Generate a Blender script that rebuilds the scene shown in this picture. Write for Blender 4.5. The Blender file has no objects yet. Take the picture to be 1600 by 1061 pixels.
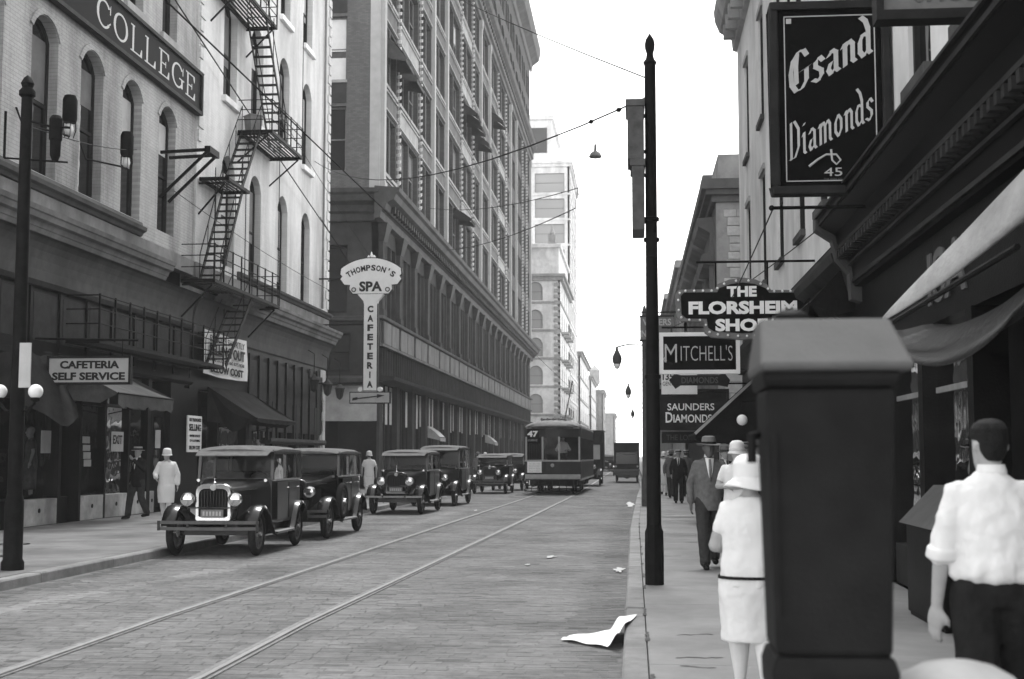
import bpy, bmesh, math, random
from mathutils import Vector, Matrix, Euler
random.seed(7)
R = math.radians
scene = bpy.context.scene
col = bpy.data.collections.new('street')        # linked to the scene once everything is built, which keeps the build fast

# ------------------------------------------------------------------ camera, sky, sun, exposure
cam_d = bpy.data.cameras.new("camera")
cam = bpy.data.objects.new("camera", cam_d)
col.objects.link(cam)
cam.location = (0.0, 0.0, 1.64)
cam.rotation_euler = (R(90 + 4.95), 0, R(5.15))
cam_d.sensor_width = 36.0
cam_d.lens = 2100.0 / 1600.0 * 36.0
cam_d.clip_start = 0.05
cam_d.clip_end = 6000.0
cam_d.dof.use_dof = True
cam_d.dof.focus_distance = 22.0
cam_d.dof.aperture_fstop = 3.1
scene.camera = cam

SUN_EL, SUN_AZ = 64.0, 6.0           # degrees; azimuth measured from +Y (down the street) towards +X
world = bpy.data.worlds.new("World")
scene.world = world
world.use_nodes = True
wn = world.node_tree
wn.nodes.clear()
w_out = wn.nodes.new("ShaderNodeOutputWorld")
w_bg = wn.nodes.new("ShaderNodeBackground")
w_sky = wn.nodes.new("ShaderNodeTexSky")
w_sky.sky_type = 'NISHITA'
w_sky.sun_disc = False
w_sky.sun_elevation = R(SUN_EL)
w_sky.sun_rotation = R(SUN_AZ)
w_sky.air_density = 1.4
w_sky.dust_density = 0.4
w_sky.ozone_density = 1.0
w_bw = wn.nodes.new("ShaderNodeRGBToBW")     # the photograph is black and white
wn.links.new(w_sky.outputs[0], w_bw.inputs[0])
wn.links.new(w_bw.outputs[0], w_bg.inputs[0])
w_bg.inputs[1].default_value = 0.15
wn.links.new(w_bg.outputs[0], w_out.inputs[0])

sun_d = bpy.data.lights.new("sun", 'SUN')
sun_d.energy = 0.8
sun_d.angle = R(18)
sun_d.color = (1.0, 1.0, 1.0)
sun = bpy.data.objects.new("sun", sun_d)
col.objects.link(sun)
sun_dir = Vector((math.sin(R(SUN_AZ)) * math.cos(R(SUN_EL)), math.cos(R(SUN_AZ)) * math.cos(R(SUN_EL)), math.sin(R(SUN_EL))))
sun.rotation_euler = sun_dir.to_track_quat('Z', 'Y').to_euler()
sun.location = (20, 30, 60)

scene.view_settings.view_transform = 'Standard'
scene.view_settings.look = 'None'
scene.view_settings.gamma = 1.0
scene.view_settings.use_curve_mapping = False
scene.view_settings.exposure = 2.05
scene.render.engine = 'CYCLES'
scene.cycles.max_bounces = 6
scene.cycles.diffuse_bounces = 3
scene.cycles.glossy_bounces = 3
scene.cycles.transmission_bounces = 4
scene.cycles.transparent_max_bounces = 8
scene.cycles.volume_bounces = 0
scene.cycles.use_denoising = True

# ------------------------------------------------------------------ materials (all grey: a black and white photograph)
MATS = {}
def mat(name, val, rough=0.7, var=0.25, scale=3.0, bump=0.0, bscale=40.0, metal=0.0, spec=0.12, stretch=(1, 1, 1), attr=None, coat=0.0, dirt=0.0, rand=0.0):
    if name in MATS: return MATS[name]
    if val < 0.06 and not coat and not metal: spec = 0.03          # matt, dusty darks
    m = bpy.data.materials.new(name); m.use_nodes = True
    nt = m.node_tree; N = nt.nodes; L = nt.links
    b = N["Principled BSDF"]
    b.inputs["Roughness"].default_value = rough
    b.inputs["Metallic"].default_value = metal
    b.inputs["Specular IOR Level"].default_value = spec
    if coat: b.inputs["Coat Weight"].default_value = coat; b.inputs["Coat Roughness"].default_value = 0.08
    g = N.new("ShaderNodeNewGeometry")
    mp = N.new("ShaderNodeMapping"); mp.inputs["Scale"].default_value = stretch
    L.new(g.outputs["Position"], mp.inputs[0])
    n1 = N.new("ShaderNodeTexNoise"); n1.inputs["Scale"].default_value = scale; n1.inputs["Detail"].default_value = 5.0; n1.inputs["Roughness"].default_value = 0.65
    L.new(mp.outputs[0], n1.inputs["Vector"])
    mr = N.new("ShaderNodeMapRange")
    mr.inputs["From Min"].default_value = 0.3; mr.inputs["From Max"].default_value = 0.7
    mr.inputs["To Min"].default_value = val * (1 - var); mr.inputs["To Max"].default_value = val * (1 + var)
    L.new(n1.outputs[0], mr.inputs[0])
    out = mr.outputs[0]
    def mul(a, bsock):
        x = N.new("ShaderNodeMath"); x.operation = 'MULTIPLY'; L.new(a, x.inputs[0]); L.new(bsock, x.inputs[1]); return x.outputs[0]
    if attr:
        at_ = N.new("ShaderNodeAttribute"); at_.attribute_name = attr
        out = mul(out, at_.outputs["Fac"])
    if rand:
        oi = N.new("ShaderNodeObjectInfo"); r2 = N.new("ShaderNodeMapRange")
        r2.inputs["To Min"].default_value = 1 - rand; r2.inputs["To Max"].default_value = 1 + rand
        L.new(oi.outputs["Random"], r2.inputs[0]); out = mul(out, r2.outputs[0])
    if dirt:
        n3 = N.new("ShaderNodeTexNoise"); n3.inputs["Scale"].default_value = 0.7; n3.inputs["Detail"].default_value = 8.0
        mp3 = N.new("ShaderNodeMapping"); mp3.inputs["Scale"].default_value = (1, 1, 0.35)
        L.new(g.outputs["Position"], mp3.inputs[0]); L.new(mp3.outputs[0], n3.inputs["Vector"])
        r3 = N.new("ShaderNodeMapRange"); r3.inputs["From Min"].default_value = 0.42; r3.inputs["From Max"].default_value = 0.68
        r3.inputs["To Min"].default_value = 1.0; r3.inputs["To Max"].default_value = 1 - dirt
        L.new(n3.outputs[0], r3.inputs[0]); out = mul(out, r3.outputs[0])
    L.new(out, b.inputs["Base Color"])
    if bump:
        n2 = N.new("ShaderNodeTexNoise"); n2.inputs["Scale"].default_value = bscale; n2.inputs["Detail"].default_value = 4.0
        L.new(g.outputs["Position"], n2.inputs["Vector"])
        bp = N.new("ShaderNodeBump"); bp.inputs["Strength"].default_value = bump; bp.inputs["Distance"].default_value = 0.02
        L.new(n2.outputs[0], bp.inputs["Height"]); L.new(bp.outputs[0], b.inputs["Normal"])
    MATS[name] = m
    return m

def brick_mat(name, val, mortar, axis='yz', bw=0.21, bh=0.07, var=0.12, dirt=0.2, bump=0.5):
    m = bpy.data.materials.new(name); m.use_nodes = True
    nt = m.node_tree; N = nt.nodes; L = nt.links
    b = N["Principled BSDF"]; b.inputs["Roughness"].default_value = 0.85; b.inputs["Specular IOR Level"].default_value = 0.15
    g = N.new("ShaderNodeNewGeometry")
    sep = N.new("ShaderNodeSeparateXYZ"); L.new(g.outputs["Position"], sep.inputs[0])
    cmb = N.new("ShaderNodeCombineXYZ")
    L.new(sep.outputs["Y" if axis == 'yz' else "X"], cmb.inputs[0]); L.new(sep.outputs["Z"], cmb.inputs[1])
    br = N.new("ShaderNodeTexBrick"); br.inputs["Scale"].default_value = 1.0
    br.inputs["Brick Width"].default_value = bw; br.inputs["Row Height"].default_value = bh
    br.inputs["Mortar Size"].default_value = 0.007; br.inputs["Mortar Smooth"].default_value = 0.4
    br.inputs["Color1"].default_value = (val * (1 - var),) * 3 + (1,); br.inputs["Color2"].default_value = (val * (1 + var),) * 3 + (1,)
    br.inputs["Mortar"].default_value = (mortar,) * 3 + (1,)
    L.new(cmb.outputs[0], br.inputs["Vector"])
    n3 = N.new("ShaderNodeTexNoise"); n3.inputs["Scale"].default_value = 0.6; n3.inputs["Detail"].default_value = 8.0; n3.inputs["Roughness"].default_value = 0.7
    mp3 = N.new("ShaderNodeMapping"); mp3.inputs["Scale"].default_value = (1.6, 1.6, 0.3)
    L.new(g.outputs["Position"], mp3.inputs[0]); L.new(mp3.outputs[0], n3.inputs["Vector"])
    r3 = N.new("ShaderNodeMapRange"); r3.inputs["From Min"].default_value = 0.4; r3.inputs["From Max"].default_value = 0.7
    r3.inputs["To Min"].default_value = 1.05; r3.inputs["To Max"].default_value = 1 - dirt
    L.new(n3.outputs[0], r3.inputs[0])
    mx = N.new("ShaderNodeMix"); mx.data_type = 'RGBA'; mx.blend_type = 'MULTIPLY'; mx.inputs["Factor"].default_value = 1.0
    L.new(br.outputs["Color"], mx.inputs["A"]); L.new(r3.outputs[0], mx.inputs["B"])
    L.new(mx.outputs["Result"], b.inputs["Base Color"])
    bp = N.new("ShaderNodeBump"); bp.inputs["Strength"].default_value = bump; bp.inputs["Distance"].default_value = 0.01; bp.invert = True
    L.new(br.outputs["Fac"], bp.inputs["Height"]); L.new(bp.outputs[0], b.inputs["Normal"])
    MATS[name] = m
    return m

def glass_mat(name, dark=0.02, see=0.0, rough=0.04):
    m = bpy.data.materials.new(name); m.use_nodes = True
    nt = m.node_tree; N = nt.nodes; L = nt.links
    b = N["Principled BSDF"]
    b.inputs["Base Color"].default_value = (dark, dark, dark, 1); b.inputs["Roughness"].default_value = rough
    # old float glass: slightly wavy
    g = N.new("ShaderNodeNewGeometry"); nn = N.new("ShaderNodeTexNoise"); nn.inputs["Scale"].default_value = 1.7
    L.new(g.outputs["Position"], nn.inputs["Vector"])
    bp = N.new("ShaderNodeBump"); bp.inputs["Strength"].default_value = 0.12; bp.inputs["Distance"].default_value = 0.05
    L.new(nn.outputs[0], bp.inputs["Height"]); L.new(bp.outputs[0], b.inputs["Normal"])
    if see:
        t = N.new("ShaderNodeBsdfTransparent"); t.inputs[0].default_value = (see, see, see, 1)
        gl = N.new("ShaderNodeBsdfGlossy"); gl.inputs["Roughness"].default_value = 0.02
        L.new(bp.outputs[0], gl.inputs["Normal"])
        fr = N.new("ShaderNodeFresnel"); fr.inputs["IOR"].default_value = 1.22
        mx = N.new("ShaderNodeMixShader"); L.new(fr.outputs[0], mx.inputs[0]); L.new(t.outputs[0], mx.inputs[1]); L.new(gl.outputs[0], mx.inputs[2])
        L.new(mx.outputs[0], N["Material Output"].inputs[0])
    MATS[name] = m
    return m

mat('wall_paint_grey', 0.68, 0.85, 0.12, 1.2, 0.15, 60, dirt=0.3)
brick_mat('painted_brick', 0.42, 0.32, 'yz', 0.23, 0.085, 0.06, 0.55, 0.8)
brick_mat('painted_brick_light', 0.62, 0.55, 'yz', 0.22, 0.08, 0.04, 0.36, 0.5)
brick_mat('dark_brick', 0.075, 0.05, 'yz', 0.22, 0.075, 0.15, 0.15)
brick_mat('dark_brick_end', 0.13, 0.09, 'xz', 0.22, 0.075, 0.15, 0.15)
mat('pilaster_stone', 0.42, 0.8, 0.1, 2.0, 0.1, 40, dirt=0.15)
mat('terracotta_dark', 0.055, 0.8, 0.25, 1.5, 0.3, 25, dirt=0.3)
mat('terracotta_mid', 0.13, 0.8, 0.2, 1.5, 0.3, 25, dirt=0.3)
mat('spandrel_grey', 0.17, 0.8, 0.2, 1.5, 0.3, 25, dirt=0.3)
mat('bay_paint', 0.17, 0.8, 0.2, 1.5, 0.3, 25, dirt=0.3)
mat('trim_dark', 0.035, 0.55, 0.35, 3.0, 0.2, 50, dirt=0.2)
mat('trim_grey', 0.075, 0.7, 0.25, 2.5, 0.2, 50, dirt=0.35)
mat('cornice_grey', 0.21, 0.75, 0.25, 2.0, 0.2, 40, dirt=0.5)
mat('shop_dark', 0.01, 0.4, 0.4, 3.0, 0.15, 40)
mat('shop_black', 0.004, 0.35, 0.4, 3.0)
mat('frame_dark', 0.025, 0.5, 0.3, 6.0, 0.1, 60)
mat('frame_grey', 0.20, 0.6, 0.2, 6.0, 0.1, 60)
mat('blind', 0.45, 0.9, 0.15, 2.0, rand=0.25)
mat('blind_dark', 0.2, 0.9, 0.2, 2.0, rand=0.3)
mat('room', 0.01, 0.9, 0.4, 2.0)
glass_mat('pane_dark', 0.012)
glass_mat('pane_far_hazed', 0.38, rough=0.15)  # distant glass: haze is painted in as a pale base colour
glass_mat('pane_clear', 0.02, 0.75)
glass_mat('pane_car', 0.02, 0.55)
mat('iron', 0.008, 0.5, 0.4, 9.0, 0.2, 60)
mat('iron_pole', 0.01, 0.55, 0.4, 7.0, 0.3, 50)
mat('iron_pole_grey', 0.08, 0.55, 0.3, 7.0, 0.3, 50)
mat('stone_light_hazed', 0.80, 0.85, 0.15, 2.0, 0.3, 30, dirt=0.25)  # light stone, lifted paler to put the far haze into its colour
mat('stone_mid', 0.36, 0.85, 0.2, 2.0, 0.3, 30, dirt=0.25)
mat('stone_rough', 0.5, 0.9, 0.2, 3.0, 0.9, 12, dirt=0.2, rand=0.12)
mat('marble_base', 0.46, 0.45, 0.35, 2.0, 0.0, dirt=0.55)
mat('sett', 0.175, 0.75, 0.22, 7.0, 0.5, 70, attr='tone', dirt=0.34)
mat('road_bed', 0.165, 0.95, 0.25, 6.0, 0.4, 40, dirt=0.2)
mat('ground', 0.2, 0.95, 0.2, 0.5)
mat('pave', 0.25, 0.9, 0.1, 3.0, 0.25, 90, dirt=0.22, rand=0.05)
mat('pave_left', 0.19, 0.9, 0.16, 2.2, 0.25, 90, dirt=0.34, rand=0.06)  # darker, blotchier slab tone for the left pavement
mat('kerb', 0.25, 0.85, 0.2, 5.0, 0.4, 50, dirt=0.25, rand=0.1)
mat('rail', 0.26, 0.45, 0.2, 12.0, 0.1, 60, metal=0.0, spec=0.5, stretch=(1, 0.2, 1))
mat('rail_side', 0.21, 0.9, 0.3, 8.0, 0.2, 60)
mat('sign_black', 0.004, 0.55, 0.3, 3.0)
mat('sign_dark', 0.025, 0.5, 0.3, 3.0, 0.1, 40)
mat('sign_grey', 0.16, 0.5, 0.2, 3.0, 0.1, 40)
mat('sign_pale', 0.45, 0.6, 0.12, 3.0, 0.0, dirt=0.25)
mat('sign_white', 0.80, 0.6, 0.06, 3.0, dirt=0.1)
mat('letter_white', 0.82, 0.5, 0.05, 5.0)
mat('letter_grey', 0.46, 0.5, 0.1, 5.0)
mat('letter_dim', 0.1, 0.5, 0.1, 5.0)
mat('letter_dark', 0.03, 0.5, 0.2, 5.0)
mat('bulb', 0.75, 0.2, 0.05, 5.0)
mat('globe', 0.80, 0.25, 0.04, 5.0)
mat('canvas_dark', 0.03, 0.95, 0.3, 3.0, 0.5, 25, dirt=0.3)
mat('canvas_mid', 0.09, 0.95, 0.25, 3.0, 0.5, 25, dirt=0.3)
mat('canvas_black', 0.012, 0.9, 0.4, 3.0, 0.5, 18)
mat('canvas_sheen', 0.010, 0.45, 0.3, 2.5, 0.7, 9, spec=0.22, coat=0.01)
mat('canvas_pale', 0.42, 0.95, 0.18, 3.0, 0.5, 20, dirt=0.3)
mat('wire', 0.03, 0.6, 0.2, 3.0)
mat('paper', 0.82, 0.8, 0.05, 3.0)
mat('wet_stain', 0.40, 0.5, 0.15, 9.0)
mat('dirt_stain', 0.09, 0.9, 0.4, 12.0)
mat('call_box', 0.016, 0.5, 0.25, 5.0, 0.2, 120)
mat('call_box_cap', 0.09, 0.7, 0.12, 6.0, 0.2, 90, dirt=0.2)
mat('bin_paint', 0.34, 0.55, 0.12, 6.0, 0.1, 60, dirt=0.2)
# vehicles
mat('car_black', 0.008, 0.25, 0.3, 8.0, 0.0, spec=0.3, coat=0.5)
mat('car_dark', 0.025, 0.32, 0.25, 6.0, 0.0, spec=0.3, coat=0.4)
mat('car_grey', 0.075, 0.36, 0.25, 6.0, 0.0, spec=0.3, coat=0.3)
mat('car_roof', 0.13, 0.75, 0.25, 8.0, 0.3, 120)
mat('tyre', 0.025, 0.9, 0.3, 20.0, 0.2, 80)
mat('wheel_wood', 0.09, 0.5, 0.2, 12.0)
mat('nickel', 0.46, 0.22, 0.1, 8.0, metal=1.0)
mat('reflector', 0.75, 0.12, 0.05, 8.0, metal=0.9)
mat('radiator', 0.012, 0.6, 0.2, 30.0)
mat('running_board', 0.30, 0.6, 0.2, 20.0)
mat('plate', 0.20, 0.5, 0.2, 20.0)
mat('tram_paint', 0.022, 0.45, 0.25, 4.0, 0.0, spec=0.15, coat=0.06)
mat('tram_roof', 0.16, 0.6, 0.3, 4.0)
mat('tram_trim', 0.34, 0.5, 0.2, 4.0)
mat('truck_body', 0.03, 0.6, 0.3, 3.0)
# people
mat('skin', 0.34, 0.6, 0.08, 12.0)
mat('skin_dark', 0.10, 0.55, 0.08, 12.0)
mat('hair_dark', 0.010, 0.6, 0.5, 40.0, 0.9, 160, spec=0.2, coat=0.01, stretch=(1, .3, .3))
mat('hair_mid', 0.07, 0.5, 0.3, 60.0, 0.5, 120)
mat('cloth_white', 0.70, 0.9, 0.05, 9.0, 0.35, 9, stretch=(1, 1, .35))
mat('cloth_cream', 0.62, 0.9, 0.06, 14.0, 0.3, 25)
mat('cloth_black', 0.018, 0.9, 0.25, 14.0, 0.5, 20)
mat('cloth_charcoal', 0.04, 0.9, 0.25, 14.0, 0.5, 20)
mat('cloth_grey', 0.12, 0.9, 0.25, 14.0, 0.4, 20)
mat('cloth_print', 0.12, 0.9, 0.95, 11.0, 0.3, 20)
mat('stocking', 0.62, 0.8, 0.05, 14.0)
mat('straw', 0.42, 0.8, 0.15, 40.0, 0.4, 120)
mat('felt_grey', 0.17, 0.9, 0.15, 20.0)
mat('shoe_black', 0.015, 0.35, 0.2, 14.0)
mat('shoe_white', 0.72, 0.6, 0.06, 14.0)
mat('plaster', 0.40, 0.8, 0.1, 14.0)
M = MATS

# ------------------------------------------------------------------ helpers
def world_off(parent):
    o = Vector((0, 0, 0)); p = parent
    while p is not None:
        o += Vector(p.location); p = p.parent
    return o

class MB:
    """collects polygons; build() links them as one mesh object"""
    def __init__(s): s.v = []; s.f = []
    def quad(s, a, b, c, d):
        i = len(s.v); s.v += [tuple(a), tuple(b), tuple(c), tuple(d)]; s.f.append((i, i + 1, i + 2, i + 3)); return s
    def poly(s, pts):
        i = len(s.v); s.v += [tuple(p) for p in pts]; s.f.append(tuple(range(i, i + len(pts)))); return s
    def box(s, x0, x1, y0, y1, z0, z1):
        if x0 > x1: x0, x1 = x1, x0
        if y0 > y1: y0, y1 = y1, y0
        if z0 > z1: z0, z1 = z1, z0
        i = len(s.v)
        s.v += [(x0, y0, z0), (x1, y0, z0), (x1, y1, z0), (x0, y1, z0), (x0, y0, z1), (x1, y0, z1), (x1, y1, z1), (x0, y1, z1)]
        s.f += [(i, i + 3, i + 2, i + 1), (i + 4, i + 5, i + 6, i + 7), (i, i + 1, i + 5, i + 4), (i + 1, i + 2, i + 6, i + 5), (i + 2, i + 3, i + 7, i + 6), (i + 3, i, i + 4, i + 7)]
        return s
    def obox(s, c, ax, ay, az, hx, hy, hz):
        c, ax, ay, az = Vector(c), Vector(ax).normalized(), Vector(ay).normalized(), Vector(az).normalized()
        i = len(s.v)
        for dz in (-1, 1):
            for dx, dy in ((-1, -1), (1, -1), (1, 1), (-1, 1)):
                s.v.append(tuple(c + ax * hx * dx + ay * hy * dy + az * hz * dz))
        s.f += [(i, i + 3, i + 2, i + 1), (i + 4, i + 5, i + 6, i + 7), (i, i + 1, i + 5, i + 4), (i + 1, i + 2, i + 6, i + 5), (i + 2, i + 3, i + 7, i + 6), (i + 3, i, i + 4, i + 7)]
        return s
    def bar(s, a, b, w, h=None, up=(0, 0, 1)):
        """square bar between two points"""
        a, b = Vector(a), Vector(b); h = w if h is None else h
        d = (b - a); ln = d.length
        if ln < 1e-6: return s
        d.normalize(); up = Vector(up)
        if abs(d.dot(up)) > 0.98: up = Vector((1, 0, 0))
        sx = d.cross(up).normalized(); uz = sx.cross(d).normalized()
        return s.obox((a + b) / 2, sx, d, uz, w / 2, ln / 2, h / 2)
    def tube(s, pts, rad, n=8, caps=True):
        pts = [Vector(p) for p in pts]
        rads = rad if isinstance(rad, (list, tuple)) else [rad] * len(pts)
        rings = []
        prev = None
        for k, p in enumerate(pts):
            if k == 0: d = pts[1] - p
            elif k == len(pts) - 1: d = p - pts[k - 1]
            else: d = (pts[k + 1] - pts[k - 1])
            if d.length < 1e-9: d = Vector((0, 0, 1))
            d.normalize()
            if prev is None:
                up = Vector((0, 0, 1)) if abs(d.z) < 0.9 else Vector((1, 0, 0))
                sx = d.cross(up).normalized()
            else:
                sx = (prev - d * prev.dot(d))
                sx = sx.normalized() if sx.length > 1e-6 else d.orthogonal().normalized()
            prev = sx; sy = d.cross(sx)
            rings.append([p + (sx * math.cos(2 * math.pi * j / n) + sy * math.sin(2 * math.pi * j / n)) * rads[k] for j in range(n)])
        return s.loft(rings, caps)
    def loft(s, rings, caps=True, closed=True):
        i = len(s.v); n = len(rings[0])
        for r in rings: s.v += [tuple(p) for p in r]
        for k in range(len(rings) - 1):
            for j in range(n if closed else n - 1):
                a = i + k * n + j; b = i + k * n + (j + 1) % n
                s.f.append((a, b, b + n, a + n))
        if caps and closed:
            s.f.append(tuple(i + j for j in range(n - 1, -1, -1)))
            e = i + (len(rings) - 1) * n
            s.f.append(tuple(e + j for j in range(n)))
        return s
    def lathe(s, c, prof, n=16, axis='z', caps=True):
        """prof: list of (radius, height) along axis from centre c"""
        rings = []
        for r, h in prof:
            ring = []
            for j in range(n):
                t = 2 * math.pi * j / n
                if axis == 'z': p = (c[0] + r * math.cos(t), c[1] + r * math.sin(t), c[2] + h)
                elif axis == 'y': p = (c[0] + r * math.cos(t), c[1] + h, c[2] + r * math.sin(t))
                else: p = (c[0] + h, c[1] + r * math.cos(t), c[2] + r * math.sin(t))
                ring.append(p)
            rings.append(ring)
        return s.loft(rings, caps)
    def ball(s, c, r, n=12, m=8, sz=1.0):
        prof = [(max(1e-4, r * math.sin(math.pi * k / m)), -r * sz * math.cos(math.pi * k / m)) for k in range(m + 1)]
        return s.lathe(c, prof, n)
    def extrude(s, pts, vec):
        """closed prism: outline pts (3d, planar) pushed along vec"""
        vec = Vector(vec); i = len(s.v); n = len(pts)
        s.v += [tuple(p) for p in pts] + [tuple(Vector(p) + vec) for p in pts]
        s.f.append(tuple(i + j for j in range(n - 1, -1, -1))); s.f.append(tuple(i + n + j for j in range(n)))
        for j in range(n):
            k = (j + 1) % n
            s.f.append((i + j, i + k, i + n + k, i + n + j))
        return s
    def mesh(s, name, off=(0, 0, 0), smooth=False):
        me = bpy.data.meshes.new(name)
        o = Vector(off)
        me.from_pydata([tuple(Vector(p) - o) for p in s.v] if o.length else s.v, [], s.f)
        if smooth:
            for p in me.polygons: p.use_smooth = True
        return me
    def build(s, name, m, parent=None, local=False, smooth=False, fix=True, bevel=0.0, autosm=False):
        off = world_off(parent) if (parent is not None and not local) else Vector((0, 0, 0))
        me = s.mesh(name, off, smooth)
        if fix:
            bm = bmesh.new(); bm.from_mesh(me)
            bmesh.ops.remove_doubles(bm, verts=bm.verts, dist=1e-5)
            bmesh.ops.recalc_face_normals(bm, faces=bm.faces)
            bm.to_mesh(me); bm.free()
        me.materials.append(M[m] if isinstance(m, str) else m)
        o = bpy.data.objects.new(name, me); col.objects.link(o)
        o.parent = parent
        if bevel:
            b = o.modifiers.new("bevel", 'BEVEL'); b.width = bevel; b.segments = 2; b.limit_method = 'ANGLE'; b.angle_limit = R(35)
        if autosm:
            for p in me.polygons: p.use_smooth = True
            me.set_sharp_from_angle(angle=R(38))
        return o

def tag(o, label=None, cat=None, group=None, kind=None):
    if label: o['label'] = label
    if cat: o['category'] = cat
    if group: o['group'] = group
    if kind: o['kind'] = kind
    return o
def thing(name, loc, label, cat, group=None, rz=0.0):
    o = bpy.data.objects.new(name, None); col.objects.link(o)
    o.location = loc; o.rotation_euler = (0, 0, rz)
    o.empty_display_size = 0.2
    return tag(o, label, cat, group)
def inst(name, me, parent, loc=(0, 0, 0), m=None, rot=None, local=False, scale=None):
    """another object on shared mesh data"""
    o = bpy.data.objects.new(name, me); col.objects.link(o); o.parent = parent
    off = world_off(parent) if (parent is not None and not local) else Vector((0, 0, 0))
    o.location = Vector(loc) - off
    if rot: o.rotation_euler = rot
    if scale: o.scale = scale
    return o
def share(mb, name, m, smooth=False):
    me = mb.mesh(name, smooth=smooth)
    bm = bmesh.new(); bm.from_mesh(me)
    bmesh.ops.remove_doubles(bm, verts=bm.verts, dist=1e-5); bmesh.ops.recalc_face_normals(bm, faces=bm.faces)
    bm.to_mesh(me); bm.free()
    me.materials.append(M[m]); return me
def copy_tree(o, parent=None):
    c = o.copy(); col.objects.link(c); c.parent = parent
    for ch in o.children: copy_tree(ch, c)
    return c

def evaluated(o):
    scene.collection.objects.link(o)
    dg = bpy.context.evaluated_depsgraph_get(); dg.update()
    me = bpy.data.meshes.new_from_object(o.evaluated_get(dg))
    bpy.data.objects.remove(o)
    return me
def text(name, s, size, m, parent, loc, rot, extrude=0.008, width=None, bold=0.0, shear=0.0, spacing=1.0, align='CENTER', height=None, local=False):
    """lettering as a mesh; loc = centre of the words; width/height scale it to size in metres"""
    cu = bpy.data.curves.new(name, 'FONT'); cu.body = s; cu.size = size; cu.extrude = extrude
    cu.align_x = 'CENTER'; cu.align_y = 'CENTER'; cu.offset = bold; cu.shear = shear; cu.space_character = spacing; cu.resolution_u = 3
    me = evaluated(bpy.data.objects.new(name, cu)); bpy.data.curves.remove(cu)
    xs = [v.co.x for v in me.vertices]; ys = [v.co.y for v in me.vertices]
    cx, cy = (min(xs) + max(xs)) / 2, (min(ys) + max(ys)) / 2
    kx = width / (max(xs) - min(xs)) if width else 1.0
    ky = height / (max(ys) - min(ys)) if height else (kx if width else 1.0)
    for v in me.vertices: v.co.x = (v.co.x - cx) * kx; v.co.y = (v.co.y - cy) * ky
    me.materials.clear(); me.materials.append(M[m])
    o = bpy.data.objects.new(name, me); col.objects.link(o); o.parent = parent
    off = world_off(parent) if (parent is not None and not local) else Vector((0, 0, 0))
    o.location = Vector(loc) - off; o.rotation_euler = rot
    return o
FACE_CAM = (R(90), 0, 0)          # reads when seen from -Y
FACE_EAST = (R(90), 0, R(90))     # on a wall that faces +X
FACE_WEST = (R(90), 0, R(-90))    # on a wall that faces -X
# ------------------------------------------------------------------ the setting: ground, road, setts, rails, kerbs, pavements
def struct(o): o['kind'] = 'structure'; return o
def lerp_tab(tab, y):
    if y <= tab[0][0]: return tab[0][1]
    for (a, b), (c, d) in zip(tab, tab[1:]):
        if y <= c: return b + (d - b) * (y - a) / (c - a)
    return tab[-1][1]
RK = [(-10, -0.11), (30, -0.09), (51, 0.10), (67, 0.30), (400, 0.45)]      # right kerb, road face
LKX = -7.70                                                               # left kerb, road face
def rkx(y): return lerp_tab(RK, y)
struct(MB().quad((-900, -300, -0.15), (900, -300, -0.15), (900, 3000, -0.15), (-900, 3000, -0.15)).build('ground', 'ground'))
rd = MB()
rd.box(LKX - 0.1, 0.6, -6, 420, -0.14, -0.0085)
rd.box(-60, LKX - 0.1, 55.7, 66.9, -0.14, -0.0085)
road = struct(rd.build('road', 'road_bed'))
PATH = [(12.5, -6.95), (16, -6.5), (19, -6.0), (22, -5.55), (26, -5.35), (40, -5.3)]   # pale worn line left of the tracks
RAILS = ([(-6, -4.80), (9.9, -4.78), (13.5, -4.80), (20.5, -4.67), (32.6, -4.50), (52.8, -4.18), (70, -4.02), (420, -3.9)],
         [(-6, -3.22), (9.9, -3.21), (13.1, -3.24), (20.6, -3.08), (31.6, -2.87), (51.5, -2.55), (70, -2.40), (420, -2.3)])
rs = random.Random(3)
def sett_geo(mb, x0, x1, y0, y1, z):
    c = 0.004
    b = [(x0, y0, -0.02), (x1, y0, -0.02), (x1, y1, -0.02), (x0, y1, -0.02)]
    t = [(x0 + c, y0 + c, z), (x1 - c, y0 + c, z), (x1 - c, y1 - c, z), (x0 + c, y1 - c, z)]
    i = len(mb.v); mb.v += b + t
    mb.f += [(i + 4, i + 5, i + 6, i + 7)] + [(i + k, i + (k + 1) % 4, i + 4 + (k + 1) % 4, i + 4 + k) for k in range(4)]
field = MB(); tones = []
singles = []
y = 7.2; row = 0
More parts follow.
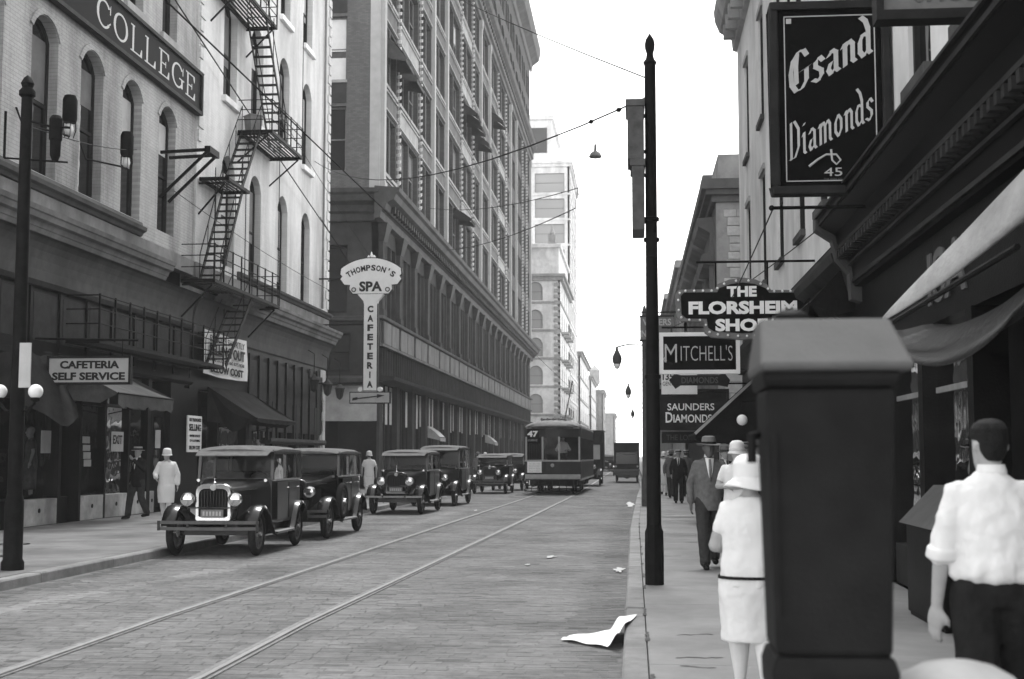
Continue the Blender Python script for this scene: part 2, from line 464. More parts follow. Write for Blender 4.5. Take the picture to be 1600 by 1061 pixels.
while y < 66:
    dy = 0.105 * rs.uniform(0.92, 1.1)
    x = LKX + 0.02 + rs.uniform(0, 0.18)
    rowt = rs.gauss(1.0, 0.035)
    while x < rkx(y) - 0.06:
        w = rs.uniform(0.19, 0.31)
        x1 = min(x + w, rkx(y) - 0.01)
        xc = (x + x1) / 2
        on_rail = any(abs(xc - lerp_tab(rr, y)) < 0.075 + w / 2 for rr in RAILS)
        if on_rail:
            # setts are cut to the rail
            for rr in RAILS:
                rx = lerp_tab(rr, y)
                if abs(xc - rx) < 0.075 + w / 2:
                    if rx - 0.075 - x > 0.05: x1 = rx - 0.075; on_rail = False
                    else: x = rx + 0.075; x1 = None
                    break
            if x1 is None: continue
        t = rowt * rs.gauss(1.0, 0.05)
        d = abs(xc - lerp_tab(PATH, y))
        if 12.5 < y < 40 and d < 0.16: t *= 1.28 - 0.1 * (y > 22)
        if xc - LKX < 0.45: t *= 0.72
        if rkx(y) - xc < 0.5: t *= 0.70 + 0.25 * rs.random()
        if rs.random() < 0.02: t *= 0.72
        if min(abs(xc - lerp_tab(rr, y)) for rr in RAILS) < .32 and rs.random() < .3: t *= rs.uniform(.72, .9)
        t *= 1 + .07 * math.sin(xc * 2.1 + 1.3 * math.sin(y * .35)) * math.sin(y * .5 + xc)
        z = rs.uniform(-0.0014, 0.0016) - 0.0055
        # 300 that show largest: a patch in the middle of the bottom edge of the view
        if 9.7 < y < 11.15 and -3.0 < xc < -0.2 and len(singles) < 300:
            mb = MB(); sett_geo(mb, x - xc, x1 - xc, 0, dy, z)
            singles.append((mb, xc, y, t))
        else:
            n0 = len(field.f); sett_geo(field, x, x1, y, y + dy, z)
            tones += [t] * (len(field.f) - n0)
        x = x1 + 0.002
    y += dy + 0.002; row += 1
def set_tone(me, vals):
    a = me.attributes.new('tone', 'FLOAT', 'FACE')
    a.data.foreach_set('value', vals)
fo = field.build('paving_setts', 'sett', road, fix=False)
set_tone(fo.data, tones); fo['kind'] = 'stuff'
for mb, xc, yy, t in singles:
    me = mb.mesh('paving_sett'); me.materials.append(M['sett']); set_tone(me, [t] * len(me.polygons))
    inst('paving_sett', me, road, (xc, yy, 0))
for k, rr in enumerate(RAILS):
    mb = MB(); mg = MB()
    for (ya, xa), (yb, xb) in zip(rr, rr[1:]):
        mb.extrude([(xa - 0.030, ya, -0.01), (xa + 0.030, ya, -0.01), (xa + 0.030, ya, 0.006), (xa - 0.030, ya, 0.006)], (0, 0, 0)) if False else None
        mb.loft([[(x_ - 0.025, y_, -0.03), (x_ + 0.02, y_, -0.03), (x_ + 0.02, y_, 0.006), (x_ - 0.025, y_, 0.006)] for x_, y_ in ((xa, ya), (xb, yb))])
        mg.loft([[(x_ + 0.058, y_, -0.03), (x_ + 0.082, y_, -0.03), (x_ + 0.082, y_, 0.006), (x_ + 0.058, y_, 0.006)] for x_, y_ in ((xa, ya), (xb, yb))])
        mg.loft([[(x_ - 0.085, y_, -0.03), (x_ - 0.033, y_, -0.03), (x_ - 0.033, y_, 0.003), (x_ - 0.085, y_, 0.003)] for x_, y_ in ((xa, ya), (xb, yb))])
    r = mb.build('tram_rail', 'rail'); struct(r)
    g = mg.build('guard_lip', 'rail_side', r)

# kerbs: one granite stone after another
def kerb(name, xf, side, ya, yb):
    k0 = MB().box(xf(ya) + (0.02 if side > 0 else -0.14), xf(ya) + (0.14 if side > 0 else -0.02), ya, ya + 0.3, -0.1, 0.05)
    root = struct(k0.build(name, 'kerb'))
    yy = ya
    rr = random.Random(len(name))
    while yy < yb:
        ln = rr.uniform(1.9, 2.9); ye = min(yy + ln, yb)
        mb = MB(); a, b = xf(yy), xf(ye)
        w = 0.19 * side; h = 0.128 + rr.uniform(-0.006, 0.006); c = 0.015 * side
        mb.loft([[(x_, y_, -0.12), (x_ + c * .5, y_, h - 0.02), (x_ + c * 1.6, y_, h), (x_ + w, y_, h), (x_ + w, y_, -0.12)] for x_, y_ in ((a, yy + 0.006), (b, ye - 0.006))])
        mb.build('kerb_stone', 'kerb', root)
        yy = ye
    return root
kerb('kerb_right', rkx, 1, -4.0, 120.0)
kerb('kerb_left', lambda y: LKX, -1, 8.0, 54.0)
kerb('kerb_left_far', lambda y: LKX, -1, 68.0, 170.0)

def pavement(name, xa, xb, ya, yb, sx, sy, slab='pave'):
    """xa, xb functions of y; a bed plus slabs with open joints"""
    b = MB()
    n = 12
    ys = [ya + (yb - ya) * i / n for i in range(n + 1)]
    b.loft([[(xa(q), q, -0.1), (xb(q), q, -0.1), (xb(q), q, 0.112), (xa(q), q, 0.112)] for q in ys])
    root = struct(b.build(name, 'kerb'))
    rr = random.Random(len(name) * 3)
    yy = ya
    while yy < yb - 0.05:
        ye = min(yy + sy, yb); k = 0
        x = xa(yy); X1 = xb(yy)
        nn = max(1, round((X1 - x) / sx))
        w = (X1 - x) / nn
        for i in range(nn):
            g = 0.003
            a0, a1 = x + i * w + g, x + (i + 1) * w - g
            z = 0.13 + rr.uniform(-0.002, 0.002)
            mb = MB()
            mb.loft([[(a0, yy + g, 0.10), (a1, yy + g, 0.10), (a1, ye - g, 0.10), (a0, ye - g, 0.10)],
                     [(a0, yy + g, z - 0.004), (a1, yy + g, z - 0.004), (a1, ye - g, z - 0.004), (a0, ye - g, z - 0.004)],
                     [(a0 + 0.005, yy + g + 0.005, z), (a1 - 0.005, yy + g + 0.005, z), (a1 - 0.005, ye - g - 0.005, z), (a0 + 0.005, ye - g - 0.005, z)]])
            mb.build('paving_slab', slab, root)
        yy = ye
    return root
PR = pavement('pavement_right', lambda y: rkx(y) + 0.2, lambda y: 3.1 if y < 39 else 2.6, -4.0, 66.0, 1.6, 2.0)
pavement('pavement_left', lambda y: -12.86, lambda y: LKX - 0.2, 8.0, 54.0, 1.7, 2.0, 'pave_left')
struct(MB().box(-12.86, LKX - 0.2, 68, 420, -0.1, 0.13).build('pavement_left_far', 'pave'))
struct(MB().box(0.65, 6, 66.0, 420, -0.1, 0.129).build('pavement_right_far', 'pave'))

# grime and small cracks where the right pavement meets its kerb
rc = random.Random(8)
for k in range(12):
    y = 9.5 + k * 1.9 + rc.uniform(-.4, .4); x = rkx(y) + .20 + rc.uniform(-.01, .02); ln = rc.uniform(.2, .6)
    pts = []
    for i in range(7): pts.append((x + rc.uniform(-.012, .012) - .012, y + ln * i / 6, .1335))
    for i in range(6, -1, -1): pts.append((x + rc.uniform(.0, .025) + .002, y + ln * i / 6, .1335))
    MB().extrude(pts, (0, 0, .0012)).build('joint_dirt', 'dirt_stain', PR)
for k, (x, y, dx, dy) in enumerate(((.3, 10.3, .35, .02), (.35, 11.6, .3, .06), (.32, 9.9, .25, -.05), (1.0, 13.6, .5, .9), (.9, 24, .6, .05), (.3, 20.6, .4, .05), (2.0, 16.4, .6, .1))):
    pts = [(x + dx * i / 8, y + dy * i / 8 + rc.uniform(-.03, .03), .1335) for i in range(9)]
    pts += [(a + .01, b + rc.uniform(.012, .03), c) for a, b, c in reversed(pts)]
    MB().extrude(pts, (0, 0, .0012)).build('crack', 'dirt_stain', PR)
# ------------------------------------------------------------------ walls with real openings, windows
def P_east(X): return lambda u, v, d: (X - d, u, v)      # wall on the left side of the street
def P_west(X): return lambda u, v, d: (X + d, u, v)      # wall on the right side of the street
def P_south(Y): return lambda u, v, d: (u, Y + d, v)     # wall that faces the camera
ROT = {'e': (0, 0, R(90)), 'w': (0, 0, R(-90)), 's': (0, 0, 0)}

def wall_mesh(P, u0, u1, v0, v1, ops, thick, n=8):
    """ops: (ua, ub, va, vb, rise). One sheet with reveals."""
    mb = MB()
    us = {u0, u1}
    for ua, ub, va, vb, rise in ops:
        us |= {ua, ub}
        if rise: us |= {ua + (ub - ua) * k / n for k in range(1, n)}
    us = sorted(u for u in us if u0 - 1e-6 <= u <= u1 + 1e-6)
    def top(o, u):
        ua, ub, va, vb, rise = o
        if not rise: return vb
        c = (ua + ub) / 2; h = (ub - ua) / 2
        t = max(-1, min(1, (u - c) / h))
        if rise >= h * 0.98: return vb - rise + rise * math.sqrt(max(0, 1 - t * t))
        r = (h * h + rise * rise) / (2 * rise)
        return vb - r + math.sqrt(max(0, r * r - (t * h) ** 2))
    for a, b in zip(us, us[1:]):
        if b - a < 1e-6: continue
        m = (a + b) / 2
        cov = sorted([o for o in ops if o[0] - 1e-6 < m < o[1] + 1e-6 and o[0] <= m <= o[1]], key=lambda o: o[2])
        lo = (v0, v0)
        for o in cov:
            if o[2] > lo[0] + 1e-6: mb.quad(P(a, lo[0], 0), P(b, lo[1], 0), P(b, o[2], 0), P(a, o[2], 0))
            ta, tb = top(o, a), top(o, b)
            mb.quad(P(a, ta, 0), P(b, tb, 0), P(b, tb, thick), P(a, ta, thick))       # head
            mb.quad(P(a, o[2], 0), P(b, o[2], 0), P(b, o[2], thick), P(a, o[2], thick))   # sill
            lo = (ta, tb)
        if v1 > lo[0] + 1e-6: mb.quad(P(a, lo[0], 0), P(b, lo[1], 0), P(b, v1, 0), P(a, v1, 0))
    for o in ops:
        for u in (o[0], o[1]):
            mb.quad(P(u, o[2], 0), P(u, o[2], thick), P(u, top(o, u), thick), P(u, top(o, u), 0))
    # closing edges
    for u in (u0, u1): mb.quad(P(u, v0, 0), P(u, v1, 0), P(u, v1, thick), P(u, v0, thick))
    mb.quad(P(u0, v1, 0), P(u1, v1, 0), P(u1, v1, thick), P(u0, v1, thick))
    return mb

def arch_line(w, h, rise, n=8, ins=0.0):
    """outline of an opening, centred on x, base at z=0, counter-clockwise"""
    a = w / 2 - ins; pts = [(-a, ins), (a, ins)]
    if not rise: return pts + [(a, h - ins), (-a, h - ins)]
    if rise >= a * 0.98:
        for k in range(n + 1):
            t = math.pi * k / n; pts.append((a * math.cos(t), h - ins - (rise - ins) + (rise - ins) * math.sin(t)))
        return pts
    r = (a * a + rise * rise) / (2 * rise); th = math.asin(a / r)
    for k in range(n + 1):
        t = th - 2 * th * k / n; pts.append((r * math.sin(t), h - ins - r + r * math.cos(t)))
    return pts
WIN = {}
def window_kind(w, h, rise=0.0, fr=0.07, mull=0, rails=1, fm='frame_dark', depth=0.10, glass='pane_dark'):
    key = (round(w, 3), round(h, 3), round(rise, 3), fr, mull, rails, fm, glass)
    if key in WIN: return WIN[key]
    f = MB()
    o = arch_line(w, h, rise); i = arch_line(w, h, rise, ins=fr)
    rings = [[(x, 0, z) for x, z in o], [(x, 0, z) for x, z in i], [(x, depth, z) for x, z in i]]
    f.loft(rings, caps=False)
    for k in range(rails):
        z = h * (k + 1) / (rails + 1) * (1.0 if not rise else 0.93)
        f.box(-w / 2 + fr * .7, w / 2 - fr * .7, 0.015, depth - 0.02, z - 0.035, z + 0.035)
    for k in range(mull):
        x = -w / 2 + w * (k + 1) / (mull + 1)
        f.box(x - 0.028, x + 0.028, 0.02, depth - 0.02, fr * .7, h - (fr if not rise else rise * 0.6))
    fme = share(f, 'window', fm)
    g = MB(); pl = arch_line(w, h, rise, ins=fr * .5)
    zs = h * 0.5 * (1.0 if not rise else 0.93)
    g.poly([(x, depth * .6, z) for x, z in pl])
    gme = share(g, 'pane', glass)
    b = MB(); b.box(-w / 2 + fr, w / 2 - fr, 0, 0.006, 0, 1.0)
    bl = [share(b, 'blind', 'blind'), share(b, 'blind', 'blind_dark')]
    WIN[key] = (fme, gme, bl, h, fr, depth, rise)
    return WIN[key]
wr = random.Random(11)
def put_window(kind, parent, loc, facing, blind=0.0, sx=1.0):
    fme, gme, bl, h, fr, depth, rise = kind
    w = inst('window', fme, parent, loc, rot=ROT[facing], scale=(sx, 1, 1) if sx != 1 else None)
    inst('pane', gme, w, local=True)
    if blind and wr.random() < blind:
        k = wr.choice((0.25, 0.4, 0.5, 0.5, 0.75))
        z1 = h - fr - (rise * 0.8 if rise else 0)
        b = inst('blind', bl[wr.random() < 0.6], w, (0, depth * .6 - 0.012, z1 - k * h), local=True, scale=(0.98, 1, k * h))
    return w
def profile(mb, prof, ya, yb, X, side=1):
    """moulding extruded along the street; prof = (projection, z); side +1: wall faces +X"""
    mb.loft([[(X + side * o, y_, z) for o, z in prof] for y_ in (ya, yb)])
def profile_x(mb, prof, xa, xb, Y):
    mb.loft([[(x_, Y - o, z) for o, z in prof] for x_ in (xa, xb)])
# ------------------------------------------------------------------ left: the two painted brick commercial buildings
LX = -12.9
def body_block(root, xa, xb, ya, yb, z0, z1, m='room'):
    return MB().box(xa, xb, ya, yb, z0, z1).build('rear_block', m, root)
A = thing('brick_building', (LX, 29, 0.0), 'grey painted brick building with arched windows and a long college sign', 'building')
wA = [25.4, 28.05, 30.65, 33.25, 35.9]
opsA = [(c - .67, c + .67, 7.8, 11.35, .42) for c in wA] + [(c - .6, c + .6, 13.3, 16.4, .3) for c in wA] + [(c - .6, c + .6, 18.2, 21.2, .3) for c in wA]
wall_mesh(P_east(LX), 16, 38.25, 7.3, 24, opsA, 0.34).build('wall', 'painted_brick', A)
body_block(A, -30, LX - 0.36, 16.02, 38.24, 5.6, 23.9)
k1 = window_kind(1.34, 3.55, .42, rails=1, mull=0); k2 = window_kind(1.2, 3.1, .3, rails=1, mull=0)
for c in wA:
    put_window(k1, A, (LX - 0.22, c, 7.8), 'e', 0.9); put_window(k2, A, (LX - 0.22, c, 13.3), 'e', 0.5); put_window(k2, A, (LX - 0.22, c, 18.2), 'e', .3)
    for z, w in ((13.3, .75), (18.2, .75)):
        MB().box(LX - .2, LX + .1, c - w, c + w, z - .22, z - .003).build('sill', 'stone_mid', A)
    # hood mould over the arched head
    hm = MB(); rr = (0.67 ** 2 + .42 ** 2) / (2 * .42); th = math.asin(.67 / rr)
    ring = []
    for k in range(9):
        t = th - 2 * th * k / 8
        ring.append([(LX - .01 + dx, c + (rr + q) * math.sin(t), 11.35 - rr + (rr + q) * math.cos(t)) for dx, q in ((0, .02), (.05, .02), (.05, .16), (0, .16))])
    hm.loft(ring); hm.build('window_hood', 'painted_brick', A)
# sill course, frieze, cornice, cove
m = MB(); profile(m, [(0, 7.36), (.10, 7.38), (.14, 7.46), (.22, 7.5), (.24, 7.6), (.12, 7.66), (.1, 7.74), (0, 7.76)], 16, 33.9, LX); m.build('sill_course', 'trim_grey', A, bevel=0.0)
m = MB(); profile(m, [(-.2, 6.92), (.06, 6.92), (.06, 7.355), (-.2, 7.355)], 16, 38.2, LX); m.build('frieze', 'cornice_grey', A)
m = MB(); profile(m, [(0, 6.36), (.30, 6.38), (.34, 6.48), (.36, 6.49), (.40, 6.60), (.50, 6.63), (.54, 6.74), (.57, 6.76), (.60, 6.86), (.06, 6.915), (0, 6.915)], 16, 35.2, LX); m.build('cornice', 'cornice_grey', A)
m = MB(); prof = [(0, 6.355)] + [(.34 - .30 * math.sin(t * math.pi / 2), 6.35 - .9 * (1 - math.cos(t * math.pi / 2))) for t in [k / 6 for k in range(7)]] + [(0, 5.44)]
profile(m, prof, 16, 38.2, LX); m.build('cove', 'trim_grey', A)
# panelled dark timber band above the shop
MB().box(LX - .3, LX - .02, 16, 38.2, 3.9, 5.43).build('fascia', 'shop_dark', A)
yy = 24.6
while yy < 38:
    MB().box(LX - .02, LX + .03, yy, yy + .12, 3.95, 5.4).build('fascia_post', 'shop_dark', A)
    p = MB(); p.box(LX - .02, LX + .0, yy + .22, yy + 1.42, 4.15, 5.2); p.build('fascia_panel', 'trim_dark', A, bevel=.012)
    yy += 1.52
m = MB(); profile(m, [(-.02, 5.3), (.10, 5.32), (.13, 5.43), (-.02, 5.44)], 16, 38.2, LX); m.build('fascia_rail', 'trim_dark', A)
m = MB(); profile(m, [(-.3, 3.68), (.06, 3.7), (.12, 3.78), (.12, 3.89), (-.3, 3.9)], 16, 38.2, LX); m.build('lintel', 'shop_dark', A)
# shop: piers, stall riser panels, glass, interior
for ya, yb in ((16, 26.4), (29.35, 29.5), (30.5, 30.62), (32.0, 32.1), (33.55, 33.65), (34.9, 35.15), (36.5, 37.6)):
    MB().box(LX - .3, LX + (.05 if yb - ya > .4 else .0), ya, yb, .13, 3.69).build('shop_pier', 'shop_dark', A)
for ya, yb, mm in ((26.4, 27.5, 'shop_dark'), (27.5, 29.35, 'marble_base'), (30.62, 32.0, 'marble_base'), (32.1, 33.55, 'marble_base'), (33.65, 34.9, 'marble_base'), (29.5, 30.5, 'shop_dark'), (35.15, 35.5, 'marble_base')):
    d = 0.0 if mm == 'marble_base' else -.25
    p = MB().box(LX - .3, LX + d, ya + .01, yb - .01, .13, .70).build('stall_riser', mm, A, bevel=.01)
    if mm == 'marble_base':
        MB().lathe((LX + .012, (ya + yb) / 2, .45), [(.001, -.012), (.05, -.012), (.05, 0), (.001, .002)], 12, axis='x').build('vent_grille', 'iron', p)
for ya, yb in ((26.4, 29.35), (30.62, 32.0), (32.1, 33.55), (33.65, 34.9)):
    MB().quad((LX - .10, ya, .70), (LX - .10, yb, .70), (LX - .10, yb, 3.69), (LX - .10, ya, 3.69)).build('shop_window_pane', 'pane_clear', A)
    MB().box(LX - .14, LX - .06, ya, yb, 2.85, 2.93).build('transom_bar', 'frame_dark', A)
d = MB().box(LX - .9, LX - .84, 29.52, 30.48, .14, 2.9).build('door', 'shop_black', A)
MB().lathe((LX - .83, 29.7, 1.1), [(.001, 0), (.03, 0), (.03, .05), (.001, .05)], 8, axis='x').build('handle', 'nickel', d)
d = MB().box(LX - .2, LX - .12, 35.5, 36.5, .14, 3.0).build('door', 'shop_dark', A)
MB().box(LX - .119, LX - .11, 35.68, 36.32, 1.0, 2.7).build('pane', 'pane_dark', d)
m = MB(); m.box(-17.2, -17.1, 24, 38.2, .13, 5.5); m.box(-17.1, LX - .31, 16.0, 16.1, .13, 5.5); m.box(-17.1, LX - .31, 37.6, 37.7, .13, 5.5); m.box(-17.1, LX - .31, 16.1, 37.6, 3.9, 4.0); m.box(-17.1, LX - .31, 16.1, 37.6, .0, .13)
m.build('shop_interior', 'room', A)
MB().box(-14.6, LX - .32, 26.45, 29.34, .14, .68).build('display_floor', 'trim_dark', A)
# quoins between the two buildings
q = share(MB().box(0, .05, -.24, .24, 0, .34), 'quoin', 'painted_brick_light')
q2 = share(MB().box(0, .05, -.15, .15, 0, .34), 'quoin', 'painted_brick_light')

B = thing('brick_building', (LX, 47, 0.0), 'whitewashed brick corner building with fire escape and quoined far edge', 'building')
wB = [41.4, 44.5, 48.1, 51.6]
opsB = [(c - .7, c + .7, 7.65, 11.2, .5) for c in wB] + [(c - .72, c + .72, 13.0, 16.4, .5) for c in wB] + [(c - .7, c + .7, 17.85, 21.1, .4) for c in wB]
wall_mesh(P_east(LX + .06), 38.26, 55.6, 7.35, 25.5, opsB, 0.34).build('wall', 'painted_brick_light', B)
body_block(B, -30, LX - 0.36, 38.26, 55.58, 5.6, 25.4, 'painted_brick_light')
kb1 = window_kind(1.4, 3.55, .5, mull=0); kb2 = window_kind(1.44, 3.4, .5); kb3 = window_kind(1.4, 3.25, .4)
for c in wB:
    put_window(kb1, B, (LX - .16, c, 7.65), 'e', .75); put_window(kb2, B, (LX - .16, c, 13.0), 'e', .6); put_window(kb3, B, (LX - .16, c, 17.85), 'e', .5)
    for z, w in ((13.0, .85), (17.85, .85)):
        MB().box(LX - .2, LX + .2, c - w, c + w, z - .2, z - .003).build('sill', 'stone_light_hazed', B)
z = 7.8; k = 0
while z < 25:
    inst('quoin', q if k % 2 else q2, B, (LX + .061, 55.6 - (.24 if k % 2 else .15), z)); z += .42; k += 1
z = 11.0; k = 0
while z < 25:
    inst('quoin', q if k % 2 else q2, B, (LX + .061, 38.28 + (.24 if k % 2 else .15), z)); z += .42; k += 1
m = MB(); profile(m, [(0, 7.36), (.14, 7.38), (.18, 7.46), (.26, 7.5), (.28, 7.58), (.14, 7.63), (0, 7.64)], 42.5, 55.75, LX); m.build('sill_course', 'trim_grey', B)
m = MB(); profile(m, [(-.2, 6.9), (.1, 6.9), (.1, 7.35), (-.2, 7.35)], 38.3, 55.7, LX); m.build('frieze', 'cornice_grey', B)
m = MB(); profile(m, [(0, 6.3), (.34, 6.32), (.38, 6.44), (.42, 6.46), (.44, 6.56), (.56, 6.6), (.6, 6.72), (.64, 6.74), (.66, 6.84), (.1, 6.895), (0, 6.895)], 40.4, 56.0, LX); m.build('cornice', 'cornice_grey', B)
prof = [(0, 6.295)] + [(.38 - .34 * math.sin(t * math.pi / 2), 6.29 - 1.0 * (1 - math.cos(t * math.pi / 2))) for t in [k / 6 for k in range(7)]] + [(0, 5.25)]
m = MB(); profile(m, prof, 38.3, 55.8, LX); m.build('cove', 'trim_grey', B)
MB().box(LX - .3, LX - .02, 38.26, 55.5, 3.6, 5.28).build('fascia', 'shop_dark', B)
yy = 44.2
while yy < 55:
    MB().box(LX - .02, LX + .05, yy, yy + .14, 2.2, 5.1).build('fascia_post', 'shop_dark', B)
    p = MB().box(LX - .02, LX + .02, yy + .24, yy + 1.02, 2.5, 4.9).build('fascia_panel', 'trim_dark', B, bevel=.015)
    yy += 1.22
m = MB(); profile(m, [(-.3, 2.05), (.06, 2.07), (.12, 2.16), (.1, 2.28), (-.3, 2.3)], 46.8, 55.4, LX); m.build('lintel', 'trim_dark', B)
for ya, yb in ((37.6, 38.9), (40.8, 41.0), (43.9, 44.6), (47.2, 47.6), (50.6, 51.0), (53.6, 54.3)):
    MB().box(LX - .3, LX + .04, ya, yb, .13, 3.59).build('shop_pier', 'shop_dark', B)
for ya, yb in ((38.9, 40.8), (41.0, 43.9), (44.6, 47.2), (47.6, 50.6), (51.0, 53.6)):
    MB().box(LX - .3, LX + .0, ya + .01, yb - .01, .13, .75).build('stall_riser', 'trim_dark', B, bevel=.01)
    MB().quad((LX - .10, ya, .75), (LX - .10, yb, .75), (LX - .10, yb, 3.59), (LX - .10, ya, 3.59)).build('shop_window_pane', 'pane_clear', B)
m = MB(); m.box(-17.2, -17.1, 37.8, 55.5, .13, 5.5); m.box(-17.1, LX - .31, 55.3, 55.4, .13, 5.5); m.box(-17.1, LX - .31, 37.8, 55.3, 3.6, 3.7); m.box(-17.1, LX - .31, 37.8, 55.3, 0, .13); m.build('shop_interior', 'room', B)
z = .14; k = 0
corner = MB().box(LX - .3, LX + .02, 54.7, 55.55, .13, 5.2).build('corner_pier', 'painted_brick_light', B)
while z < 4.6:
    inst('quoin', q if k % 2 else q2, corner, (LX + .021, 55.1, z)); z += .42; k += 1
MB().box(LX - .3, LX - .1, 55.56, 55.6, .13, 7.3).build('corner_return', 'painted_brick_light', B)

# rain pipe on the whitewashed wall
m = MB(); m.tube([(LX + .14, 54.3, 7.7), (LX + .14, 54.3, 24)], .05, 8)
m.build('rain_pipe', 'cornice_grey', B)

# COLLEGE board
sg = thing('college_sign', (LX + .1, 29, 11.8), 'long black board lettered COLLEGE on the grey brick wall', 'sign')
MB().box(LX + .04, LX + .16, 15.9, 38.2, 11.8, 12.92).build('board', 'sign_black', sg)
for za, zb in ((11.72, 11.82), (12.9, 13.0)): MB().box(LX + .03, LX + .22, 15.9, 38.24, za, zb).build('frame_rail', 'trim_dark', sg)
MB().box(LX + .03, LX + .22, 38.2, 38.3, 11.72, 13.0).build('frame_rail', 'trim_dark', sg)

def serif_letter(ch, W, H, t=0.2, thin=0.45):
    """roman capital outlines as a list of polygons in (x, z), stem width t*H"""
    s = t * H * .62; h = s * thin; ss = h * .75; out = []
    def rect(x0, x1, z0, z1): out.append([(x0, z0), (x1, z0), (x1, z1), (x0, z1)])
    def arc(cx, cz, rx, rz, a0, a1, n=18):
        for k in range(n):
            p = []
            for a, b in ((a0 + (a1 - a0) * k / n, a0 + (a1 - a0) * (k + 1) / n),):
                def wd(th): return h * .5 + (s - h) * .5 * abs(math.cos(th)) + h * .2
                oa, ob = wd(a), wd(b)
                p = [((rx + 0) * math.cos(a) + cx, rz * math.sin(a) + cz), (rx * math.cos(b) + cx, rz * math.sin(b) + cz),
                     ((rx - 2 * ob) * math.cos(b) + cx, (rz - h * 1.1) * math.sin(b) + cz), ((rx - 2 * oa) * math.cos(a) + cx, (rz - h * 1.1) * math.sin(a) + cz)]
            out.append(p)
    if ch == 'O': arc(W / 2, H / 2, W / 2, H / 2, 0, 2 * math.pi, 28)
    if ch in 'CG':
        arc(W / 2, H / 2, W / 2, H / 2, R(38), R(322), 26)
        out.append([(W * .90, H * .62), (W * .96, H * .62), (W * .96, H * .97), (W * .90, H * .86)])
        if ch == 'C': out.append([(W * .84, H * .2), (W * .96, H * .28), (W * .96, H * .34), (W * .84, H * .26)])
        else:
            rect(W * .80, W * .80 + s, H * .06, H * .42); rect(W * .62, W * 1.06, H * .40, H * .40 + ss)
    if ch in 'LE':
        rect(W * .14, W * .14 + s, 0, H); rect(0, W * .14 + s + ss, 0, ss); rect(0, W * .14 + s + ss, H - ss, H)
        rect(W * .14, W * .9, 0, ss); out.append([(W * .78, 0), (W, 0), (W, H * .3), (W * .93, H * .3)])
        if ch == 'E':
            rect(W * .14, W * .86, H - ss, H); out.append([(W * .74, H), (W * .94, H), (W * .94, H * .74), (W * .88, H * .74)])
            rect(W * .14, W * .66, H * .5 - ss / 2, H * .5 + ss / 2); rect(W * .62, W * .68, H * .38, H * .62)
    return out
lets = [('C', 30.4), ('O', 31.45), ('L', 32.6), ('L', 33.6), ('E', 34.65), ('G', 35.68), ('E', 36.85)]
wd = {'C': .9, 'O': .95, 'L': .8, 'E': .82, 'G': .98}
for ch, y0 in lets:
    mb = MB()
    for k, p in enumerate(serif_letter(ch, wd[ch], .70, .27, .42)):
        mb.poly([(LX + .165 + .0004 * (k % 7), y0 + x, 12.0 + z) for x, z in p])
    mb.build('letter', 'letter_grey', sg, fix=False)

# banner and boards
bn = thing('banner', (LX + .15, 41, 4.1), 'large white selling out below cost banner hung above a shop awning', 'banner')
m = MB()
nx = 12
rows = []
for j in range(5):
    rows.append([(LX + .16 + .03 * math.sin(i * 1.1 + j), 38.95 + 4.55 * i / nx, 4.1 + 1.34 * j / 4 - .05 * math.sin(math.pi * i / nx)) for i in range(nx + 1)])
m.loft(rows, caps=False, closed=False); m.build('sheet', 'sign_white', bn, smooth=True)
for s_, z_, w_, h_ in (('ESTATES SHORTLY', 5.19, 3.6, .2), ('SELLING OUT', 4.86, 3.7, .34), ('ENTIRE STOCK MEN AND BOYS WEAR', 4.56, 3.6, .11), ('BELOW COST', 4.29, 3.4, .24)):
    text('lettering', s_, .3, 'letter_dark', bn, (LX + .215, 41.2, z_), FACE_EAST, .004, w_, .012 if h_ > .2 else 0.0, height=h_)
bd = thing('notice_board', (-12.6, 38.1, 1.7), 'narrow white selling out notice board hung on a shop pier', 'sign')
MB().box(-12.72, -12.68, 37.5, 38.74, 1.75, 2.8).build('board', 'sign_white', bd)
for s_, z_, w_, h_ in (('OUT FROM EASTS', 2.68, 1.05, .1), ('SELLING', 2.46, 1.05, .2), ('ENTIRE STOCK', 2.22, .9, .07), ('OF CLOTHING', 2.08, .9, .07), ('BELOW COST', 1.88, .95, .11)):
    text('lettering', s_, .2, 'letter_dark', bd, (-12.674, 38.12, z_), FACE_EAST, .003, w_, .006, height=h_)
cs = thing('cafeteria_sign', (-11.7, 28, 3.2), 'pale hanging sign reading cafeteria self service above an awning', 'sign')
MB().box(-12.58, -10.77, 27.97, 28.06, 3.2, 3.76).build('board', 'sign_pale', cs, bevel=.01)
mm_ = MB(); 
for xa, xb, za, zb in ((-12.6, -10.75, 3.74, 3.79), (-12.6, -10.75, 3.17, 3.22), (-12.61, -12.56, 3.17, 3.79), (-10.79, -10.74, 3.17, 3.79)): mm_.box(xa, xb, 27.95, 28.08, za, zb)
mm_.build('frame', 'sign_dark', cs)
text('lettering', 'CAFETERIA', .2, 'letter_dark', cs, (-11.66, 27.965, 3.60), FACE_CAM, .004, 1.32, .008, height=.17)
text('lettering', 'SELF SERVICE', .2, 'letter_dark', cs, (-11.68, 27.965, 3.35), FACE_CAM, .004, 1.62, .008, height=.17)
MB().tube([(-13.0, 28.0, 4.18), (-10.6, 28.0, 4.12)], .025, 8).build('bracket', 'iron', cs)
for x in (-12.4, -10.95): MB().tube([(x, 28.0, 3.78), (x, 28.0, 4.16)], .01, 6).build('hanger', 'iron', cs)

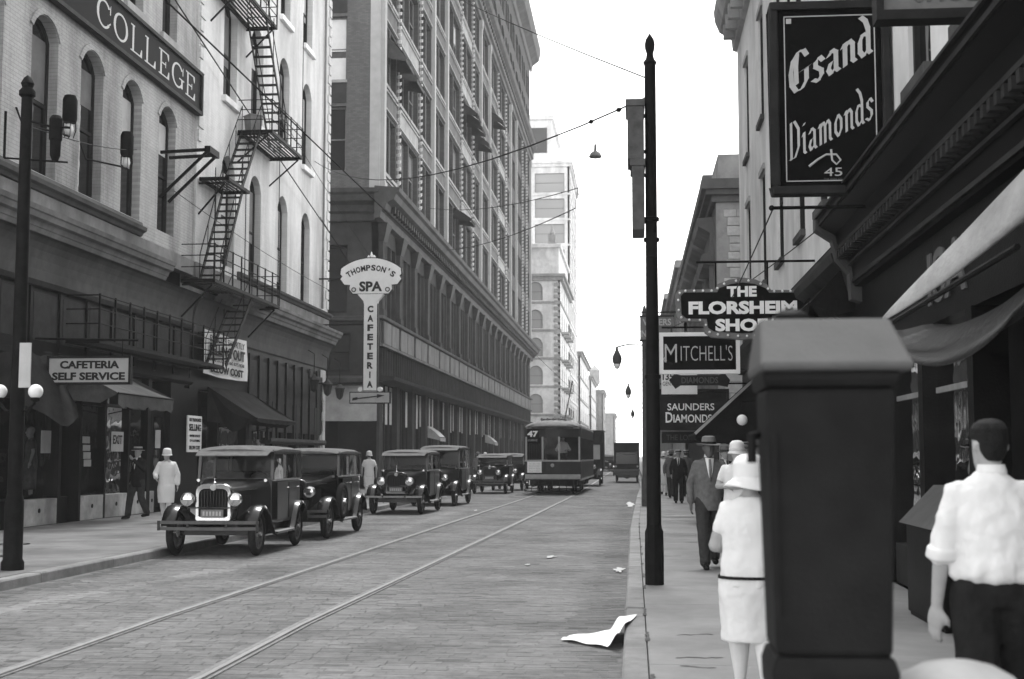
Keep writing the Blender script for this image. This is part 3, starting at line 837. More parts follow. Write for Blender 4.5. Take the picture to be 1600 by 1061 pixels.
# window awnings over the shops
def awning(name, label, ya, yb, zt, xf, zf, val, m, side=1, X=LX, arms=True, sag=.06, slack=0.0):
    root = thing(name, (X, (ya + yb) / 2, zf), label, 'awning')
    n = 14; rows = []
    for j in range(7):
        t = j / 6; row = []
        for i in range(n + 1):
            u = i / n
            row.append((X + (xf - X) * t, ya + (yb - ya) * u, zt + (zf - zt) * t - sag * math.sin(math.pi * t) * (1 + .4 * math.sin(9 * u + name.__len__())) - slack * math.sin(math.pi * u) * t))
        rows.append(row)
    mb = MB(); mb.loft(rows, caps=False, closed=False)
    c = mb.build('canopy', m, root, smooth=True)
    mb = MB(); r0 = rows[-1]
    r1 = [(p[0] + .02 * side * math.sin(i * 2.1), p[1], p[2] - val * (.72 + .28 * abs(math.sin(i * math.pi / 2.33)))) for i, p in enumerate(r0)]
    mb.loft([r0, [((a[0] + b[0]) / 2 + .015 * math.sin(3 * i), a[1], (a[2] + b[2]) / 2) for i, (a, b) in enumerate(zip(r0, r1))], r1], caps=False, closed=False)
    mb.build('valance', m, root, smooth=True)
    for yy_ in (ya, yb):
        mb = MB(); mb.poly([(X, yy_, zt), (xf, yy_, zf), (xf - .25 * (xf - X), yy_, zf - .22), (X, yy_, zf - .1)]); mb.build('side_cheek', m, root)
    if arms:
        mb = MB(); mb.tube([(xf, ya, zf), (xf, yb, zf - .0)], .02, 6); mb.build('front_bar', 'iron', root)
        for yy_ in (ya + .03, yb - .03): MB().tube([(X, yy_, zf - .35), (xf, yy_, zf)], .015, 6).build('arm', 'iron', root)
    return root
awning('shop_awning', 'worn grey scalloped canvas awning over the cafeteria window', 28.6, 32.2, 3.85, -11.25, 3.02, .34, 'canvas_mid')
dr = thing('awning_drape', (LX, 28, 3.0), 'dark slack canvas hanging in folds left of the cafeteria sign', 'canvas')
rows = []
for j in range(9):
    t = j / 8
    rows.append([(LX + .08 + .9 * math.sin(math.pi * u) * t, 26.2 + 3.2 * u, 3.9 - 1.25 * math.sin(math.pi * (.12 + .88 * u)) * t + .05 * math.sin(20 * u + 3 * t) - .35 * t) for u in [i / 16 for i in range(17)]])
m = MB(); m.loft(rows, caps=False, closed=False); m.build('cloth', 'canvas_dark', dr, smooth=True)
awning('shop_awning', 'plain dark awning below the white selling out banner', 39.9, 44.6, 3.75, -11.35, 2.78, .12, 'canvas_dark', slack=.03)
dr = thing('awning_drape', (LX, 39.4, 3.0), 'dark canvas looped up on the near side of the plain awning', 'canvas')
rows = []
for j in range(7):
    t = j / 6
    rows.append([(LX + .1 + 1.35 * u, 39.75 + .05 * math.sin(9 * u), 3.7 - 1.0 * u - (.25 + .75 * t) * 1.0 * math.sin(math.pi * min(1, u * 1.05)) * .8) for u in [i / 14 for i in range(15)]])
m = MB(); m.loft(rows, caps=False, closed=False); m.build('cloth', 'canvas_black', dr, smooth=True)

# ------------------------------------------------------------------ fire escape
fe = thing('fire_escape', (-12.4, 41, 4.2), 'black iron fire escape of stairs and platforms on the whitewashed building', 'fire escape')
def slat_platform(root, ya, yb, xa, xb, z, rail=True, gap=None, m='iron', posts=True):
    p = MB()
    p.box(xa, xb, ya, ya + .06, z - .1, z); p.box(xa, xb, yb - .06, yb, z - .1, z); p.box(xb - .05, xb, ya, yb, z - .1, z); p.box(xa, xa + .05, ya, yb, z - .1, z)
    o = p.build('platform', m, root)
    x = xa + .09
    sl = MB().box(-.028, .028, ya + .05, yb - .05, z - .035, z - .004)
    me = share(sl, 'platform_slat', m)
    while x < xb - .07:
        s_ = inst('platform_slat', me, o, local=True); s_.location = (x, 0, 0) if True else None
        s_.location = Vector((x, 0, 0)) - world_off(o); x += .125
    if rail:
        r = MB()
        for zz in (.35, .68, 1.0):
            r.tube([(xb - .02, ya, z + zz), (xb - .02, yb, z + zz)], .016, 6)
            if gap != 'near': r.tube([(xa, ya + .02, z + zz), (xb, ya + .02, z + zz)], .016, 6)
            r.tube([(xa, yb - .02, z + zz), (xb, yb - .02, z + zz)], .016, 6)
        r.build('railing', m, root)
        n = max(2, round((yb - ya) / .9))
        for k in range(n + 1):
            yy_ = ya + .02 + (yb - ya - .04) * k / n
            MB().box(xb - .04, xb, yy_ - .02, yy_ + .02, z, z + 1.03).build('railing_post', m, root)
    return o
def stair(root, a, b, w=.62, n=14, x=-12.3, m='iron', rails=True):
    """a = (y, z) top, b = (y, z) bottom; runs along the street"""
    for s_ in (-1, 1):
        xx = x + s_ * w / 2
        MB().bar((xx, a[0], a[1]), (xx, b[0], b[1]), .03, .14).build('stringer', m, root)
        if rails:
            d = MB(); d.tube([(xx, a[0], a[1] + .85), (xx, b[0], b[1] + .85)], .016, 6)
            for k in range(4):
                t = k / 3; d.tube([(xx, a[0] + (b[0] - a[0]) * t, a[1] + (b[1] - a[1]) * t), (xx, a[0] + (b[0] - a[0]) * t, a[1] + (b[1] - a[1]) * t + .85)], .012, 6)
            d.build('handrail', m, root)
    me = share(MB().box(-w / 2, w / 2, -.1, .1, -.015, .015), 'tread', m)
    for k in range(1, n):
        t = k / n
        inst('tread', me, root, (x, a[0] + (b[0] - a[0]) * t, a[1] + (b[1] - a[1]) * t))
slat_platform(fe, 39.2, 43.2, -12.8, -11.8, 16.0)
slat_platform(fe, 42.2, 46.3, -12.8, -11.65, 12.25)
slat_platform(fe, 37.1, 44.2, -12.85, -11.85, 6.68)
slat_platform(fe, 38.4, 40.6, -12.8, -11.9, 9.9, rail=False)
slat_platform(fe, 29.3, 38.6, -12.8, -12.0, 4.28)
stair(fe, (42.1, 15.95), (45.0, 12.27), x=-12.2)
stair(fe, (42.2, 12.2), (40.2, 9.9), x=-12.35, n=9)
stair(fe, (40.3, 9.85), (38.2, 6.7), x=-12.35, n=13)
stair(fe, (41.5, 6.6), (38.9, 4.3), x=-12.35, n=10)
for ya, z, l in ((42.3, 12.2, 1.1), (46.2, 12.2, 1.1), (39.3, 15.95, .95), (43.1, 15.95, .95), (37.2, 6.6, .95), (43.9, 6.6, .95), (38.5, 9.8, .85)):
    b = MB(); b.bar((LX + .06, ya, z - 1.0), (LX + l, ya, z - .08), .045); b.bar((LX + .06, ya, z - .07), (LX + l, ya, z - .07), .05); b.build('bracket', 'iron', fe)
for yy_ in (37.15, 40.2, 44.1): MB().tube([(-11.9, yy_, 6.6), (-11.9, yy_, 12.2 if yy_ > 43 else 9.9)], .014, 6).build('tie_rod', 'iron', fe)
for yy_, zz in ((46.25, 17.5), (42.3, 16)): MB().tube([(-11.68, yy_, 12.2), (-11.68, yy_, zz)], .014, 6).build('tie_rod', 'iron', fe)
bx_ = thing('wash_tub', (-12.5, 42.7, 12.25), 'grey square tub standing on the middle fire escape platform', 'tub')
MB().lathe((-12.45, 42.75, 12.26), [(.001, 0), (.26, 0), (.33, .55), (.36, .56), (.36, .6), (.3, .6), (.25, .1), (.001, .1)], 4).build('tub', 'cornice_grey', bx_, bevel=.02)
MB().tube([(-12.05, 42.75, 12.72), (-12.0, 42.75, 12.6)], .02, 6).build('handle', 'iron', bx_)

og = thing('wall_outrigger', (LX, 35.8, 9), 'iron outrigger brace sticking out of the grey brick wall', 'bracket')
for yy_ in (35.45, 36.15):
    MB().bar((LX - .02, yy_, 9.98), (-11.55, yy_, 10.03), .08).build('arm', 'iron', og)
    MB().bar((LX - .02, yy_, 8.72), (-11.62, yy_, 9.96), .07).build('brace', 'iron', og)
MB().box(-11.66, -11.5, 35.38, 36.22, 9.94, 10.12).build('end_beam', 'iron', og)

# lamps that light the college board
for yl, lab in ((27.6, 'caged dark wall lamp nearest the camera below the college board'), (30.9, 'caged dark wall lamp over the second arched window')):
    l = thing('wall_lamp', (LX, yl, 8.6), lab, 'lamp', 'lamps below the college board')
    MB().tube([(LX + .02, yl - .9, 8.95), (LX + .12, yl - .8, 8.6), (LX + .75, yl - .3, 8.52), (LX + .8, yl, 8.52)], .022, 6).build('arm', 'iron', l)
    MB().lathe((LX + .8, yl, 8.82), [(.001, .62), (.12, .6), (.16, .5), (.16, .08), (.13, 0), (.001, 0)], 10).build('housing', 'iron', l, autosm=True)
    MB().lathe((LX + .8, yl, 8.55), [(.001, 0), (.07, .02), (.09, .12), (.07, .24), (.001, .26)], 10).build('bulb', 'bulb', l, smooth=True)
    cg = MB()
    for k in range(6):
        t = k * math.pi / 3; c, s_ = math.cos(t), math.sin(t)
        cg.tube([(LX + .8 + .14 * c, yl + .14 * s_, 8.84), (LX + .8 + .15 * c, yl + .15 * s_, 8.65), (LX + .8 + .1 * c, yl + .1 * s_, 8.5)], .008, 5)
    cg.build('cage', 'iron', l)
for k, (yl, zl) in enumerate(((51.3, 4.2), (53.6, 4.15), (55.9, 4.1))):
    l = thing('hanging_lantern', (-12.3, yl, zl), ('hanging lantern farthest from the street corner under the cornice', 'middle lantern of the three under the shop cornice', 'hanging lantern at the street corner of the whitewashed building')[k], 'lantern', 'lanterns under the cornice')
    MB().lathe((-12.35, yl, zl), [(.001, -.1), (.05, -.08), (.13, .0), (.2, .36), (.24, .38), (.1, .52), (.03, .6), (.001, .62)], 8).build('lantern_body', 'trim_dark', l)
    MB().tube([(-12.35, yl, zl + .6), (-12.35, yl, 5.6), (-12.6, yl, 5.75)], .018, 6).build('bracket', 'iron', l)
# ------------------------------------------------------------------ left: the big dark brick block across the side street
T = thing('office_block', (LX, 110, 0), 'tall dark brick block with pale pilasters and a heavy dark cornice', 'building')
TX = LX; Y0, Y1 = 67.1, 168.3
COLS = [(67.5, 'P'), (72.3, 'R'), (79.8, 'R'), (85.0, 'P'), (91.2, 'P'), (99.5, 'R'), (106.7, 'R'), (112.2, 'P'), (119.3, 'P'), (127.3, 'R'), (135.0, 'R'), (140.1, 'P'), (147.1, 'P'), (155.7, 'R'), (161.7, 'R'), (167.8, 'P')]
ops = []; FL = [15.5 + 4.78 * k for k in range(5)]
bays = []
for (a, ta), (b, tb) in zip(COLS, COLS[1:]):
    ua, ub = a + .55, b - .55
    two = ub - ua > 3.6
    ws = [(ua, (ua + ub) / 2 - .16), ((ua + ub) / 2 + .16, ub)] if two else [(ua, ub)]
    bays.append((a, b, ta, tb, ws))
    for z in FL:
        for w0, w1 in ws: ops.append((w0, w1, z + .95, z + 4.1, 0))
    for z in (42.3, 46.6):
        for w0, w1 in ws: ops.append((w0, w1, z, z + 2.9, .5))
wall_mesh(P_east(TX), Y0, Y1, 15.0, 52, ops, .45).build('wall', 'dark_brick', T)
sops = []
for x0 in (-17.4, -20.6, -24.0):
    for z in FL: sops.append((x0, x0 + 2.75, z + .75, z + 4.15, 0))
    for z in (42.3, 46.6): sops.append((x0, x0 + 2.75, z, z + 2.9, 0))
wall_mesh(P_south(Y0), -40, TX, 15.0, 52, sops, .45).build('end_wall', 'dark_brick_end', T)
MB().box(-40, TX - .47, Y0 + .47, Y1, 13.0, 51.9).build('rear_block', 'room', T)
wk = {}
for (a, b, ta, tb, ws) in bays:
    for z in FL:
        for w0, w1 in ws:
            k = window_kind(round((w1 - w0) * 4) / 4, 3.15, 0, fr=.09, mull=1 if w1 - w0 > 2 else 0, rails=1, fm='frame_grey')
            put_window(k, T, (TX - .28, (w0 + w1) / 2, z + .95), 'e', .5 if a < 110 else 0, sx=(w1 - w0) / (round((w1 - w0) * 4) / 4))
            if a < 125: MB().box(TX - .25, TX + .12, w0 - .06, w1 + .06, z + .76, z + .94).build('sill', 'stone_mid', T)
        # spandrel panel between storeys, lighter between the twisted shafts
        if a < 140:
            mm = 'stone_mid' if (ta, tb) == ('R', 'R') else 'terracotta_mid'
            p = MB().box(TX - .05, TX + .05, a + .5, b - .5, z - .52, z + .62).build('spandrel', mm, T)
            for q in (-.48, .52): MB().box(TX + .05, TX + .13, a + .52, b - .52, z + q, z + q + .09).build('spandrel_rail', 'pilaster_stone' if mm == 'stone_mid' else 'stone_mid', p)
    for z in (42.3, 46.6):
        for w0, w1 in ws:
            k = window_kind(round((w1 - w0) * 4) / 4, 2.9, .5, fr=.09, fm='frame_grey')
            put_window(k, T, (TX - .28, (w0 + w1) / 2, z), 'e', 0, sx=(w1 - w0) / (round((w1 - w0) * 4) / 4))
for (ua, ub, va, vb, r_) in sops:
    k = window_kind(2.75, round(vb - va, 2), 0, fr=.1, mull=1, fm='frame_grey')
    w = put_window(k, T, ((ua + ub) / 2, Y0 + .28, va), 's', 0)
    if va > 17:
        MB().box(ua, ub, Y0 - .05, Y0 + .05, va - 1.2, va - .1).build('spandrel', 'terracotta_dark', T)
        MB().box(ua - .04, ub + .04, Y0 - .12, Y0 + .2, va - .15, va - .003).build('sill', 'stone_mid', T)
# two white panels in the first window of the end wall
MB().box(-17.2, -14.75, Y0 + .3, Y0 + .31, FL[1] + .8, FL[1] + 2.0).build('blind', 'sign_white', T)
MB().box(-17.2, -14.75, Y0 + .3, Y0 + .31, FL[1] + 2.35, FL[1] + 4.1).build('blind', 'sign_white', T)
# pilasters: smooth pale ones and twisted ones made of slanted blocks
blk = MB(); blk.loft([[(0, -.27, -.09), (.18, -.20, -.09), (.18, .20, -.09 + .17), (0, .27, -.09 + .17)], [(0, -.27, .07), (.18, -.2, .07), (.18, .2, .24), (0, .27, .24)]])
blk_me = share(blk, 'twist_block', 'pilaster_stone')
core = MB()
nb = 0; far = MB()
for y, t in COLS:
    if t == 'P':
        p = MB(); p.box(TX, TX + .24, y - .26, y + .26, 15.2, 39.0)
        p.box(TX, TX + .3, y - .34, y + .34, 38.2, 39.0); p.box(TX, TX + .3, y - .34, y + .34, 15.2, 15.7)
        p.build('pilaster', 'pilaster_stone', T)
    else:
        c = MB().box(TX, TX + .07, y - .26, y + .26, 15.2, 39.0).build('twisted_shaft', 'terracotta_mid', T)
        z = 15.35
        while z < 38.8:
            if y < 90 and nb < 290:
                inst('twist_block', blk_me, c, (TX + .02, y, z)); nb += 1
            else:
                far.loft([[(TX + .02, y - .27, z - .09), (TX + .2, y - .20, z - .09), (TX + .2, y + .20, z + .08), (TX + .02, y + .27, z + .08)], [(TX + .02, y - .27, z + .07), (TX + .2, y - .2, z + .07), (TX + .2, y + .2, z + .24), (TX + .02, y + .27, z + .24)]])
            z += .40
o = far.build('twist_blocks', 'pilaster_stone', T); o['kind'] = 'stuff'
p = MB(); p.box(TX - .5, TX + .02, Y0 - .04, Y0 + .6, 15.2, 39.0); p.build('corner_strip', 'pilaster_stone', T)
# ornate middle cornice: mouldings plus a row of bosses
m = MB(); prof = [(0, 38.9), (.2, 38.95), (.25, 39.3), (.45, 39.4), (.5, 40.4), (.8, 40.6), (.95, 40.95), (.0, 41.1)]
profile(m, prof, Y0 - .3, Y1 + .4, TX); profile_x(m, [(o_, z_ + .004) for o_, z_ in prof], -40, TX + .2, Y0); m.build('middle_cornice', 'terracotta_mid', T)
bo = MB(); yb = Y0 + .4
while yb < Y1:
    bo.lathe((TX + .48, yb, 39.9), [(.001, .16), (.16, .1), (.22, 0), (.22, -.02)], 8, axis='x'); yb += 1.05
o = bo.build('cornice_bosses', 'terracotta_dark', T); o['kind'] = 'stuff'
m = MB(); prof = [(0, 51), (.2, 51.1), (.3, 51.8), (.8, 52.2), (1.1, 52.4), (1.3, 53.2), (1.35, 53.9), (0, 54.2)]
profile(m, prof, Y0 - 1.2, Y1 + 1.3, TX); profile_x(m, [(o_, z_ + .004) for o_, z_ in prof], -40, TX + .2, Y0); m.build('top_cornice', 'terracotta_mid', T)
# lower order: tall windows between dark piers, panels, mezzanine, canopy, shops
CP = [67.6 + 5.05 * k for k in range(20)]
ops = []; subs = []
for a, b in zip(CP, CP[1:] + [Y1]):
    if b - a < 3: continue
    w = (b - a - 1.1) / 3
    for j in range(3):
        u = a + .55 + j * w
        ops.append((u + .1, u + w - .1, 8.95, 12.7, .0)); subs.append((u + .1, u + w - .1))
wall_mesh(P_east(TX), Y0, Y1, 8.75, 13.6, ops, .35).build('lower_wall', 'terracotta_dark', T)
klo = window_kind(1.12, 3.75, 0, fr=.08, rails=2, fm='frame_dark')
for u0, u1 in subs: put_window(klo, T, (TX - .2, (u0 + u1) / 2, 8.95), 'e', .12, sx=(u1 - u0) / 1.12)
for y in CP:
    p = MB(); p.box(TX, TX + .22, y - .38, y + .38, 8.75, 13.0); p.box(TX, TX + .3, y - .46, y + .46, 8.75, 9.1); p.build('pier', 'terracotta_dark', T)
    c = MB(); c.loft([[(TX + .0, y - .4, 12.6), (TX + .26, y - .4, 12.6), (TX + .26, y + .4, 12.6), (TX, y + .4, 12.6)], [(TX, y - .7, 13.5), (TX + .5, y - .7, 13.5), (TX + .5, y + .7, 13.5), (TX, y + .7, 13.5)]])
    c.build('capital', 'trim_dark', T)
m = MB(); prof = [(0, 13.55), (.3, 13.6), (.34, 13.95), (.55, 14.05), (.62, 14.35), (1.0, 14.5), (1.1, 14.8), (1.25, 14.9), (1.3, 15.1), (.0, 15.22)]
profile(m, prof, Y0 - 1.2, Y1 + 1.25, TX); profile_x(m, [(o_, z_ + .004) for o_, z_ in prof], -40, TX + .2, Y0); m.build('main_cornice', 'trim_grey', T)
mo = MB(); yb = Y0 + .3
while yb < Y1:
    mo.box(TX + .3, TX + .8, yb, yb + .25, 14.08, 14.4); yb += .75
o = mo.build('modillions', 'trim_dark', T); o['kind'] = 'stuff'
for a, b in zip(CP, CP[1:] + [Y1]):
    if b - a < 3: continue
    w = (b - a - .5) / 2
    for j in range(2):
        p = MB().box(TX + .1, TX + .2, a + .3 + j * w, a + .3 + (j + 1) * w - .18, 7.38, 8.55).build('spandrel_panel', 'spandrel_grey', T, bevel=.03)
    # mezzanine: dark glazing behind bars
    g = MB().box(TX - .1, TX - .06, a + .3, b - .3, 5.8, 7.2).build('mezzanine_window', 'pane_dark', T)
    br = MB()
    for j in range(7): u = a + .3 + (b - a - .6) * j / 6; br.box(TX - .06, TX + .1, u - .05, u + .05, 5.8, 7.2)
    br.build('glazing_bar', 'terracotta_dark', g)
MB().box(TX - .3, TX + .1, Y0, Y1, 7.2, 8.74).build('panel_band', 'terracotta_dark', T)
m = MB(); profile(m, [(0, 8.6), (.3, 8.62), (.36, 8.74), (0, 8.76)], Y0 - .3, Y1, TX); profile(m, [(0, 7.2), (.26, 7.22), (.26, 7.34), (0, 7.36)], Y0, Y1, TX); m.build('band_moulding', 'terracotta_mid', T)
m = MB(); profile(m, [(-.2, 5.35), (.9, 5.45), (.95, 5.62), (-.2, 5.75)], Y0 - .3, Y1, TX); m.build('canopy', 'trim_dark', T)
MB().box(TX - .35, TX - .12, Y0, Y1, 5.3, 7.25).build('mezzanine_back', 'room', T)
for k, y in enumerate(CP + [Y1 - .4]):
    MB().box(TX - .3, TX + .12, y - .45, y + .45, .13, 5.4).build('shop_pier', 'terracotta_dark', T)
for a, b in zip(CP, CP[1:] + [Y1]):
    if b - a < 3: continue
    MB().box(TX - .3, TX + .0, a + .46, b - .46, .13, .8).build('stall_riser', 'trim_dark', T)
    MB().quad((TX - .15, a + .46, .8), (TX - .15, b - .46, .8), (TX - .15, b - .46, 5.35), (TX - .15, a + .46, 5.35)).build('shop_window_pane', 'pane_dark', T)
    for j in range(3):
        if wr.random() < .8:
            u = a + .6 + (b - a - 1.2) * j / 3
            MB().box(TX - .13, TX - .12, u + .06, u + (b - a - 1.2) / 3 - .1, 3.35 + wr.uniform(-.1, .1), 5.3).build('curtain', 'blind', T)
    for j in range(1, 3):
        u = a + .6 + (b - a - 1.2) * j / 3 - .05
        MB().box(TX - .15, TX - .04, u, u + .1, .8, 5.35).build('mullion', 'frame_dark', T)
MB().box(-40, TX - .36, Y0 + .5, Y1, .13, 8.7).build('shop_block', 'room', T)
# end wall below the cornice
eops = [(-16.6, -14.5, 8.9, 12.4, 0), (-16.6, -14.3, 5.9, 7.9, 0), (-20.0, -17.6, 8.9, 12.4, 0)]
wall_mesh(P_south(Y0), -40, TX, 5.4, 13.6, eops, .4).build('end_wall_lower', 'terracotta_dark', T)
for ua, ub, va, vb, _ in eops: put_window(window_kind(round(ub - ua, 2), round(vb - va, 2), 0, fr=.1, mull=1), T, ((ua + ub) / 2, Y0 + .25, va), 's', 0)
m = MB(); profile_x(m, [(0, 8.45), (.2, 8.5), (.26, 8.7), (0, 8.75)], -40, TX, Y0); profile_x(m, [(0, 5.2), (.5, 5.3), (.55, 5.55), (0, 5.7)], -40, TX, Y0); m.build('end_moulding', 'trim_grey', T)
MB().box(-40, -15.9, Y0, Y0 + .4, .13, 5.3).build('end_shop_front', 'stone_light_hazed', T)
MB().box(-15.88, -14.9, Y0 + .1, Y0 + .4, .13, 3.4).build('end_doorway', 'shop_black', T)
MB().box(-15.88, TX - .02, Y0 + .02, Y0 + .4, 3.4, 5.3).build('end_transom', 'stone_mid', T)
MB().box(-14.88, TX - .02, Y0 + .02, Y0 + .4, .13, 3.39).build('end_pier', 'shop_dark', T)

def small_awning(label, y, w, z, out=1.0, drop=.9, m='canvas_mid'):
    r = thing('window_awning', (TX, y, z), label, 'awning', 'window awnings on the dark brick block')
    mb = MB(); mb.loft([[(TX + .02, y - w / 2, z), (TX + .02, y + w / 2, z)], [(TX + out * .6, y - w / 2, z - drop * .5), (TX + out * .6, y + w / 2, z - drop * .5)], [(TX + out, y - w / 2, z - drop), (TX + out, y + w / 2, z - drop)], [(TX + out, y - w / 2, z - drop - .25), (TX + out, y + w / 2, z - drop - .25)]], caps=False, closed=False)
    mb.build('canopy', m, r)
    for yy in (y - w / 2, y + w / 2):
        MB().poly([(TX + .02, yy, z), (TX + out, yy, z - drop), (TX + out, yy, z - drop - .2), (TX + .02, yy, z - drop)]).build('side_cheek', m, r)
    MB().tube([(TX + out, y - w / 2, z - drop), (TX + out, y + w / 2, z - drop)], .025, 5).build('front_bar', 'iron', r)
small_awning('lowest large window awning near the left edge of the dark brick block', 70.6, 2.6, 24.0, 1.0, 1.2)
small_awning('curved window awning right of the first twisted shaft', 74.2, 2.6, 23.9, 1.0, 1.2)
small_awning('dark window awning in the topmost awning pair of the brick block', 101.5, 2.8, 28.6, 1.2, .9, 'canvas_dark')
small_awning('window awning in the middle of the far awning cluster', 104.8, 2.8, 28.4, 1.2, .9, 'canvas_dark')
small_awning('lower window awning of the far awning cluster', 109.6, 2.8, 28.2, 1.2, .9, 'canvas_dark')
small_awning('farthest window awning high on the dark brick block', 122, 3.0, 33.2, 1.2, .9, 'canvas_dark')
small_awning('single low window awning just above the heavy dark cornice', 97, 2.6, 19.6, 1.3, .8, 'canvas_dark')
for y, l in ((84.5, 'small tilted pale awning over a ground floor window of the dark block'), (118, 'far small pale awning over a ground floor window of the dark block')):
    small_awning(l, y, 2.4, 3.5, .9, .7, 'canvas_pale')

# ------------------------------------------------------------------ hanging sign THOMPSON'S SPA / CAFETERIA
SY = 54.0
sp = thing('vertical_sign', (-10.65, SY, 3.7), "tall white cafeteria sign with a fan shaped top lettered Thompson's Spa", 'sign')
def pl(pts, y0, y1): return [(x, y0, z) for x, z in pts], (0, y1 - y0, 0)
cx = -10.66
fan = []
for k in range(13):
    t = R(128 - 76 * k / 12); fan.append((cx + 2.0 * math.cos(t), 7.72 + 2.0 * math.sin(t)))
right = [(1.26, 9.06), (1.18, 8.98), (1.26, 8.86), (1.10, 8.64), (.86, 8.62), (.88, 8.44), (.74, 8.26)]
out = fan + [(cx + a, b) for a, b in right] + [(cx - a, b) for a, b in reversed(right)]
m = MB(); m.extrude(*pl(out, SY - .14, SY + .14)); m.build('head_panel', 'sign_white', sp)
m = MB(); ob = [(cx + (x - cx) * 1.035, 8.9 + (z - 8.9) * 1.05) for x, z in out]; m.extrude(*pl(ob, SY - .11, SY + .11)); m.build('head_rim', 'sign_dark', sp)
m = MB(); m.extrude(*pl([(cx - .55, 8.24), (cx + .55, 8.24), (cx + .3, 7.95), (cx + .27, 7.8), (cx - .27, 7.8), (cx - .3, 7.95)], SY - .13, SY + .13)); m.build('neck', 'sign_white', sp)
MB().box(cx - .27, cx + .27, SY - .14, SY + .14, 4.3, 7.8).build('shaft', 'sign_white', sp)
MB().box(cx - .31, cx + .31, SY - .11, SY + .11, 4.3, 7.85).build('shaft_rim', 'sign_dark', sp)
MB().box(cx - .8, cx + .8, SY - .14, SY + .14, 3.8, 4.2).build('foot_panel', 'sign_pale', sp)
MB().box(cx - .84, cx + .84, SY - .11, SY + .11, 3.76, 4.24).build('foot_rim', 'sign_dark', sp)
for s_ in (-1, 1):
    MB().lathe((cx + s_ * .4, SY - .1, 4.34), [(.001, -.02), (.1, -.02), (.1, .2), (.001, .2)], 10, axis='y').build('scroll', 'sign_white', sp)
    MB().lathe((cx + s_ * .7, SY - .16, 8.42), [(.06, -.0), (.1, -.0), (.1, .03), (.06, .03)], 12, axis='y', caps=False).build('scroll', 'letter_dark', sp)
m = MB(); m.extrude(*pl([(cx - .2, 9.72), (cx - .12, 9.86), (cx - .05, 9.84), (cx, 10.0), (cx + .05, 9.84), (cx + .12, 9.86), (cx + .2, 9.72)], SY - .06, SY + .06)); m.build('finial', 'sign_white', sp)
for k, ch in enumerate("THOMPSON'S"):
    t = R(122.5 - 65 * k / 9)
    text('letter', ch, .34, 'letter_dark', sp, (cx + (1.79 if ch == "'" else 1.70) * math.cos(t), SY - .145, 7.62 + (1.79 if ch == "'" else 1.70) * math.sin(t)), (R(90), R(90 - math.degrees(t)), 0), .005, .055 if ch == "'" else .185, .012, height=.1 if ch == "'" else .24)
text('lettering', 'SPA', .5, 'letter_dark', sp, (cx, SY - .145, 8.55), FACE_CAM, .005, .95, .02, height=.42)
for k, ch in enumerate('CAFETERIA'):
    text('letter', ch, .36, 'letter_dark', sp, (cx, SY - .145, 7.62 - .385 * k), FACE_CAM, .005, .055 if ch == 'I' else .24, .018, height=.27)
MB().bar((cx - .62, SY - .15, 3.95), (cx + .45, SY - .15, 4.07), .02, .045).build('arrow_shaft', 'letter_dark', sp)
m = MB(); m.extrude([(cx + .3, SY - .146, 3.98), (cx + .62, SY - .146, 4.09), (cx + .3, SY - .146, 4.14)], (0, -.008, 0)); m.build('arrow_head', 'letter_dark', sp)
m = MB(); m.extrude([(cx - .72, SY - .146, 3.88), (cx - .5, SY - .146, 3.92), (cx - .5, SY - .146, 4.02), (cx - .7, SY - .146, 3.99)], (0, -.008, 0)); m.build('arrow_tail', 'letter_dark', sp)
for z in (4.6, 7.0, 8.9): MB().tube([(cx - (.3 if z < 8 else 1.2), SY, z), (LX + .05, SY, z)], .035, 6).build('bracket', 'iron', sp)
MB().tube([(LX + .05, SY, 11.5), (cx - .9, SY, 9.5)], .012, 5).build('stay', 'iron', sp)

# ------------------------------------------------------------------ far end of the street, left side
def simple_building(name, label, xa, xb, ya, yb, h, m, rows, colx, coly, wx=1.4, wy=1.5, wh=2.2, z0=5.0, dz=3.9, arch=.0, cor=.6, trim='stone_mid', win='frame_grey', faces='se', band=True, cls='building', group=None):
    r = thing(name, ((xa + xb) / 2, ya, 0), label, cls, group)
    os_ = [(u - wx / 2, u + wx / 2, z0 + dz * k, z0 + dz * k + wh, arch) for k in range(rows) for u in colx]
    wall_mesh(P_south(ya), xa, xb, .0, h, os_, .3).build('front_wall' if 's' in faces else 'wall', m, r)
    gl = 'pane_far_hazed' if ya > 100 else 'pane_dark'
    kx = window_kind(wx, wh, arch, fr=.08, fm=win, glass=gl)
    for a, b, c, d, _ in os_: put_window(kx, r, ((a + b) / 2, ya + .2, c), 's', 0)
    for side, P, X in (('e', P_east(xb), xb), ('w', P_west(xa), xa)):
        if side not in faces: continue
        oy = [(u - wy / 2, u + wy / 2, z0 + dz * k, z0 + dz * k + wh, arch) for k in range(rows) for u in coly]
        wall_mesh(P, ya, yb, .0, h, oy, .3).build('street_wall', m, r)
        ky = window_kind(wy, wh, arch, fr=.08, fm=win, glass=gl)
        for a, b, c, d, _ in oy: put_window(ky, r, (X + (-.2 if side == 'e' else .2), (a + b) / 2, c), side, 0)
    MB().box(xa + .31, xb - .31, ya + .31, yb, 0, h - .02).build('core', 'room', r)
    mb = MB(); mb.box(xa - cor, xb + cor, ya - cor, yb + cor, h, h + .35); mb.box(xa - cor * .6, xb + cor * .6, ya - cor * .6, yb + cor * .6, h - .5, h - .003); mb.build('cornice', trim, r)
    if band:
        for k in range(rows): 
            mb = MB(); mb.box(xa - .12, xb + .12, ya - .12, yb + .12, z0 + dz * k - .45, z0 + dz * k - .15); mb.build('string_course', trim, r)
    return r
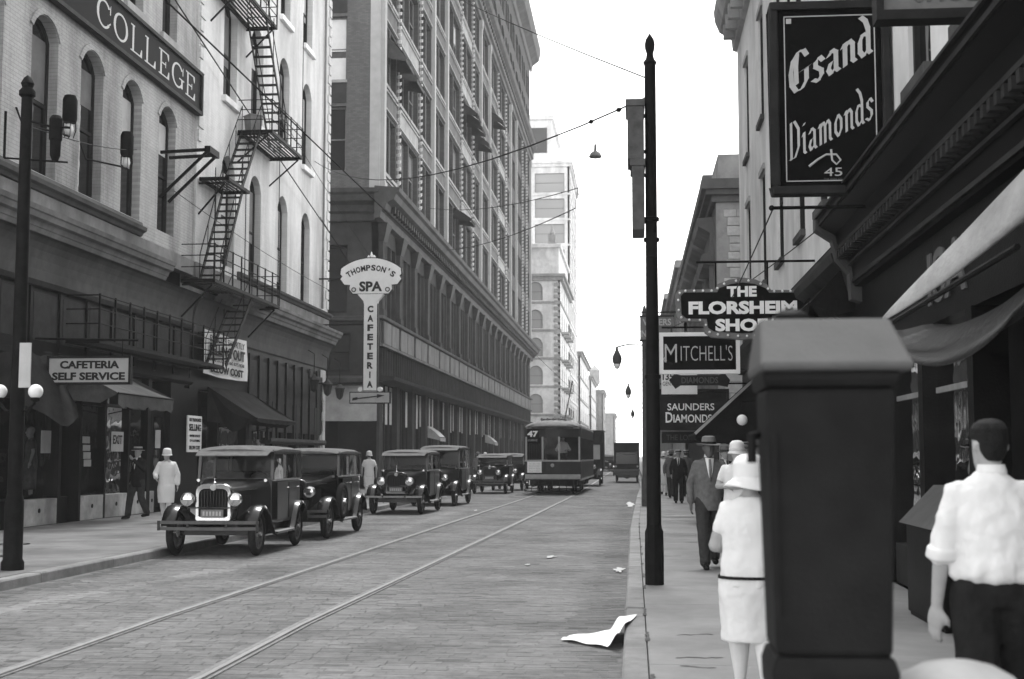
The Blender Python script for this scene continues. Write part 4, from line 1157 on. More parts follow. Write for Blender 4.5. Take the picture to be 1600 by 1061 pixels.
c1 = simple_building('stone_building', 'pale stone building with arched windows and corner balconies behind the tram', -24, -9.6, 178, 205, 25.5, 'stone_light_hazed', 6, [-12.9, -17.5], [183, 189, 195, 201], 1.9, 2.2, 2.5, 3.6, 3.75, .8, .7, 'stone_mid')
for k in range(6):
    for y in (181, 187, 193):
        if k in (1, 2, 3, 4):
            bb = MB(); bb.box(-9.59, -8.6, y, y + 3.0, 3.1 + 3.75 * k, 3.35 + 3.75 * k); bb.build('balcony', 'stone_mid', c1)
            rl = MB()
            for j in range(8): rl.box(-8.66, -8.62, y + .05 + j * .41, y + .09 + j * .41, 3.35 + 3.75 * k, 4.3 + 3.75 * k)
            rl.box(-8.68, -8.6, y, y + 3.0, 4.3 + 3.75 * k, 4.4 + 3.75 * k); rl.build('balustrade', 'iron_pole_grey', c1)
for k in range(28):
    for x0 in (-14.9, -10.4):
        MB().box(x0, x0 + .75, 177.86, 177.99, 2.6 + .8 * k, 3.1 + .8 * k).build('rusticated_block', 'stone_mid', c1)
at_ = MB(); at_.box(-24, -9.8, 178.6, 204, 25.9, 29.5); at_.box(-24, -9.5, 178.2, 204.3, 29.5, 30.0); at_.build('attic', 'stone_light_hazed', c1)
for x0 in (-11.2, -15.5):
    at_ = MB(); at_.box(x0, x0 + 1.0, 178.3, 179.3, 30.0, 31.2); at_.lathe((x0 + .5, 178.8, 31.2), [(.4, 0), (.45, .3), (.2, .8), (.05, 1.4)], 8); at_.build('finial', 'stone_mid', c1)
c2 = simple_building('tall_tower', 'pale steel framed tower fading into haze behind the stone building', -30, -9.6, 206, 232, 47.0, 'stone_light_hazed', 10, [-12.7, -19.0, -25.0], [210, 216, 222, 228], 4.6, 3.6, 3.0, 6.5, 4.0, 0, .5, 'stone_light_hazed')
tp = MB(); tp.box(-28, -12.5, 208, 228, 47.35, 54.5); tp.box(-28.4, -12.1, 207.6, 228.4, 54.5, 55.2); tp.build('penthouse', 'stone_light_hazed', c2)
MB().box(-16, -13.2, 207.9, 208.05, 49.2, 53.2).build('penthouse_window', 'pane_dark', c2)
c3 = simple_building('brick_warehouse', 'far warehouse below a rooftop water tank', -20, -7.4, 330, 360, 17.5, 'stone_mid', 4, [-9.2, -12, -15], [336, 343, 350], 1.5, 2.2, 2.2, 3.0, 3.8, .3, .5)
wt = thing('water_tank', (-9.5, 333, 17.85), 'wooden rooftop water tank on the far warehouse', 'tank')
MB().lathe((-9.5, 333, 19.4), [(.001, 0), (1.4, 0), (1.35, 3.2), (1.5, 3.25), (.2, 4.6), (.001, 4.7)], 16).build('tank', 'stone_mid', wt, autosm=True)
for a in (-1, 1):
    for b in (-1, 1): MB().box(-9.5 + a * .9 - .1, -9.5 + a * .9 + .1, 333 + b * .9 - .1, 333 + b * .9 + .1, 17.8, 19.4).build('leg', 'iron_pole_grey', wt)
simple_building('far_building', 'narrow far building left of the water tank', -22, -9.0, 290, 326, 18.5, 'stone_light_hazed', 4, [-10.6, -13.6], [296, 304, 312, 320], 1.5, 2.2, 2.2, 3.0, 3.9, .0, .5)
simple_building('far_building', 'very far building low on the left where the street vanishes', -26, -5.6, 400, 440, 14.0, 'stone_mid', 3, [-7.5, -10, -12.5], [406, 416, 426], 1.4, 2.2, 2.2, 3.0, 3.9, .0, .5)
simple_building('far_building', 'far narrow fronted building in haze beyond the stone building', -22, -9.4, 240, 285, 20.0, 'stone_light_hazed', 4, [-11.5, -15], [246, 256, 266, 276], 1.5, 2.2, 2.2, 4.0, 4.0, .4, .6)
# ------------------------------------------------------------------ right side: pale rendered building, stone building, shop fronts
RX = 3.1
W_ = thing('rendered_building', (RX, 25, 0), 'pale rendered building with tall narrow windows on the right', 'building')
cy = [9.8, 12.2, 14.5, 16.9, 19.4, 22.0, 24.8, 28.2, 31.8, 35.8]
opr = [(c - .55, c + .55, z, z + 2.6, 0) for c in cy for z in (5.7, 9.6)]
wall_mesh(P_west(RX), 4, 38.5, 4.9, 14.2, opr, .3).build('wall', 'wall_paint_grey', W_)
kr = window_kind(1.1, 2.6, 0, fr=.09, fm='frame_dark')
for a, b, c, d, _ in opr:
    put_window(kr, W_, (RX + .05, (a + b) / 2, c), 'w', .4)
    MB().box(RX - .09, RX + .2, a - .06, b + .06, c - .12, c - .003).build('sill', 'trim_grey', W_)
    MB().box(RX - .05, RX + .02, a - .05, b + .05, d + .003, d + .14).build('lintel', 'stone_mid', W_)
MB().box(RX + .32, 14, 4, 38.5, 0.1, 14.1).build('rear_block', 'room', W_)
m = MB(); profile(m, [(0, 13.4), (.12, 13.45), (.16, 13.8), (.5, 14.0), (.62, 14.3), (.66, 14.6), (0, 14.7)], 3.8, 38.9, RX, -1); m.build('cornice', 'stone_mid', W_)
mb = MB(); y = 4.5
while y < 38.5: mb.box(RX - .45, RX - .1, y, y + .2, 13.5, 13.9); y += .9
o = mb.build('cornice_brackets', 'stone_mid', W_); o['kind'] = 'stuff'
MB().box(RX, 14, 38.51, 38.75, 0, 14.2).build('end_wall', 'wall_paint_grey', W_)
# shop fronts under a dark cornice
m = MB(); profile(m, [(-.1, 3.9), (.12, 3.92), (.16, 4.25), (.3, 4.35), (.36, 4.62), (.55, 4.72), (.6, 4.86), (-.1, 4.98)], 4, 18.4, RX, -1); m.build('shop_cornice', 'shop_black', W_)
for o_, z_, h_ in ((.14, 3.96, .05), (.185, 4.2, .04), (.325, 4.4, .05), (.565, 4.74, .05), (.61, 4.84, .03)): MB().box(RX - o_ - .02, RX - o_ + .04, 4, 18.38, z_, z_ + h_).build('cornice_moulding', 'trim_dark', W_)
mb = MB(); y = 4.2
while y < 18.2: mb.box(RX - .36, RX - .2, y, y + .09, 4.28, 4.38); y += .2
o = mb.build('dentils', 'trim_dark', W_); o['kind'] = 'stuff'
br = MB(); br.extrude([(RX, 18.32, 4.95), (RX - .62, 18.32, 4.9), (RX - .62, 18.32, 4.7), (RX - .4, 18.32, 4.55), (RX - .34, 18.32, 4.3), (RX - .18, 18.32, 4.1), (RX - .16, 18.32, 3.75), (RX, 18.32, 3.7)], (0, .26, 0)); br.build('cornice_bracket', 'trim_grey', W_)
m = MB(); profile(m, [(-.1, 3.9), (.12, 3.92), (.2, 4.2), (.35, 4.3), (.38, 4.42), (-.1, 4.5)], 18.65, 38.4, RX, -1); m.build('shop_cornice', 'trim_dark', W_)
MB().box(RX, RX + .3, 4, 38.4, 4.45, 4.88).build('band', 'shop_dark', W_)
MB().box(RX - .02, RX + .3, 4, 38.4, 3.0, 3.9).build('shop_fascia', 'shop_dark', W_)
for s_, y in (('ISA', 13.4),):
    text('fascia_lettering', s_, .6, 'letter_dim', W_, (RX - .035, y, 3.45), FACE_WEST, .01, 1.6, .01, height=.55)
for k in range(15):
    ya = 6.0 + 2.15 * k
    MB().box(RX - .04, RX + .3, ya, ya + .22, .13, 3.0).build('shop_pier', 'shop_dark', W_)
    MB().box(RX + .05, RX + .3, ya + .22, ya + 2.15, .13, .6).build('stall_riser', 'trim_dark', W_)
    if k % 4 != 2:
        MB().quad((RX + .12, ya + .22, .6), (RX + .12, ya + 2.15, .6), (RX + .12, ya + 2.15, 3.0), (RX + .12, ya + .22, 3.0)).build('shop_window_pane', 'pane_clear', W_)
        MB().box(RX + .1, RX + .16, ya + .22, ya + 2.15, 2.3, 2.36).build('transom_bar', 'frame_grey', W_)
MB().box(RX + .28, RX + .31, 4.1, 38.4, .13, 4.4).build('shop_back', 'room', W_)

S_ = thing('stone_house', (2.45, 50, 0), 'rough stone building with a heavy bracketed wooden bay front', 'building')
SX = 2.5
MB().box(SX + .35, 12, 40.2, 62, 0, 9.1).build('core', 'room', S_)
# end wall of coursed rough blocks, each its own stone
rr = random.Random(5); z = 3.2
MB().box(SX + .02, 12, 40.12, 40.3, 0, 9.2).build('end_wall', 'stone_mid', S_)
while z < 8.9:
    h = rr.uniform(.2, .34); x = SX + .3 + rr.uniform(-.12, .12)
    while x < 4.6:
        w = rr.uniform(.3, .75)
        MB().box(x + .012, min(x + w, 4.7) - .012, 40.12 - rr.uniform(.03, .07), 40.125, z + .012, min(z + h, 9.05) - .012).build('stone_block', 'stone_rough', S_, bevel=.012)
        x += w
    z += h
for za, zb, o_ in ((9.2, 9.4, .12), (9.4, 9.55, .3), (9.55, 9.85, .42)):
    MB().box(SX - o_, 12, 40.12 - o_, 62 + o_, za, zb - .003).build('cornice_tier', 'bay_paint', S_)
MB().box(SX + .1, 12, 40.3, 61.8, 9.85, 10.7).build('attic', 'stone_mid', S_)
MB().box(SX - .2, SX + .4, 43.5, 45.2, 9.85, 10.75).build('dormer', 'bay_paint', S_)
bo_ = [(c - 1.3, c + 1.3, 4.6, 7.4, 0) for c in (43.2, 47.3, 51.6, 56)]
wall_mesh(P_west(SX), 40.3, 62, 3.2, 9.2, bo_, .3).build('street_wall', 'bay_paint', S_)
for a, b, c, d, _ in bo_:
    put_window(window_kind(2.6, 2.8, 0, fr=.12, mull=2, fm='frame_dark'), S_, (SX + .15, (a + b) / 2, c), 'w', .3)
    m = MB(); profile(m, [(0, 7.5), (.3, 7.55), (.36, 7.8), (.1, 7.9), (.1, 8.5), (.45, 8.7), (.5, 8.95), (0, 9.0)], a - .5, b + .5, SX, -1); m.build('bay_hood', 'bay_paint', S_)
    for yy in (a - .3, b + .12): MB().box(SX - .12, SX, yy, yy + .2, 3.4, 7.5).build('bay_pilaster', 'bay_paint', S_)
MB().box(SX, SX + .3, 40.3, 62, .13, 3.2).build('shop_front', 'shop_dark', S_)
simple_building('brick_row_house', 'narrow light building beyond the rough stone building on the right', 2.4, 14, 63, 84, 10.4, 'stone_mid', 2, [4, 6.5], [66, 70, 74, 78], 1.2, 1.3, 2.2, 4.0, 3.3, 0, .4, faces='sw')
simple_building('brick_row_house', 'far row of buildings on the right hidden behind the iron pole', 2.4, 14, 85, 150, 11.5, 'stone_mid', 2, [4, 6.5], [90 + 6 * k for k in range(10)], 1.2, 1.5, 2.2, 4.0, 3.3, 0, .4, faces='sw')
simple_building('far_building', 'farthest low building on the right side of the street', 2.6, 16, 155, 330, 10.5, 'stone_mid', 2, [4, 6.5], [160 + 8 * k for k in range(20)], 1.2, 1.5, 2.2, 3.8, 3.3, 0, .4, faces='sw')

# ------------------------------------------------------------------ projecting signs on the right
def hang(root, x, y, z, wall=RX):
    MB().tube([(wall + .05, y, z), (x, y, z)], .022, 6).build('bracket', 'iron', root)
g = thing('diamond_sign', (2.4, 16, 4.73), 'big black framed sign lettered in old script with 45 below', 'sign')
gx0, gx1, gz0, gz1 = 1.66, 3.07, 4.72, 7.06
MB().box(gx0 + .06, gx1 - .06, 15.96, 16.06, gz0 + .06, gz1 - .06).build('board', 'sign_black', g)
fm = MB()
for a, b, c, d in ((gx0, gx1, gz0, gz0 + .1), (gx0, gx1, gz1 - .1, gz1), (gx0, gx0 + .1, gz0 + .1, gz1 - .1), (gx1 - .1, gx1, gz0 + .1, gz1 - .1)):
    fm.box(a, b, 15.9, 16.12, c, d)
fm.build('frame', 'sign_dark', g, bevel=.02)
ln = MB()
lx0, lx1, lz0, lz1 = gx0 + .17, gx1 - .17, gz0 + .16, gz1 - .17
for a, b, c, d in ((lx0, lx1, lz0, lz0 + .012), (lx0, lx1, lz1 - .012, lz1), (lx0, lx0 + .012, lz0, lz1), (lx1 - .012, lx1, lz0, lz1)): ln.box(a, b, 15.95, 15.962, c, d)
ln.build('border_line', 'letter_grey', g)
for x_, z_ in ((lx0 + .06, lz1 - .06), (lx1 - .07, lz0 + .07)): MB().box(x_ - .03, x_ + .03, 15.952, 15.962, z_ - .03, z_ + .03).build('corner_mark', 'letter_grey', g)
NIB = {   # broad nib strokes in a box 1 high; x-height .58
 'G': (1.0, [[(.86, .80), (.72, .95), (.48, .98), (.22, .84), (.10, .55), (.14, .25), (.34, .05), (.62, .04), (.84, .20), (.84, .46)], [(.56, .47), (1.0, .50)], [(.40, .90), (.34, .60), (.36, .22)]]),
 's': (.55, [[(.50, .46), (.36, .57), (.16, .50), (.16, .38), (.42, .24), (.44, .12), (.26, .01), (.05, .09)]]),
 'a': (.60, [[(.10, .46), (.28, .57), (.45, .48), (.45, .08), (.56, .01)], [(.45, .32), (.20, .28), (.09, .14), (.20, .01), (.45, .12)]]),
 'n': (.66, [[(.05, .48), (.16, .56), (.16, .02)], [(.16, .44), (.38, .57), (.52, .46), (.52, .08), (.62, .01)]]),
 'd': (.60, [[(.44, .48), (.24, .55), (.09, .40), (.09, .15), (.24, .01), (.46, .12)], [(.16, .98), (.36, .84), (.48, .62), (.48, .08), (.58, .01)]]),
 'D': (.80, [[(.16, .98), (.16, .02)], [(.04, .95), (.40, .98), (.68, .74), (.68, .28), (.42, .03), (.04, .04)]]),
 'i': (.32, [[(.06, .48), (.16, .56), (.16, .06), (.26, .01)], [(.13, .76), (.19, .80)]]),
 'm': (1.0, [[(.05, .48), (.16, .56), (.16, .02)], [(.16, .44), (.36, .57), (.48, .46), (.48, .02)], [(.48, .44), (.68, .57), (.82, .46), (.82, .08), (.92, .01)]]),
 'o': (.60, [[(.30, .57), (.10, .40), (.10, .16), (.30, .01), (.50, .17), (.50, .42), (.30, .57)]])}
def slanted(s, x0, z0, x1, z1, h, nib, parent, m='letter_grey', ys=15.952, squash=1.0):
    """broad nib lettering that climbs a slope"""
    tot = sum(NIB[c][0] for c in s) + .12 * (len(s) - 1); k = (x1 - x0) / tot; acc = 0; sl = (z1 - z0) / (x1 - x0)
    for c in s:
        w, strokes = NIB[c]; mb = MB(); q = 0
        nv = (nib * .80, nib * .60)
        for st in strokes:
            for p, r in zip(st, st[1:]):
                P = [(x0 + k * (acc + u), z0 + sl * k * (acc + u) + h * v) for u, v in (p, r)]
                d_ = (P[1][0] - P[0][0], P[1][1] - P[0][1]); l_ = math.hypot(*d_) or 1; e = (d_[0] / l_ * nib * .25, d_[1] / l_ * nib * .25)
                pts = [(P[0][0] - nv[0] - e[0], P[0][1] - nv[1] - e[1]), (P[0][0] + nv[0] - e[0], P[0][1] + nv[1] - e[1]), (P[1][0] + nv[0] + e[0], P[1][1] + nv[1] + e[1]), (P[1][0] - nv[0] + e[0], P[1][1] - nv[1] + e[1])]
                mb.poly([(a_, ys - .0005 * q, b_) for a_, b_ in pts]); q += 1
        mb.build('letter', m, parent, fix=False); acc += w + .12
slanted('Gsand', lx0 + .05, 5.90, lx1 - .05, 6.42, .50, .034, g)
slanted('Diamonds', lx0 + .04, 5.12, lx1 - .04, 5.62, .46, .018, g)
sw = MB(); sw.tube([(2.1, 15.955, 5.06), (2.2, 15.955, 5.14), (2.3, 15.955, 5.2), (2.42, 15.955, 5.2), (2.47, 15.955, 5.13), (2.42, 15.955, 5.08), (2.37, 15.955, 5.13), (2.36, 15.955, 5.26)], [.016, .014, .012, .012, .012, .012, .012, .014], 6); sw.build('flourish', 'letter_grey', g)
text('lettering', '45', .15, 'letter_grey', g, (2.38, 15.953, 4.99), FACE_CAM, .003, .21, height=.10)
text('lettering', 'THE SIGN CO.', .03, 'letter_dim', g, (2.38, 15.953, 4.905), FACE_CAM, .002, .22, height=.02)
for x_ in (1.9, 2.8): MB().tube([(x_, 16, 7.06), (x_, 16, 7.35)], .018, 6).build('hanger', 'iron', g)
hang(g, 1.75, 16.0, 7.35); hang(g, 1.68, 16.02, 4.58)
MB().ball((1.66, 16.02, 4.58), .035, 8, 6).build('bracket_knob', 'iron', g)

s = thing('shoe_sign', (2.7, 11, 5.2), 'grey shoes sign cut off by the top right corner', 'sign')
MB().box(2.06, 3.3, 10.96, 11.06, 5.26, 5.75).build('board', 'sign_grey', s)
fm = MB()
for a, b, c, d in ((2.0, 3.36, 5.18, 5.26), (2.0, 3.36, 5.75, 5.82), (2.0, 2.06, 5.26, 5.75)): fm.box(a, b, 10.9, 11.1, c, d)
fm.build('frame', 'sign_dark', s)
text('lettering', 'SHOES', .3, 'letter_dim', s, (2.62, 10.955, 5.46), FACE_CAM, .004, .62, .01, height=.26)
hang(s, 2.0, 11.0, 5.86)

f = thing('florsheim_sign', (1.9, 23, 3.6), 'dark scalloped sign edged with bulbs reading the florsheim shoe', 'sign')
fx = lambda px: (px - 990) * 23.0 / 2100
fpts = [(1057, 462), (1062, 455), (1118, 455), (1122, 447), (1140, 440), (1160, 437), (1180, 440), (1198, 448), (1204, 457), (1256, 457), (1264, 465), (1270, 480), (1264, 494), (1254, 500), (1208, 500), (1206, 522), (1198, 530), (1160, 533), (1112, 529), (1102, 522), (1100, 505), (1066, 504), (1058, 496)]
fz = lambda py: 1.64 + (712 - py) * 23.1 / 2100
fp = [(fx(a), fz(b)) for a, b in fpts]
cxm = sum(p[0] for p in fp) / len(fp); czm = sum(p[1] for p in fp) / len(fp)
m = MB(); m.extrude([(x, 22.95, z) for x, z in fp], (0, .2, 0)); m.build('body', 'sign_grey', f)
m = MB(); m.extrude([(cxm + (x - cxm) * .925, 22.93, czm + (z - czm) * .82) for x, z in fp], (0, .03, 0)); m.build('face', 'sign_black', f)
bl = share(MB().ball((0, 0, 0), .022, 8, 6), 'bulb', 'bulb', True)
tot = 0; segs = list(zip(fp, fp[1:] + fp[:1]))
for (a, b) in segs:
    L_ = math.hypot(b[0] - a[0], b[1] - a[1]); n = max(1, round(L_ / .16))
    for k in range(n):
        t = (k + .5) / n; x, z = a[0] + (b[0] - a[0]) * t, a[1] + (b[1] - a[1]) * t
        inst('bulb', bl, f, (cxm + (x - cxm) * .962, 22.93, czm + (z - czm) * .91))
text('lettering', 'THE', .25, 'letter_white', f, (fx(1159), 22.925, fz(459)), FACE_CAM, .006, .50, .012, height=.18)
text('lettering', 'FLORSHEIM', .25, 'letter_white', f, (fx(1160), 22.925, fz(484)), FACE_CAM, .006, 1.82, .012, height=.225)
text('lettering', 'SHOE', .25, 'letter_white', f, (fx(1158), 22.925, fz(511)), FACE_CAM, .006, .88, .012, height=.215)
hang(f, fx(1090), 23.05, 4.95)
for px in (1120, 1200): MB().tube([(fx(px), 23.05, 4.5), (fx(px), 23.05, 4.95)], .015, 6).build('hanger', 'iron', f)

mi = thing('framed_sign', (1.4, 28, 3.3), "white framed black sign reading Mitchell's in raised letters", 'sign')
MB().box(.60, 2.15, 27.97, 28.05, 3.40, 4.12).build('board', 'sign_black', mi)
fm = MB()
for a, b, c, d in ((.55, 2.2, 4.11, 4.19), (.55, 2.2, 3.33, 3.41), (.55, .63, 3.41, 4.11), (2.12, 2.2, 3.41, 4.11)): fm.box(a, b, 27.92, 28.1, c, d)
fm.build('frame', 'sign_white', mi)
text('lettering', 'M', .4, 'letter_grey', mi, (.785, 27.96, 3.76), FACE_CAM, .012, .25, -.002, height=.38)
text('lettering', "ITCHELL'S", .4, 'letter_grey', mi, (1.52, 27.96, 3.76), FACE_CAM, .012, 1.06, -.006, height=.32)
mi2 = [o for o in mi.children if o.name.startswith('lettering')][0]
MB().tube([(.70, 27.955, 3.62), (.66, 27.955, 3.58), (.64, 27.955, 3.64), (.68, 27.955, 3.7)], .012, 6).build('flourish', 'letter_grey', mi)
hang(mi, .6, 28.0, 4.3)
for x_ in (.8, 1.9): MB().tube([(x_, 28, 4.18), (x_, 28, 4.3)], .012, 6).build('hanger', 'iron', mi)

ar = thing('arrow_sign', (1.5, 32, 3.2), 'dim pointed diamonds sign with carved ends below the white framed sign', 'sign')
m = MB(); m.extrude([(.85, 31.95, 3.42), (.98, 31.95, 3.58), (1.12, 31.95, 3.54), (2.02, 31.95, 3.54), (2.14, 31.95, 3.6), (2.28, 31.95, 3.42), (2.22, 31.95, 3.26), (2.02, 31.95, 3.30), (1.12, 31.95, 3.30), (1.0, 31.95, 3.22)], (0, .1, 0)); m.build('board', 'sign_dark', ar)
text('lettering', 'DIAMONDS', .2, 'letter_dim', ar, (1.57, 31.94, 3.42), FACE_CAM, .005, .86, .004, height=.15)
hang(ar, .95, 32.0, 3.68)
wsn = thing('white_sign', (1.2, 33.5, 3.1), 'bright white sign panel half hidden under the framed sign', 'sign')
MB().box(.7, 1.58, 33.46, 33.54, 3.16, 3.72).build('board', 'sign_white', wsn)
text('lettering', '135', .2, 'letter_dark', wsn, (.86, 33.455, 3.6), FACE_CAM, .004, .26, .006, height=.18)
text('lettering', 'GENT', .1, 'letter_dark', wsn, (.86, 33.455, 3.42), FACE_CAM, .004, .26, .0, height=.1)
hang(wsn, .75, 33.5, 3.78)
sa = thing('saunders_sign', (1.5, 35, 2.4), 'dark sign with white letters reading saunders diamonds', 'sign')
MB().box(.70, 2.42, 34.95, 35.06, 2.36, 3.30).build('board', 'sign_dark', sa)
fm = MB()
for a, b, c, d in ((.66, 2.46, 3.29, 3.36), (.66, 2.46, 2.30, 2.37), (.66, .72, 2.37, 3.29), (2.40, 2.46, 2.37, 3.29)): fm.box(a, b, 34.9, 35.1, c, d)
fm.build('frame', 'sign_dark', sa)
text('lettering', 'SAUNDERS', .3, 'letter_white', sa, (1.48, 34.945, 2.90), FACE_CAM, .005, 1.20, .004, height=.18)
text('lettering', 'D', .3, 'letter_white', sa, (.92, 34.945, 2.63), FACE_CAM, .005, .18, .006, height=.27)
text('lettering', 'IAMONDS', .3, 'letter_white', sa, (1.52, 34.945, 2.60), FACE_CAM, .005, .98, .005, height=.21)
hang(sa, .7, 35.0, 3.5)
op = thing('optical_sign', (1.5, 36.2, 2.0), 'very dim lettered board right below the saunders sign', 'sign')
MB().box(.75, 2.3, 36.15, 36.22, 1.98, 2.28).build('board', 'sign_dark', op)
text('lettering', 'THE LORRAIN', .2, 'letter_dim', op, (1.4, 36.145, 2.13), FACE_CAM, .004, 1.05, .0, height=.15)
MB().box(.75, 2.3, 36.14, 36.23, 2.28, 2.33).build('frame', 'sign_grey', op)
hang(op, .8, 36.18, 2.36)
od = thing('jewellers_sign', (.7, 40, 5.1), 'grey sign half hidden behind the tall iron pole', 'sign')
MB().box(.22, 1.2, 39.96, 40.05, 5.08, 5.76).build('board', 'sign_grey', od)
text('lettering', 'VE   ERS', .2, 'letter_grey', od, (.72, 39.955, 5.6), FACE_CAM, .004, .84, .004, height=.2)
text('lettering', 'NI', .2, 'letter_grey', od, (.36, 39.955, 5.26), FACE_CAM, .004, .2, .004, height=.2)
fm = MB(); fm.box(.2, 1.22, 39.94, 40.07, 5.76, 5.8); fm.box(.2, 1.22, 39.94, 40.07, 5.03, 5.08); fm.build('frame', 'sign_dark', od)
hang(od, .25, 40.0, 5.9, wall=2.6)

# awnings of the right hand shops
aw = awning('shop_awning', 'black awning under the pale building beyond the bracketed cornice', 18.9, 22.2, 4.45, 2.45, 3.75, .15, 'canvas_black', side=-1, X=RX)
aw = awning('shop_awning', 'dark awning with a pale edge behind the saunders sign', 29.5, 33.0, 3.72, 1.35, 2.12, .12, 'canvas_black', side=-1, X=RX)
MB().bar((2.75, 29.42, 3.42), (1.33, 29.42, 2.12), .05, .06).build('pale_edge', 'canvas_pale', aw)  # pale bar along the sloping near edge
pa = thing('rolled_awning', (2.6, 10, 3), 'long pale canvas of a half rolled awning slanting across the dark shop front', 'awning')
n = 22; rings = []
# pale canvas: from the wall high and near down to the front rail end
A0, A1 = Vector((3.3, 8.6, 4.05)), Vector((2.12, 11.6, 2.80))
for i in range(n + 1):
    t = i / n; c = A0.lerp(A1, t); wd_ = .30 * (1 - t) ** .8 + .02
    ax = (A1 - A0).normalized(); up = Vector((.35, -.45, .82)); up = (up - ax * up.dot(ax)).normalized(); sd = ax.cross(up)
    ring = []
    for k in range(16):
        a = 2 * math.pi * k / 16
        rr_ = wd_ * (1 + .12 * math.sin(3 * a + 5 * t) + .06 * math.sin(7 * a))
        ring.append(c + up * rr_ * math.cos(a) + sd * rr_ * .35 * math.sin(a) + Vector((0, 0, -.05 * math.sin(math.pi * t))))
    rings.append(ring)
m = MB(); m.loft(rings); m.build('canvas_roll', 'canvas_pale', pa, smooth=True)
dk = thing('dark_awning', (2.6, 9, 2.3), 'dark waxed canvas awning sagging in heavy folds at the right edge', 'awning')
rows = []
for j in range(13):
    v = j / 12; row = []
    for i in range(29):
        u = i / 28
        # u: along the front from far to near, v: wall to front
        y = 11.8 - 4.0 * u
        x = 2.15 + 1.0 * (1 - v) + .35 * u * (1 - v)
        z = 2.72 + .1 * (1 - v) + (1.05 * u) * (1 - v) ** 1.4 - .46 * v * (math.sin(math.pi * u * .9) ** .7 if u > 0 else 0) + .05 * math.sin(13 * v + 4 * u) * (.3 + u)
        row.append((x, y, z))
    rows.append(row)
m = MB(); m.loft(rows, caps=False, closed=False); o = m.build('canvas', 'canvas_sheen', dk, smooth=True)
so = o.modifiers.new('s', 'SOLIDIFY'); so.thickness = .015
MB().tube([(2.15, 11.85, 2.74), (2.1, 7.5, 2.78)], .02, 6).build('front_bar', 'iron', dk)
cs_ = thing('display_case', (2.9, 12.3, .13), 'low dark shop display case with a sloping pale top beside the pavement', 'display case')
m = MB(); m.box(2.62, 3.08, 11.9, 13.4, .16, 1.0); m.build('cabinet', 'shop_dark', cs_, bevel=.015)
m = MB(); m.extrude([(2.56, 11.85, 1.0), (3.08, 11.85, 1.0), (3.08, 11.85, 1.36), (2.9, 11.85, 1.36)], (0, 1.6, 0)); m.build('sloping_top', 'call_box_cap', cs_)
MB().box(2.64, 3.07, 11.92, 13.38, .131, .16).build('plinth', 'shop_black', cs_)
# globe lamps on the shops
for y, x, z, l in ((41.5, 1.35, 2.35, 'white globe lamp under the dim board on the right'), (27.0, 2.15, 2.35, 'white globe lamp above the hatted people')):
    gl = thing('globe_lamp', (x, y, z), l, 'lamp', 'globe lamps on the right shops')
    MB().ball((x, y, z), .11, 12, 8).build('globe', 'globe', gl, smooth=True)
    MB().tube([(x, y, z + .1), (x, y, z + .35), (RX if y < 39 else 2.5, y, z + .45)], .018, 6).build('bracket', 'iron', gl)
# ------------------------------------------------------------------ poles, lamps, wires
pr = thing('iron_pole', (.235, 16.1, .13), 'tall dark iron pole at the right kerb carrying two upright boxes', 'pole')
px, py = .235, 16.1
MB().lathe((px, py, .13), [(.11, 0), (.112, .32), (.108, .62), (.092, .66), (.086, .7)], 8).build('base', 'iron_pole', pr, autosm=True)
MB().lathe((px, py, .13), [(.086, .7), (.08, 2.4), (.078, 2.45), (.07, 4.3), (.068, 6.25)], 14).build('shaft', 'iron_pole', pr, autosm=True)
MB().lathe((px, py, 6.38), [(.07, 0), (.085, .03), (.05, .08), (.04, .14), (.058, .2), (.062, .26), (.05, .32), (.025, .36), (.001, .40)], 12).build('finial', 'iron_pole', pr, autosm=True)
for z in (2.55, 4.2, 4.45): MB().lathe((px, py, z), [(.072, 0), (.095, .01), (.095, .05), (.072, .06)], 12).build('collar', 'iron_pole', pr)
MB().box(px - .06, px + .06, py - .12, py - .06, 4.02, 4.3).build('clamp', 'iron_pole', pr)
for z0, z1, w, l in ((5.19, 5.9, .2, 'upper upright sign box fixed to the street side of the iron pole'), (4.33, 5.17, .15, 'lower upright sign box fixed to the street side of the iron pole')):
    b = thing('pole_box', (px - .2, py, z0), l, 'box')
    MB().box(px - .08 - w, px - .08, py - .16, py + .5, z0, z1).build('case', 'iron_pole_grey', b, bevel=.012)
    MB().box(px - .1 - w, px - .07, py - .18, py + .52, z1 - .06, z1 + .02).build('lid', 'iron_pole_grey', b)
    for z in (z0 + .12, z1 - .15): MB().tube([(px - .09, py, z), (px, py, z)], .025, 6).build('bracket', 'iron_pole', b)

pl_ = thing('lamp_post', (-8.24, 17.4, .13), 'dark iron lamp post with two white globes on the left pavement', 'lamp post')
px, py = -8.24, 17.4
MB().lathe((px, py, .13), [(.15, 0), (.15, .1), (.125, .14), (.125, .9), (.105, .98), (.1, 1.0)], 12).build('base', 'iron_pole', pl_, autosm=True)
MB().lathe((px, py, .13), [(.1, 1.0), (.095, 2.4), (.085, 4.2), (.075, 6.4)], 14).build('shaft', 'iron_pole', pl_, autosm=True)
MB().lathe((px, py, 6.53), [(.075, 0), (.11, .03), (.11, .09), (.07, .14), (.09, .2), (.05, .28), (.001, .32)], 12).build('cap', 'iron_pole', pl_, autosm=True)
for s_ in (-1, 1):
    x = px + .25 * s_ + .02
    g = MB().ball((x, py - .05, 2.50), .098, 18, 12).build('globe', 'globe', pl_, smooth=True)
    MB().lathe((x, py - .05, 2.36), [(.03, 0), (.06, .02), (.055, .06)], 10).build('globe_holder', 'iron_pole', g)
    MB().tube([(px, py, 2.25), (px + .15 * s_, py - .03, 2.24), (x, py - .05, 2.36)], .02, 6).build('arm', 'iron_pole', pl_)
